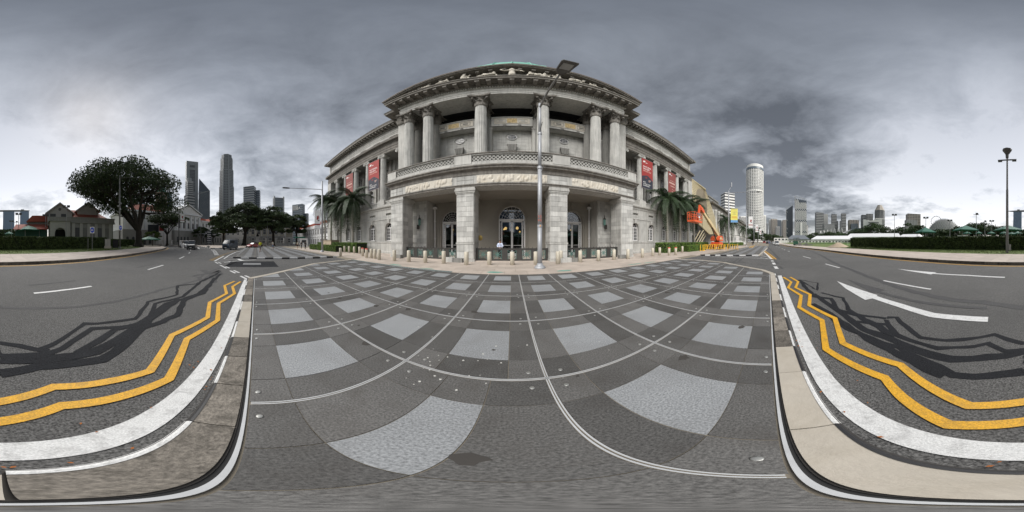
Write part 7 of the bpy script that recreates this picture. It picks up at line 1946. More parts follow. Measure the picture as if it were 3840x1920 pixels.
for j in range(26): a = 2*pi*j/26; rb_.tube((r*1.02*cos(a), r*1.02*sin(a), 0), (r*1.02*cos(a), r*1.02*sin(a), h*.93), r*.022, r*.022, 4)
rb_.build('vertical_ribs', 'tower_white', t, kind='stuff')
t, r, _, h = tower('round_hotel_tower', 'slimmer round white tower just right of the tall round one', 2858, 2873, 808, 430, 'round', 'tower_white', 0); b = MB()
for k in range(30):
    for j in range(16): a0 = 2*pi*(j+.2)/16; b.add([(r*1.02*cos(a), r*1.02*sin(a), zz) for a, zz in ((a0, h*k/31), (a0+.25, h*k/31), (a0+.25, h*(k+.5)/31), (a0, h*(k+.5)/31))], [(0, 1, 2, 3)])
b.build('balcony_openings', 'window_dark', t, kind='stuff')
tower('white_hotel', 'white hotel block with dark window bands behind the city hall', 2703, 2755, 728, 230, 'bands', 'tower_white', .5, .8, floors=17, cat='hotel')
tower('office_block', 'low white block behind the far end of the city hall', 2772, 2798, 812, 210, 'fins', 'tower_white', .3, .8)
for a in (('brown narrow tower beside the slim round tower', 2872, 2880, 838, 500, 'bands', 'tower_grey'), ('pale grey tower, first of the cluster beyond the road end', 2882, 2892, 824, 640, 'fins', 'tower_light'), ('broad beige tower in the cluster beyond the road end', 2890, 2915, 822, 600, 'fins', 'tower_beige'),
          ('pale low tower before the broad beige one', 2908, 2925, 850, 560, 'fins', 'tower_light'), ('bluish tower behind the cluster beyond the road end', 2914, 2930, 826, 680, 'bands', 'tower_glass'), ('white and grey tower left of the brown banded one', 2929, 2936, 828, 620, 'fins', 'tower_light'), ('brown banded tower left of the twin slanted towers', 2934, 2949, 825, 560, 'bands', 'tower_beige')):
    tower('office_tower', a[0], a[1], a[2], a[3], a[4], a[5], a[6], .25, .7, floors=22)
# twin slanted towers with diagonal sun screens
def slant(px0, px1, pl, pr, dist, label, dark):
    pc = (px0+px1)/2; x, y = P(pc, dist); w = dist*radians((px1-px0)/10.667)/2; hl, hr = ZH(pl, dist), ZH(pr, dist)
    t = thing('slanted_tower', label, 'tower', (x, y, 0), -az(pc)); MB().xz([(-w, 0), (w, 0), (w, hr*.97), (-w, hl*.94)], -w*.8, w*.8).build('shaft', 'tower_glass_dark', t)
    b = MB(); n_ = 26 if dark else 40; hh = max(hl, hr)
    for k in range(n_):
        z = hh*.95*(k+.1)/n_
        if dark and (k % 3): continue
        for j in range(2 if dark else 6):
            x0 = -w+j*2*w/6; x1 = x0+2*w/6
            if dark: x0, x1 = -w, -w*.55
            zt = z+(x1-x0)*1.05
            if zt < hr*.93 and int(k/ n_*4.0+.15) != int((k+1)/n_*4.0+.15) : continue
            if zt < (hr if x1 > 0 else hl)*.93: b.add([(x0, -w*.82, z+(x1-x0)*1.05), (x1, -w*.82, z), (x1, -w*.82, z+hh/n_*.5), (x0, -w*.82, z+(x1-x0)*1.05+hh/n_*.4)], [(0, 1, 2, 3)])
    b.build('diagonal_screens', 'tower_white', t, kind='stuff')
    MB().xz([(-w*1.02, 0), (-w*.86, 0), (-w*.9, hl), (-w*1.02, hl)], -w*.86, -w*.6).build('edge_mast', 'tower_mid', t)
    fr = MB().tube((-w, -w*.8, hl), (w, -w*.8, hr), w*.03, w*.03, 4)
    for k in range(6): u = k/5; xx = -w+2*w*u; fr.tube((xx, -w*.8, hl*.93+(hr*.97-hl*.94)*u), (xx, -w*.8, hl+(hr-hl)*u), w*.02, w*.02, 4)
    fr.build('crown_frame', 'tower_mid', t)
    if not dark: MB().box(-w*.05, w*.25, -w*.9, -w*.8, 0, hh*.42).build('white_core', 'tower_white', t)
slant(2948, 2973, 782, 768, 330, 'shorter dark glass tower with slanted top and striped left edge', True); slant(2981, 3024, 740, 752, 320, 'taller dark tower covered in white diagonal sun screens', False)
for a in (('striped grey tower left of the convention roof', 3056, 3088, 798, 480, 'bands', 'tower_mid'), ('lower tower attached right of the striped grey one', 3086, 3105, 803, 500, 'none', 'tower_mid'), ('tower with a curved top, second pair', 3117, 3138, 804, 480, 'bands', 'tower_mid'), ('low shoulder tower beside the curved top one', 3135, 3144, 829, 500, 'bands', 'tower_grey'),
          ('slim grey tower, third pair', 3153, 3173, 801, 480, 'bands', 'tower_mid'), ('low dark shoulder of the slim grey tower', 3148, 3156, 828, 470, 'bands', 'tower_grey'), ('pinkish gridded block with a dark glass front', 3179, 3221, 826, 440, 'grid', 'tower_beige'), ('low white block with dark left side above the folded roof', 3084, 3130, 841, 330, 'bands', 'tower_light'),
          ('dark curved slab behind the white slanted hotel', 3228, 3262, 807, 420, 'bands', 'tower_grey'), ('round topped hotel block left of the octagonal tower', 3247, 3274, 803, 400, 'grid', 'tower_mid'), ('white block below the octagonal tower', 3278, 3318, 820, 360, 'fins', 'tower_white'),
          ('beige stepped tower above the domed hall trees', 3396, 3452, 804, 420, 'grid', 'tower_beige'), ('pale shoulder block before the beige stepped tower', 3392, 3440, 826, 410, 'grid', 'tower_light'), ('low pale block left of the beige stepped tower', 3392, 3404, 828, 430, 'bands', 'tower_light'), ('tiny pale block right of the twin slanted towers', 3024, 3030, 845, 340, 'grid', 'tower_white')):
    tower('office_tower', a[0], a[1], a[2], a[3], a[4], a[5], a[6], .3, .6, floors=18)
x, y = P(3204, 438); t = thing('glass_block', 'dark glass front block before the pinkish gridded building', 'building', (x, y, 0), -az(3204)); MB().box(-9, 9, -18, -6, 0, ZH(840, 430)).build('shaft', 'tower_glass', t)
x, y = P(3299, 380); t = thing('octagonal_tower', 'octagonal grey tower with a tapering flat topped roof', 'tower', (x, y, 0), -az(3299)); w = 380*radians(38/10.667)/2; b0, b1_, b2_ = ZH(820, 380), ZH(790, 380), ZH(770, 380)
MB().lathe([(w, 0), (w, b1_)], n=8).build('shaft', 'tower_mid', t); MB().lathe([(w, b1_), (w*.45, b2_)], n=8).build('roof', 'tower_beige', t); b = MB()
for k in range(16): b.lathe([(w*1.01, b0+(b1_-b0)*k/16*1.0), (w*1.01, b0+(b1_-b0)*(k+.5)/16)], n=8)
b.build('window_bands', 'window_dark', t, kind='stuff')
x, y = P(3276, 300); t = thing('slanted_hotel', 'white hotel with a sloping stepped face of gridded balconies', 'hotel', (x, y, 0), -az(3276)); w = 300*radians(60/10.667)/2; hh = ZH(822, 300)
MB().xz([(-w, 0), (w, 0), (w, hh), (-w*.62, hh*.93)], 0, 14).build('wall', 'tower_white', t); b = MB()
for k in range(9):
    for j in range(11):
        z = hh*.9*(k+.15)/9; x0 = -w+w*.42*(z/hh)+(2*w-w*.42*(z/hh))*(j+.15)/11.5; 
        if x0 < w*.62: b.box(x0, x0+w*.11, -.3, .1, z, z+hh*.06)
b.build('balcony_openings', 'window_dark', t, kind='stuff'); MB().xz([(-w*1.3, 0), (-w*.95, 0), (-w*.55, hh*.97), (-w*1.3, hh*1.0)], 2, 10).build('side_wall', 'tower_white', t)
# convention hall with folded roof
x, y = P(3130, 260); t = thing('convention_hall', 'low hall with a white folded truss roof beyond the tents', 'hall', (x, y, 0), -az(3130)); w = 260*radians(125/10.667)/2
hb, ht = ZH(878, 260), ZH(853, 260); MB().box(-w, w*.9, 2, 30, 0, hb).build('wall', 'tower_glass_dark', t); b = MB()
for k in range(7):
    x0, x1 = -w+k*w*.22, -w+(k+1)*w*.22; xm = (x0+x1)/2; hk = hb+(ht-hb)*(.45+.1*k if k < 5 else .9)
    b.add([(x0, 0, hb*.75), (xm, 0, hk), (x1, 0, hb*.75), (xm, 28, hk+1.5)], [(0, 1, 3), (1, 2, 3)])
    b.tube((x0, -.2, hb*.75), (xm, -.2, hk), .5, .5, 4); b.tube((xm, -.2, hk), (x1, -.2, hb*.75), .5, .5, 4)
b.build('folded_roof', 'tower_light', t)
b = MB().add([(w*.5-w*.0, -1, hb*.95), (w*1.25, -1, ht), (w*1.3, 20, ht+.5), (w*.5, 20, hb+4)], [(0, 1, 2, 3)]).tube((w*.45, -1.2, hb*.9), (w*1.28, -1.2, ht), .6, .6, 4)
for k in range(12): xx = w*.55+k*w*.058; b.tube((xx, -1.3, hb*.9+(ht-hb)*k/13), (xx+1, -1.3, hb*.6), .28, .28, 4)
b.build('glazed_roof', 'tower_mid', t)
x, y = P(3226, 250); t = thing('glass_hall', 'low dark blue glass hall right of the folded roof', 'hall', (x, y, 0), -az(3226)); MB().xz([(-13, 0), (14, 0), (13, ZH(863, 250)), (6, ZH(856, 250)), (-13, ZH(852, 250))], 0, 16).build('glass_wall', 'tower_glass', t)
# domed arts hall and observation wheel
x, y = P(3540, 330); t = thing('domed_arts_hall', 'low domed arts hall covered in spiky metal shades above the trees', 'arts hall', (x, y, 0), -az(3540)); w = 330*radians(142/10.667)/2; hh = ZH(824, 330)
MB().ball(0, 0, 0, w, w*.7, hh, 32, 16).build('shell', 'tower_mid', t, True); b = MB()
for k in range(3, 15):
    for j in range(36):
        e = pi/2*k/16; a = 2*pi*(j+.5*(k % 2))/36; p = Vector((w*cos(e)*cos(a), w*.7*cos(e)*sin(a), hh*sin(e)))
        if sin(a) < .3: q = p*1.03; tn = Vector((-sin(a), cos(a), 0))*w*.07*cos(e); b.add([tuple(p*1.005-tn), tuple(p*1.005+tn), tuple(q+Vector((0, 0, hh*.05)))], [(0, 1, 2)])
b.build('sun_shades', 'tower_light', t, kind='stuff')
x, y = P(3511, 900); t = thing('observation_wheel', 'distant observation wheel rising behind the domed arts hall', 'ferris wheel', (x, y, 0), -az(3511)); rr_ = 900*radians(19/10.667); zc_ = ZH(831, 900)
b = MB(); pts = [(rr_*cos(a), 0, zc_+rr_*sin(a)) for a in [i*2*pi/40 for i in range(41)]]; b.path(pts, .9, 5); b.build('rim', 'tower_mid', t); b = MB()
for i in range(0, 40, 2): b.tube((0, 0, zc_), pts[i], .2, .2, 3)
b.tube((0, 0, zc_), (-14, 6, 0), 1, 1, 5).tube((0, 0, zc_), (14, 6, 0), 1, 1, 5); b.build('spokes', 'tower_mid', t, kind='stuff')
cm = MB().ball(0, 0, 0, 2.0, 2, 1.6, 8, 5).mesh('capsule', 'tower_mid')
for i in range(0, 40, 2): link('capsule', cm, t, (pts[i][0]*1.06, -1, zc_+(pts[i][2]-zc_)*1.06))
# grey pavilion and its white railing wall at the lawn end
x, y = P(3000, 175); t = thing('pavilion_clubhouse', 'grey hip roofed pavilion with white balconies at the far end of the field', 'pavilion', (x, y, 0), -az(3000))
MB().box(-13, 10, 0, 14, 0, 3.4).build('wall', 'tower_white', t); MB().box(-11, 8, -.1, .02, .5, 2.9).build('dark_opening', 'window_dark', t)
MB().add([(-14, -1.5, 3.6), (11, -1.5, 3.6), (11, 15, 3.6), (-14, 15, 3.6), (-9, 5, 8.0), (5, 5, 8.0)], [(0, 1, 5, 4), (1, 2, 5), (2, 3, 4, 5), (3, 0, 4)]).build('hip_roof', 'roof_grey', t); MB().xz([(-5, 3.2), (1, 3.2), (-2, 6.0)], -2.6, 3).build('gable', 'roof_grey', t)
MB().box(-28, 60, -.5, .5, 0, 2.4).build('arcade_wall', 'tower_white', t)
for k in range(24): MB().box(-26+k*3.6, -24.3+k*3.6, -.62, -.5, .7, 1.9).build('opening', 'window_dark', t)
x, y = P(2927, 150); t = thing('white_building', 'white two storey building with railings right of the road end', 'building', (x, y, 0), -az(2927)); MB().box(-6, 7, 0, 8, 0, 4.6).build('wall', 'tower_white', t)
for k in range(4): MB().box(-5+k*3.2, -3.4+k*3.2, -.12, .02, 2.6, 3.8).build('window', 'window_dark', t)

facade_box('pale_rear_building', 'pale building glimpsed between the yellow building and the cream building', *P(893, 104), -az(893), 16, 10, 8.5, 'white_theatre', 2, 5, (1.0, 1.5))
# ------------------------------------------------------------------ FIELD: tents, canopies, masts, goal, sand, machines
def tent(px0, px1, d0, d1, ye, yr, label, legs=8):
    a, b = Vector(P(px0, d0)), Vector(P(px1, d1)); m_ = (a+b)/2; L = (b-a).length/2; rz = atan2((b-a).y, (b-a).x)
    dm2 = (d0+d1)/2; ze, zr = ZH(ye, dm2), ZH(yr, dm2)
    t = thing('marquee_tent', label, 'tent', (m_.x, m_.y, .3), rz); ze -= .3; zr -= .3; W2 = 5
    MB().add([(-L, -W2, ze), (L, -W2, ze), (L, W2, ze), (-L, W2, ze), (-L+1.5, 0, zr), (L-1.5, 0, zr), (-L, -W2, ze-.5), (L, -W2, ze-.5), (L, W2, ze-.5), (-L, W2, ze-.5)], [(0, 1, 5, 4), (2, 3, 4, 5), (1, 2, 5), (3, 0, 4), (6, 7, 1, 0), (7, 8, 2, 1), (8, 9, 3, 2), (9, 6, 0, 3)]).build('tent_roof', 'tent_white', t)
    for k in range(legs+1):
        x = -L+2*L*k/legs
        for y in (-W2+.1, W2-.1): MB().box(x-.07, x+.07, y-.07, y+.07, 0, ze).build('leg', 'metal_grey', t)
tent(3052, 3200, 88, 84, 897, 884.5, 'nearer long white marquee tent on the playing field', 9)
tent(3182, 3378, 125, 118, 888.5, 875.5, 'farther long white marquee tent behind the dark hedge', 10)
tent(3378, 3458, 100, 96, 889, 878, 'short white marquee tent at the left of the green canopies', 4)
def canopy(px, d, w, yt, ye, label, small=False):
    x, y = P(px, d); zt, ze = ZH(yt, d)-.4, ZH(ye, d)-.4; t = thing('green_canopy', label, 'canopy', (x, y, .4), -az(px)+.5, 'green canopies beside the club')
    h = w/2; MB().add([(-h, -h, ze), (h, -h, ze), (h, h, ze), (-h, h, ze), (0, 0, zt), (-h, -h, ze-.25), (h, -h, ze-.25), (h, h, ze-.25), (-h, h, ze-.25)], [(0, 1, 4), (1, 2, 4), (2, 3, 4), (3, 0, 4), (5, 6, 1, 0), (6, 7, 2, 1), (7, 8, 3, 2), (8, 5, 0, 3)]).build('canopy_cloth', 'canopy_green', t)
    if small: MB().cyl(0, 0, 0, ze, .06, .06, 6).build('pole', 'frame_white', t)
    else:
        for sx in (-1, 1):
            for sy in (-1, 1): MB().box(sx*h*.8-.06, sx*h*.8+.06, sy*h*.8-.06, sy*h*.8+.06, 0, ze).build('leg', 'lamp_mid', t)
for a in ((3470, 55, 5.2, 852, 870, 'green pyramid canopy nearest the white tents'), (3620, 50, 6.0, 845, 862.5, 'green pyramid canopy in front of the white cabin'), (3779, 46, 6.2, 844, 862, 'green pyramid canopy behind the tall dark post'), (107, 50, 6.0, 845, 862, 'green pyramid canopy between the hotel towers and the club'),
          (560, 52, 5.0, 886, 897, 'small green canopy top showing above the hedge by the rain tree')): canopy(*a)
for a, lb in (((3627, 62, 2.4, 868, 874.5), 'first'), ((3670, 64, 2.2, 867, 874), 'second'), ((3717, 64, 2.4, 867, 874.5), 'third'), ((3765, 62, 2.4, 867, 875), 'fourth'), ((3793, 60, 2.6, 870, 877), 'fifth'), ((3816, 62, 2.6, 867, 875), 'sixth'), ((34, 60, 2.4, 868, 876), 'seventh')): canopy(*a, lb+' small green parasol from the left in the row beyond the hedge', True)
x, y = P(3611, 58); t = thing('white_cabin', 'white panelled cabin under the green canopy beyond the hedge', 'cabin', (x, y, .4), -az(3611)); MB().box(-2.0, 2.0, 0, 2.4, 0, 3.2).build('cabin_wall', 'tent_white', t)
for k in range(5): MB().box(-2.0+k-.015, -2.0+k+.015, -.02, .0, 0, 3.2).build('panel_joint', 'metal_grey', t)
MB().box(-2.0, 2.0, -.022, .0, 1.6, 1.63).build('panel_joint', 'metal_grey', t)
fz = thing('court_fence', 'dark green mesh fence running behind the small parasols', 'fence', (*P(3730, 70), .3), -az(3730)); MB().box(-22, 30, -.03, .03, 0, 2.3).build('mesh_screen', 'canopy_green_dark', fz)
for k in range(14): MB().box(-22+k*4-.05, -22+k*4+.05, -.08, -.03, 0, 2.5).build('fence_post', 'lamp_dark', fz)
x, y = P(3696, 68); t = thing('score_board', 'dark wide board above the court fence', 'board', (x, y, .3), -az(3696)); MB().box(-1.8, 1.8, -.1, .1, 2.0, 2.9).build('board', 'cloth_black', t); MB().box(-1.7, -1.6, -.05, .05, 0, 2.0).build('leg', 'lamp_dark', t); MB().box(1.6, 1.7, -.05, .05, 0, 2.0).build('leg', 'lamp_dark', t)
def mast(px, d, ytop, label, twin=True, s=1.0):
    x, y = P(px, d); h = ZH(ytop, d)-.3; t = thing('floodlight_mast', label, 'floodlight', (x, y, .3), -az(px), 'floodlight masts round the field')
    MB().cyl(0, 0, 0, h, .13*s, .08*s, 8).build('pole', 'metal_grey', t)
    for sx in ((-1, 1) if twin else (.4,)):
        MB().box(sx*.55*s-.42*s, sx*.55*s+.42*s, -.25*s, .25*s, h-.1, h+.35*s).build('lamp', 'lamp_dark', t)
    MB().box(-.9*s, .9*s, -.05, .05, h-.25, h-.12).build('cross_bar', 'lamp_dark', t)
for a in ((3354, 62, 806, 'tall floodlight mast with twin lamps at the right end of the far tent'), (3472, 60, 817, 'floodlight mast left of the domed arts hall'), (3562, 62, 827, 'floodlight mast at the right foot of the domed arts hall'), (3661, 52, 803, 'tall floodlight mast right of the white cabin', False), (3693, 66, 830, 'single lamp floodlight mast behind the dark board', False), (3719, 64, 829, 'twin lamp floodlight mast left of the tall dark post'),
          (43, 70, 830, 'thin floodlight mast under the hotel deck'), (61, 72, 832, 'second thin floodlight mast under the hotel deck', False), (70, 50, 803, 'taller floodlight mast between the two hotel towers'), (171, 50, 808, 'floodlight mast in front of the red club roofs'), (249, 44, 775, 'tallest floodlight mast with twin lamps before the club gable')): mast(*a)
x, y = P(3169, 62); t = thing('football_goal', 'white football goal frame at the left end of the dark hedge', 'goal', (x, y, .3), -az(3169)-.1)
for px_ in (-1.1, 1.1): MB().cyl(px_, 0, 0, 1.7, .05, .05, 6).build('goal_post', 'frame_white', t)
MB().tube((-1.1, 0, 1.7), (1.1, 0, 1.7), .05).build('crossbar', 'frame_white', t)
x, y = P(3144, 42); sp_ = MB(); n = 30; rr = random.Random(2); vs = [(0, 0, 1.15)]
for k in range(1, 7):
    for i in range(n): a = 2*pi*i/n; q = k/6; vs.append((2.9*q*cos(a)*(1+.08*sin(3*a)), 1.9*q*sin(a), 1.15*(1-q)**1.1*(1+.15*sin(2*a+1))+rr.uniform(-.03, .05)))
fs = [(0, 1+(i+1) % n, 1+i)[::-1] for i in range(n)]+[(1+(k-1)*n+i, 1+k*n+i, 1+k*n+(i+1) % n, 1+(k-1)*n+(i+1) % n) for k in range(1, 6) for i in range(n)]
o = sp_.add(vs, fs).build('sand_pile', 'sand', None, True); o.location = (x, y, .18); o.rotation_euler.z = -az(3144); tag(o, 'heap of pale sand at the edge of the field', 'sand pile')
x, y = P(2990, 62); t = thing('roller_machine', 'dark green machine parked on the field edge beside piled material', 'machine', (x, y, .1), -az(2990))
MB().box(-1.5, .3, -.7, .7, .4, 1.5).box(-1.5, -.2, -.7, .7, 1.5, 1.6).build('body', 'machine_green', t); MB().box(-1.4, -.2, -.6, .6, 2.6, 2.75).build('cab_roof', 'machine_green', t)
for sx, sy in ((-1.35, -.6), (-.25, -.6), (-1.35, .6), (-.25, .6)): MB().box(sx-.05, sx+.05, sy-.05, sy+.05, 1.5, 2.6).build('cab_post', 'cloth_black', t)
for xx in (-1.1, .9): MB().tube((xx, -.6, .45), (xx, .6, .45), .45, .45, 16).build('wheel', 'rubber', t)
MB().xz([(.3, .8), (2.4, 1.4), (2.6, 1.1), (.4, .5)], -.5, .5).build('loader_arm', 'metal_grey', t)
x, y = P(3016, 60); b = MB(); rr = random.Random(5)
for k in range(16): a, c_ = rr.uniform(-3, 3), rr.uniform(-.6, .6); s_ = rr.uniform(.2, .55); b.box(a-s_, a+s_, c_-s_*.6, c_+s_*.6, 0, s_*rr.uniform(.8, 1.9))
o = b.build('stacked_material', 'lamp_mid', None, kind='stuff'); o.location = (x, y, .1); o.rotation_euler.z = -az(3016); tag(o, 'grey stacked building material beside the green machine', 'material')
x, y = P(2963, 75); t = thing('site_hoarding', 'tall dark wire fence round the works at the right of the road', 'fence', (x, y, .1), -az(2963)+.9); 
for k in range(12): MB().cyl(-7+k*1.3, 0, 0, 3.2, .05, .05, 5).build('fence_post', 'lamp_mid', t)
for z in (.2, 1.1, 2.0, 3.0): MB().box(-7, 7.3, -.02, .02, z, z+.05).build('rail', 'lamp_mid', t)
x, y = P(2766, 52); t = thing('direction_sign', 'white stacked direction sign before the city hall steps', 'sign', (x, y, 0), -az(2766)); MB().box(-.06, .06, -.06, .06, 0, 3.2).build('post', 'metal_grey', t)
for k in range(4): MB().box(-.42, .42, -.12, -.06, 1.4+k*.46, 1.75+k*.46).build('sign_panel', 'frame_white', t)
x, y = P(2747, 85); t = thing('flag_pole', 'pole with a red and white flag above the city hall roof line', 'flag', (x, y, 0), -az(2747)); MB().cyl(0, 0, 0, 17.5, .09, .06, 6).build('pole', 'frame_white', t); MB().xz([(-.1, 14.2), (-2.2, 13.4), (-2.3, 14.4), (-.1, 15.4)], -.03, .03).build('flag', 'banner_red', t); MB().xz([(-.1, 13.0), (-2.1, 12.4), (-2.2, 13.4), (-.1, 14.2)], -.03, .03).build('flag', 'tent_white', t)
x, y = P(1190, 31); t = thing('planter_box', 'pale timber hoarding box at the end of the left hedge', 'box', (x, 14.4, 0), 0); MB().box(-2.2, 1.6, -.9, .9, 0, 1.75).build('box_wall', 'sand', t); MB().box(-2.3, 1.7, -1.0, 1.0, 1.75, 1.83).build('box_lid', 'sand', t)
x, y = P(1140, 52); t = thing('guard_booth', 'small white booth with a green sign at the lane entrance', 'booth', (x, y, 0), -az(1140)); MB().box(-1.2, 1.2, 0, 2, 0, 2.5).build('booth_wall', 'tent_white', t); MB().box(-.7, .7, -.04, .0, 1.2, 2.0).build('booth_window', 'window_dark', t); MB().box(-3.2, .5, -.1, .1, 2.6, 3.0).build('green_sign', 'canopy_green', t)
x, y = P(966, 70); t = thing('bust_monument', 'dark bust on a white pedestal between the fence piers', 'monument', (x, y, 0), radians(90)); MB().box(-.8, .8, -.8, .8, 0, 3.3).box(-1, 1, -1, 1, 3.3, 3.5).build('pedestal', 'white_wall', t); MB().ball(0, 0, 4.5, .35, .35, .45).ball(0, 0, 3.9, .6, .4, .5).build('bust', 'cloth_black', t)
x, y = P(582, 66)
t = thing('event_hoarding', 'dark hoarding with purple and pink posters left of the umbrella tree', 'poster', (x, y, 0), -az(582)); MB().box(-3, 1.5, -.1, .1, 4.6, 8.0).build('navy_poster', 'banner_navy', t); MB().box(1.6, 3.6, -.12, .1, 5.6, 7.4).build('pink_poster', 'cloth_red', t); MB().box(-3, -2.9, -.05, .05, 0, 4.6).build('leg', 'metal_grey', t); MB().box(3.4, 3.5, -.05, .05, 0, 5.6).build('leg', 'metal_grey', t)

# ------------------------------------------------------------------ VEHICLES
wt = MB().tube((0, -.11, 0), (0, .11, 0), .33, .33, 18).mesh('wheel', 'rubber'); wr = MB().tube((0, -.12, 0), (0, .12, 0), .2, .2, 10).mesh('rim', 'metal_grey')
def loft(mb, secs):
    """sections (x, half width, z0, z1) with a rounded-box profile"""
    n = 0; rings = []
    for x, w, z0, z1 in secs:
        c = min(.12, w*.3, (z1-z0)*.4); rings.append([(x, -w+c, z0), (x, -w, z0+c), (x, -w*.99, z1-c), (x, -w+c, z1), (x, w-c, z1), (x, w*.99, z1-c), (x, w, z0+c), (x, w-c, z0)])
    v = [p for r_ in rings for p in r_]; f = []
    for k in range(len(rings)-1):
        for i in range(8): j = (i+1) % 8; f.append((8*k+i, 8*k+j, 8*k+8+j, 8*k+8+i))
    f += [tuple(range(7, -1, -1)), tuple(range(8*(len(rings)-1), 8*len(rings)))]
    return mb.add(v, f)
KINDS_ = {   # length, half width, body sections (nose to tail), glass sections, roof z
    'hatch': (3.8, .84, [(-1.9, .6, .35, .62), (-1.8, .78, .25, .75), (-1.2, .84, .2, .90), (-.5, .85, .2, .98), (1.3, .85, .2, 1.0), (1.8, .8, .25, .95), (1.9, .65, .35, .85)], [(-.75, .68, .95, .98), (-.25, .66, .96, 1.36), (.3, .64, .97, 1.40), (1.4, .62, .98, 1.36), (1.72, .66, .96, 1.0)], (-.2, 1.4, 1.38)),
    'mpv': (4.9, .92, [(-2.45, .7, .35, .8), (-2.35, .88, .25, .95), (-1.7, .92, .2, 1.08), (-1.2, .92, .2, 1.12), (2.2, .92, .2, 1.15), (2.45, .85, .3, 1.1)], [(-1.65, .8, 1.05, 1.10), (-.75, .76, 1.1, 1.78), (0, .76, 1.12, 1.86), (2.1, .76, 1.12, 1.84), (2.4, .78, 1.1, 1.15)], (-.7, 2.15, 1.84)),
    'van': (4.7, .86, [(-2.35, .7, .4, .9), (-2.25, .84, .3, 1.15), (-1.9, .86, .25, 1.25), (2.3, .86, .25, 1.25), (2.35, .84, .35, 1.2)], [(-2.1, .8, 1.2, 1.25), (-1.45, .76, 1.24, 1.95), (-.6, .77, 1.25, 2.0), (2.2, .77, 1.25, 1.98), (2.32, .78, 1.22, 1.9)], (-1.4, 2.3, 1.96)),
    'smallvan': (4.3, .85, [(-2.15, .65, .35, .8), (-2.05, .82, .25, .95), (-1.4, .85, .2, 1.08), (2.1, .85, .2, 1.12), (2.15, .82, .3, 1.1)], [(-1.5, .72, 1.05, 1.08), (-.8, .72, 1.08, 1.78), (2.05, .74, 1.1, 1.8), (2.13, .74, 1.1, 1.7)], (-.7, 2.1, 1.8)),
    'sedan': (4.5, .87, [(-2.25, .65, .35, .62), (-2.15, .82, .25, .78), (-1.2, .87, .2, .92), (1.3, .87, .2, .96), (2.15, .83, .25, .92), (2.25, .7, .35, .85)], [(-.95, .7, .9, .94), (-.25, .66, .94, 1.38), (.7, .66, .95, 1.42), (1.5, .68, .95, .98)], (-.2, .75, 1.4)),
    'bus': (9, 1.2, [(-4.5, 1.1, .4, 1.2), (-4.4, 1.2, .35, 1.4), (4.4, 1.2, .35, 1.4), (4.5, 1.15, .4, 1.3)], [(-4.42, 1.1, 1.35, 2.6), (-4.2, 1.12, 1.38, 2.75), (4.2, 1.12, 1.38, 2.75), (4.4, 1.1, 1.35, 2.6)], (-4.2, 4.3, 2.74))}
def vehicle(kind, col, x, y, rz, label, cat='car', glass='car_glass', panel=None, roofcol=None, z=-.092):
    L_, hw, body, gl, rf_ = KINDS_[kind]; t = thing('parked_'+cat.replace(' ', '_') if False else {'car': 'car', 'van': 'van', 'bus': 'bus', 'minibus': 'minibus'}[cat], label, cat, (x, y, z), rz)
    loft(MB(), body).build('body', col, t, False); loft(MB(), gl).build('cabin_glass', glass, t)
    a, b_, zr = rf_; w = gl[1][1]
    loft(MB(), [(a-.1, w*.9, zr-.05, zr+.0), (a+.1, w+.01, zr-.05, zr+.06), (b_-.1, w+.01, zr-.05, zr+.06), (b_+.05, w*.9, zr-.05, zr+.0)]).build('roof', roofcol or col, t)
    zb = body[2][3]
    for sx in (-1, 1):
        for u in ((a, a+.02) if False else (a+.05, (a+b_)/2, b_-.05)):
            m_ = MB().xz([(u-.04, zb), (u+.04, zb), (u+.04, zr), (u-.04, zr)], *sorted((sx*(w+.005), sx*(w+.04+.0)))); m_.build('pillar', col, t)
    if panel: 
        for sx in (-1, 1): MB().xz([((a+b_)/2, zb), (b_+.02, zb), (b_, zr), ((a+b_)/2, zr)], *sorted((sx*w*.98, sx*(w+.055)))).build('side_panel', col, t)
    ax = L_/2-.85 if kind != 'bus' else 2.8
    for xx in (-ax, ax):
        for sy in (-1, 1): o = link('wheel', wt, t, (xx, sy*(hw-.1), .33), None, (1.05, 1, 1.05)); link('rim', wr, o)
    fx = -L_/2; zl = body[1][3]-.2
    for sy in (-1, 1):
        MB().ball(fx+.10, sy*hw*.72, zl, .08, .17, .09, 8, 5).build('headlight', 'light_clear', t); MB().box(L_/2-.12, L_/2-.0, *sorted((sy*hw*.62, sy*hw*.9)), zl-.02, zl+.16).build('tail_light', 'light_red', t)
        MB().box(a-.35, a-.2, *sorted((sy*(hw), sy*(hw+.2))), zb+.02, zb+.16).build('wing_mirror', col, t)
    MB().box(fx-.01, fx+.08, -hw*.5, hw*.5, .42, zl-.04).build('grille', 'cloth_black', t); MB().box(fx-.03, fx+.05, -.22, .22, .40, .52).build('number_plate', 'light_clear', t); MB().box(fx-.02, fx+.1, -hw*.85, hw*.85, .24, .36).build('bumper', 'rubber', t)
    return t
def face(px, d, off): x, y = P(px, d); return x, y, off
def oncoming(px, d, turn): x, y = P(px, d); return x, y, atan2(y, x)+turn
vehicle('mpv', 'car_grey', *oncoming(720, 37, -.12), 'dark grey people carrier driving towards the camera on the left road')
vehicle('smallvan', 'car_white', *oncoming(694, 46, .5), 'small white van behind the grey people carrier', 'van', panel=True)
vehicle('van', 'car_navy', *oncoming(864, 36, -.45), 'dark blue grey van crossing the junction in front of the trees', 'van', panel=True)
vehicle('hatch', 'car_red', *oncoming(951, 45, -.85), 'small red car behind the man in the yellow shirt', roofcol='car_black')
vehicle('smallvan', 'car_white', *oncoming(2913, 72, .1), 'white and red minibus coming down the straight road', 'minibus')
vehicle('sedan', 'car_white', *oncoming(2900, 105, .2), 'white car behind the minibus on the straight road')
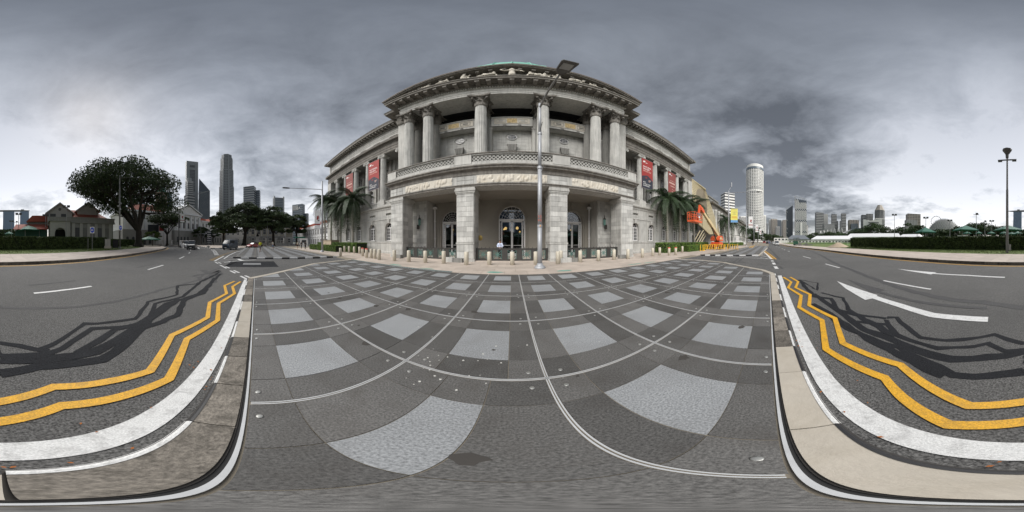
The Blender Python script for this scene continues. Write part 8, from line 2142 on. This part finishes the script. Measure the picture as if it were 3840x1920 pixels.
vehicle('sedan', 'car_black', *oncoming(2877, 110, pi), 'dark blue car driving away on the straight road')
vehicle('sedan', 'car_blue', *oncoming(2885, 150, 0), 'blue car farther down the straight road')
vehicle('bus', 'light_red', *oncoming(2866, 160, 0), 'white topped red bus at the far end of the straight road', 'bus', roofcol='car_white')

# ------------------------------------------------------------------ PEOPLE
def skin_mesh(name, joints, edges, m_, parent, sub=1):
    """continuous limb surface grown from a skeleton: joints name -> (x,y,z,r)"""
    names = list(joints); idx = {k: i for i, k in enumerate(names)}
    me = bpy.data.meshes.new(name); me.from_pydata([joints[k][:3] for k in names], [(idx[a], idx[b]) for a, b in edges], []); me.update()
    o = link(name, me, parent); sk = o.modifiers.new('skin', 'SKIN'); sk.use_smooth_shade = True; sk.branch_smoothing = .3
    if not me.skin_vertices: me.attributes.new
    for i, k in enumerate(names):
        r = joints[k][3]; me.skin_vertices[0].data[i].radius = (r, r*.86 if k in ('chest', 'waist', 'belly', 'hip') else r)
    me.skin_vertices[0].data[0].use_root = True
    if sub: o.modifiers.new('sub', 'SUBSURF').levels = sub; o.modifiers['sub'].render_levels = sub
    bpy.context.view_layer.update(); ev = o.evaluated_get(bpy.context.evaluated_depsgraph_get()); nm = bpy.data.meshes.new_from_object(ev); nm.name = name
    o.modifiers.clear(); o.data = nm; nm.materials.clear(); nm.materials.append(M[m_]); nm.polygons.foreach_set('use_smooth', [True]*len(nm.polygons)); bpy.data.meshes.remove(me)
    return o
def person(x, y, z, rz, h, label, shirt, trousers, pose='walk', hair='short', shorts=False, group=None, fem=False, bag=False, lanyard=False, phase=0):
    """figure facing local -y; s scales a 1.75 m body"""
    s = h/1.75; t = thing('person', label, 'person', (x, y, z), rz, group); t.scale = (s, s, s)
    st = {'walk': .34, 'stand': .05, 'stroll': .2}[pose]*(1 if phase == 0 else -1)
    sw = .19 if not fem else .165
    J = {'hip': (0, 0, .94, .135), 'waist': (0, 0, 1.08, .125), 'chest': (0, .01, 1.30, .155), 'neckb': (0, .01, 1.44, .075), 'neck': (0, -.005, 1.50, .058), 'head': (0, -.01, 1.585, .080), 'top': (0, .0, 1.66, .076)}
    E = [('hip', 'waist'), ('waist', 'chest'), ('chest', 'neckb'), ('neckb', 'neck'), ('neck', 'head'), ('head', 'top')]
    for sd_, nm in ((-1, 'l'), (1, 'r')):
        f = sd_*st
        J['th'+nm] = (sd_*.09, 0, .86, .095); J['kn'+nm] = (sd_*.10, -f*.55-abs(st)*.1, .49, .062); J['an'+nm] = (sd_*.10, -f*1.0+(.08 if f < 0 else 0), .09+(.05 if f < -.1 else 0), .042); J['to'+nm] = (sd_*.12, -f*1.0-.17+(.08 if f < 0 else 0), .035+(.0 if f >= -.1 else .02), .036)
        E += [('hip', 'th'+nm), ('th'+nm, 'kn'+nm), ('kn'+nm, 'an'+nm), ('an'+nm, 'to'+nm)]
        J['sh'+nm] = (sd_*sw, .01, 1.405, .062)
        if pose == 'stand' and lanyard: J['el'+nm] = (sd_*.27, -.02, 1.16, .044); J['wr'+nm] = (sd_*.09, -.26, 1.10, .029); hx, hy, hz = sd_*.03, -.33, 1.09
        else: J['el'+nm] = (sd_*(sw+.06), .03+f*.3, 1.14, .044); J['wr'+nm] = (sd_*(sw+.07), -.04+f*.75, .93, .028); hx, hy, hz = sd_*(sw+.07), -.06+f*.8, .86
        J['pm'+nm] = (hx, hy, hz, .030)
        E += [('chest', 'sh'+nm), ('sh'+nm, 'el'+nm), ('el'+nm, 'wr'+nm), ('wr'+nm, 'pm'+nm)]
        w = Vector(J['wr'+nm][:3]); p = Vector((hx, hy, hz)); d = (p-w).normalized(); side = Vector((0, 1, 0)) if not lanyard else Vector((0, 0, 1)); cu_ = Vector((-sd_, 0, 0)) if not lanyard else Vector((-sd_*.9, 0, -.3))
        for k in range(4):
            o = side*(k-1.5)*.019; L1 = (.036, .042, .040, .032)[k]; a = p+o+d*.012; b_ = a+d*L1; c = b_+d*L1*.5+cu_*L1*.7
            J['fa%d' % k+nm] = (*a, .0085); J['fb%d' % k+nm] = (*b_, .008); J['fc%d' % k+nm] = (*c, .007); E += [('pm'+nm, 'fa%d' % k+nm), ('fa%d' % k+nm, 'fb%d' % k+nm), ('fb%d' % k+nm, 'fc%d' % k+nm)]
        a = p-d*.02-side*.030; b_ = a+d*.03-side*.012+cu_*.012; J['ta'+nm] = (*a, .010); J['tb'+nm] = (*b_, .0085); E += [('pm'+nm, 'ta'+nm), ('ta'+nm, 'tb'+nm)]
    skin_mesh('body', J, E, 'skin', t)
    def inf(keys, g): return {k: (*J[k][:3], J[k][3]+g) for k in keys}
    tk = inf(['hip', 'waist', 'chest', 'shl', 'shr', 'ell', 'elr', 'neckb'], .018); tk['hip'] = (0, 0, .90, .155)
    ee = [('hip', 'waist'), ('waist', 'chest'), ('chest', 'shl'), ('chest', 'shr'), ('chest', 'neckb'), ('shl', 'ell'), ('shr', 'elr')]
    if lanyard or shirt == 'cloth_black':
        for nm in 'lr': a, b_ = Vector(J['el'+nm][:3]), Vector(J['wr'+nm][:3]); q = a.lerp(b_, .88); tk['cf'+nm] = (*q, .040); ee.append(('el'+nm, 'cf'+nm))
    skin_mesh('shirt', tk, ee, shirt, t)
    lk = inf(['thl', 'thr', 'knl', 'knr'], .02); lk['hip'] = (0, 0, .92, .148); le = [('hip', 'thl'), ('hip', 'thr'), ('thl', 'knl'), ('thr', 'knr')]
    lk = {'hip': lk['hip'], **{k: v for k, v in lk.items() if k != 'hip'}}
    if not shorts:
        for nm in 'lr': a = J['an'+nm]; lk['an'+nm] = (a[0], a[1], a[2]+.03, .058); le.append(('kn'+nm, 'an'+nm))
    skin_mesh('trousers' if not shorts else 'shorts', lk, le, trousers, t)
    for nm in 'lr':
        a, b_ = J['an'+nm], J['to'+nm]; MB().ball((a[0]+b_[0])/2, (a[1]+b_[1])/2-.01, max(.045, b_[2]+.01), .050, .135, .048, 10, 6).build('shoe', 'cloth_black', t, True)
    hm = MB().ball(0, .018, 1.625, .088, .098, .100, 14, 8); hm.v = [(x_, max(y_, -.075+max(0, 1.66-z_)*2.2), max(z_, 1.56)) for x_, y_, z_ in hm.v]; hm.build('hair', 'hair', t, True)
    if hair == 'long': MB().ball(0, .06, 1.50, .085, .05, .16, 10, 6).build('hair_tail', 'hair', t, True)
    for sx in (-1, 1): MB().ball(sx*.030, -.083, 1.60, .012, .008, .008, 8, 5).build('eye', 'cloth_black', t); MB().ball(sx*.083, .0, 1.585, .010, .018, .028, 8, 5).build('ear', 'skin', t)
    MB().ball(0, -.097, 1.575, .012, .018, .024, 8, 5).build('nose', 'skin', t, True); MB().box(-.022, .022, -.088, -.078, 1.535, 1.543).build('mouth', 'light_red', t)
    if bag: MB().ball(.24, .12, .98, .09, .14, .16, 10, 6).build('bag', 'cloth_black', t, True); MB().path([(.22, .1, 1.1), (.1, .05, 1.46), (-.1, .05, 1.4)], .012, 4).build('bag_strap', 'cloth_black', t)
    if lanyard: MB().path([(-.06, -.06, 1.47), (-.02, -.175, 1.3), (0, -.185, 1.20)], .008, 4).path([(.06, -.06, 1.47), (.02, -.175, 1.3), (0, -.185, 1.20)], .008, 4).build('lanyard', 'cloth_black', t)
    return t
person(-1.05, 14.35, .06, 0, 1.68, 'guard in a white shirt with a dark lanyard standing behind the central railing', 'cloth_white', 'cloth_black', 'stand', lanyard=True)
x, y = G(976, 946, -.02); person(x, y, 0, radians(-125)+pi, 1.72, 'man in a yellow shirt and grey shorts walking across the plaza', 'cloth_yellow', 'cloth_grey', 'walk', shorts=True, bag=True)
x, y = G(1023, 935.5, 0); person(x, y, 0, radians(60), 1.7, 'person in a beige top and blue shorts walking towards the camera', 'cloth_beige', 'cloth_blue', 'stroll', shorts=True, phase=1)
for px, py, lb, sh, so_ in ((1116, 932, 'person in a black skirt outfit, left one of the three by the left hedge', 'cloth_beige', True), (1130.5, 932.5, 'person in dark clothes, middle one of the three by the left hedge', 'cloth_black', False), (1145, 935.5, 'person in black, right one of the three beside the left hedge end', 'cloth_black', False)):
    x, y = G(px, py, 0); person(x, y, 0, atan2(y, x)+pi/2+(0 if px > 1140 else 2.6), 1.62, lb, sh, 'cloth_black', 'stroll', shorts=so_, fem=px < 1120, hair='long' if px < 1120 else 'short')
x, y = P(2778, 78); person(x, y, 0, 1.2, 1.5, 'person in a red top on the pavement before the city hall hedge', 'cloth_red', 'cloth_red', 'stroll')
x, y = P(2821, 72); person(x, y, 0, 1.5, 1.7, 'left one of two people in dark clothes on the paved bay', 'cloth_black', 'cloth_black', 'walk')
x, y = P(2825.5, 71); person(x, y, 0, 1.4, 1.72, 'right one of two people in dark clothes on the paved bay', 'cloth_black', 'cloth_grey', 'walk', phase=1)

# ------------------------------------------------------------------ separate pieces that do not touch become parts of their own
SKIP = ('crown', 'foliage', 'branches', 'frond', 'lettering', 'print', 'grille', 'tracery', 'label', 'trunk', 'lanyard', 'capital', 'body', 'shirt', 'lattice', 'rim', 'hair', 'logo', 'emblem', 'grass')
def split_parts():
    for o in list(bpy.data.objects):
        if o.type != 'MESH' or o.parent is None or o.children or o.data.users > 1 or 'kind' in o or any(s in o.name for s in SKIP): continue
        me = o.data; n = len(me.vertices)
        if n > 4000: continue
        p = list(range(n))
        def fd(a):
            while p[a] != a: p[a] = p[p[a]]; a = p[a]
            return a
        for f in me.polygons:
            v = list(f.vertices); a = fd(v[0])
            for w in v[1:]:
                b = fd(w)
                if b != a: p[b] = a
        root = [fd(i) for i in range(n)]; ids = sorted(set(root))
        if len(ids) < 2 or len(ids) > 130: continue
        co_ = np.empty(n*3, np.float32); me.vertices.foreach_get('co', co_); co_ = co_.reshape(-1, 3); ra = np.array(root)
        bb = [(co_[ra == k].min(0)-.025, co_[ra == k].max(0)+.025) for k in ids]
        q = list(range(len(ids)))
        def fq(a):
            while q[a] != a: a = q[a]
            return a
        for i in range(len(ids)):
            for j in range(i+1, len(ids)):
                if (bb[i][0] <= bb[j][1]).all() and (bb[j][0] <= bb[i][1]).all():
                    a, b = fq(i), fq(j)
                    if a != b: q[b] = a
        cl_ = {}
        for i, k in enumerate(ids): cl_.setdefault(fq(i), set()).add(k)
        if len(cl_) < 2 or len(cl_) > 40: continue
        sm = len(me.polygons) and me.polygons[0].use_smooth; nm = o.name.split('.')[0]; faces = [list(f.vertices) for f in me.polygons]; mats = list(me.materials)
        for ci, ks in enumerate(cl_.values()):
            fs_ = [f for f in faces if root[f[0]] in ks]; used = sorted({v for f in fs_ for v in f}); mp = {v: i for i, v in enumerate(used)}
            nme = bpy.data.meshes.new(nm); nme.from_pydata([tuple(co_[v]) for v in used], [], [[mp[v] for v in f] for f in fs_])
            for m_ in mats: nme.materials.append(m_)
            if sm: nme.polygons.foreach_set('use_smooth', [True]*len(nme.polygons))
            if ci == 0: o.data = nme
            else:
                c = o.copy(); c.data = nme; COL.objects.link(c)
        bpy.data.meshes.remove(me)
split_parts()
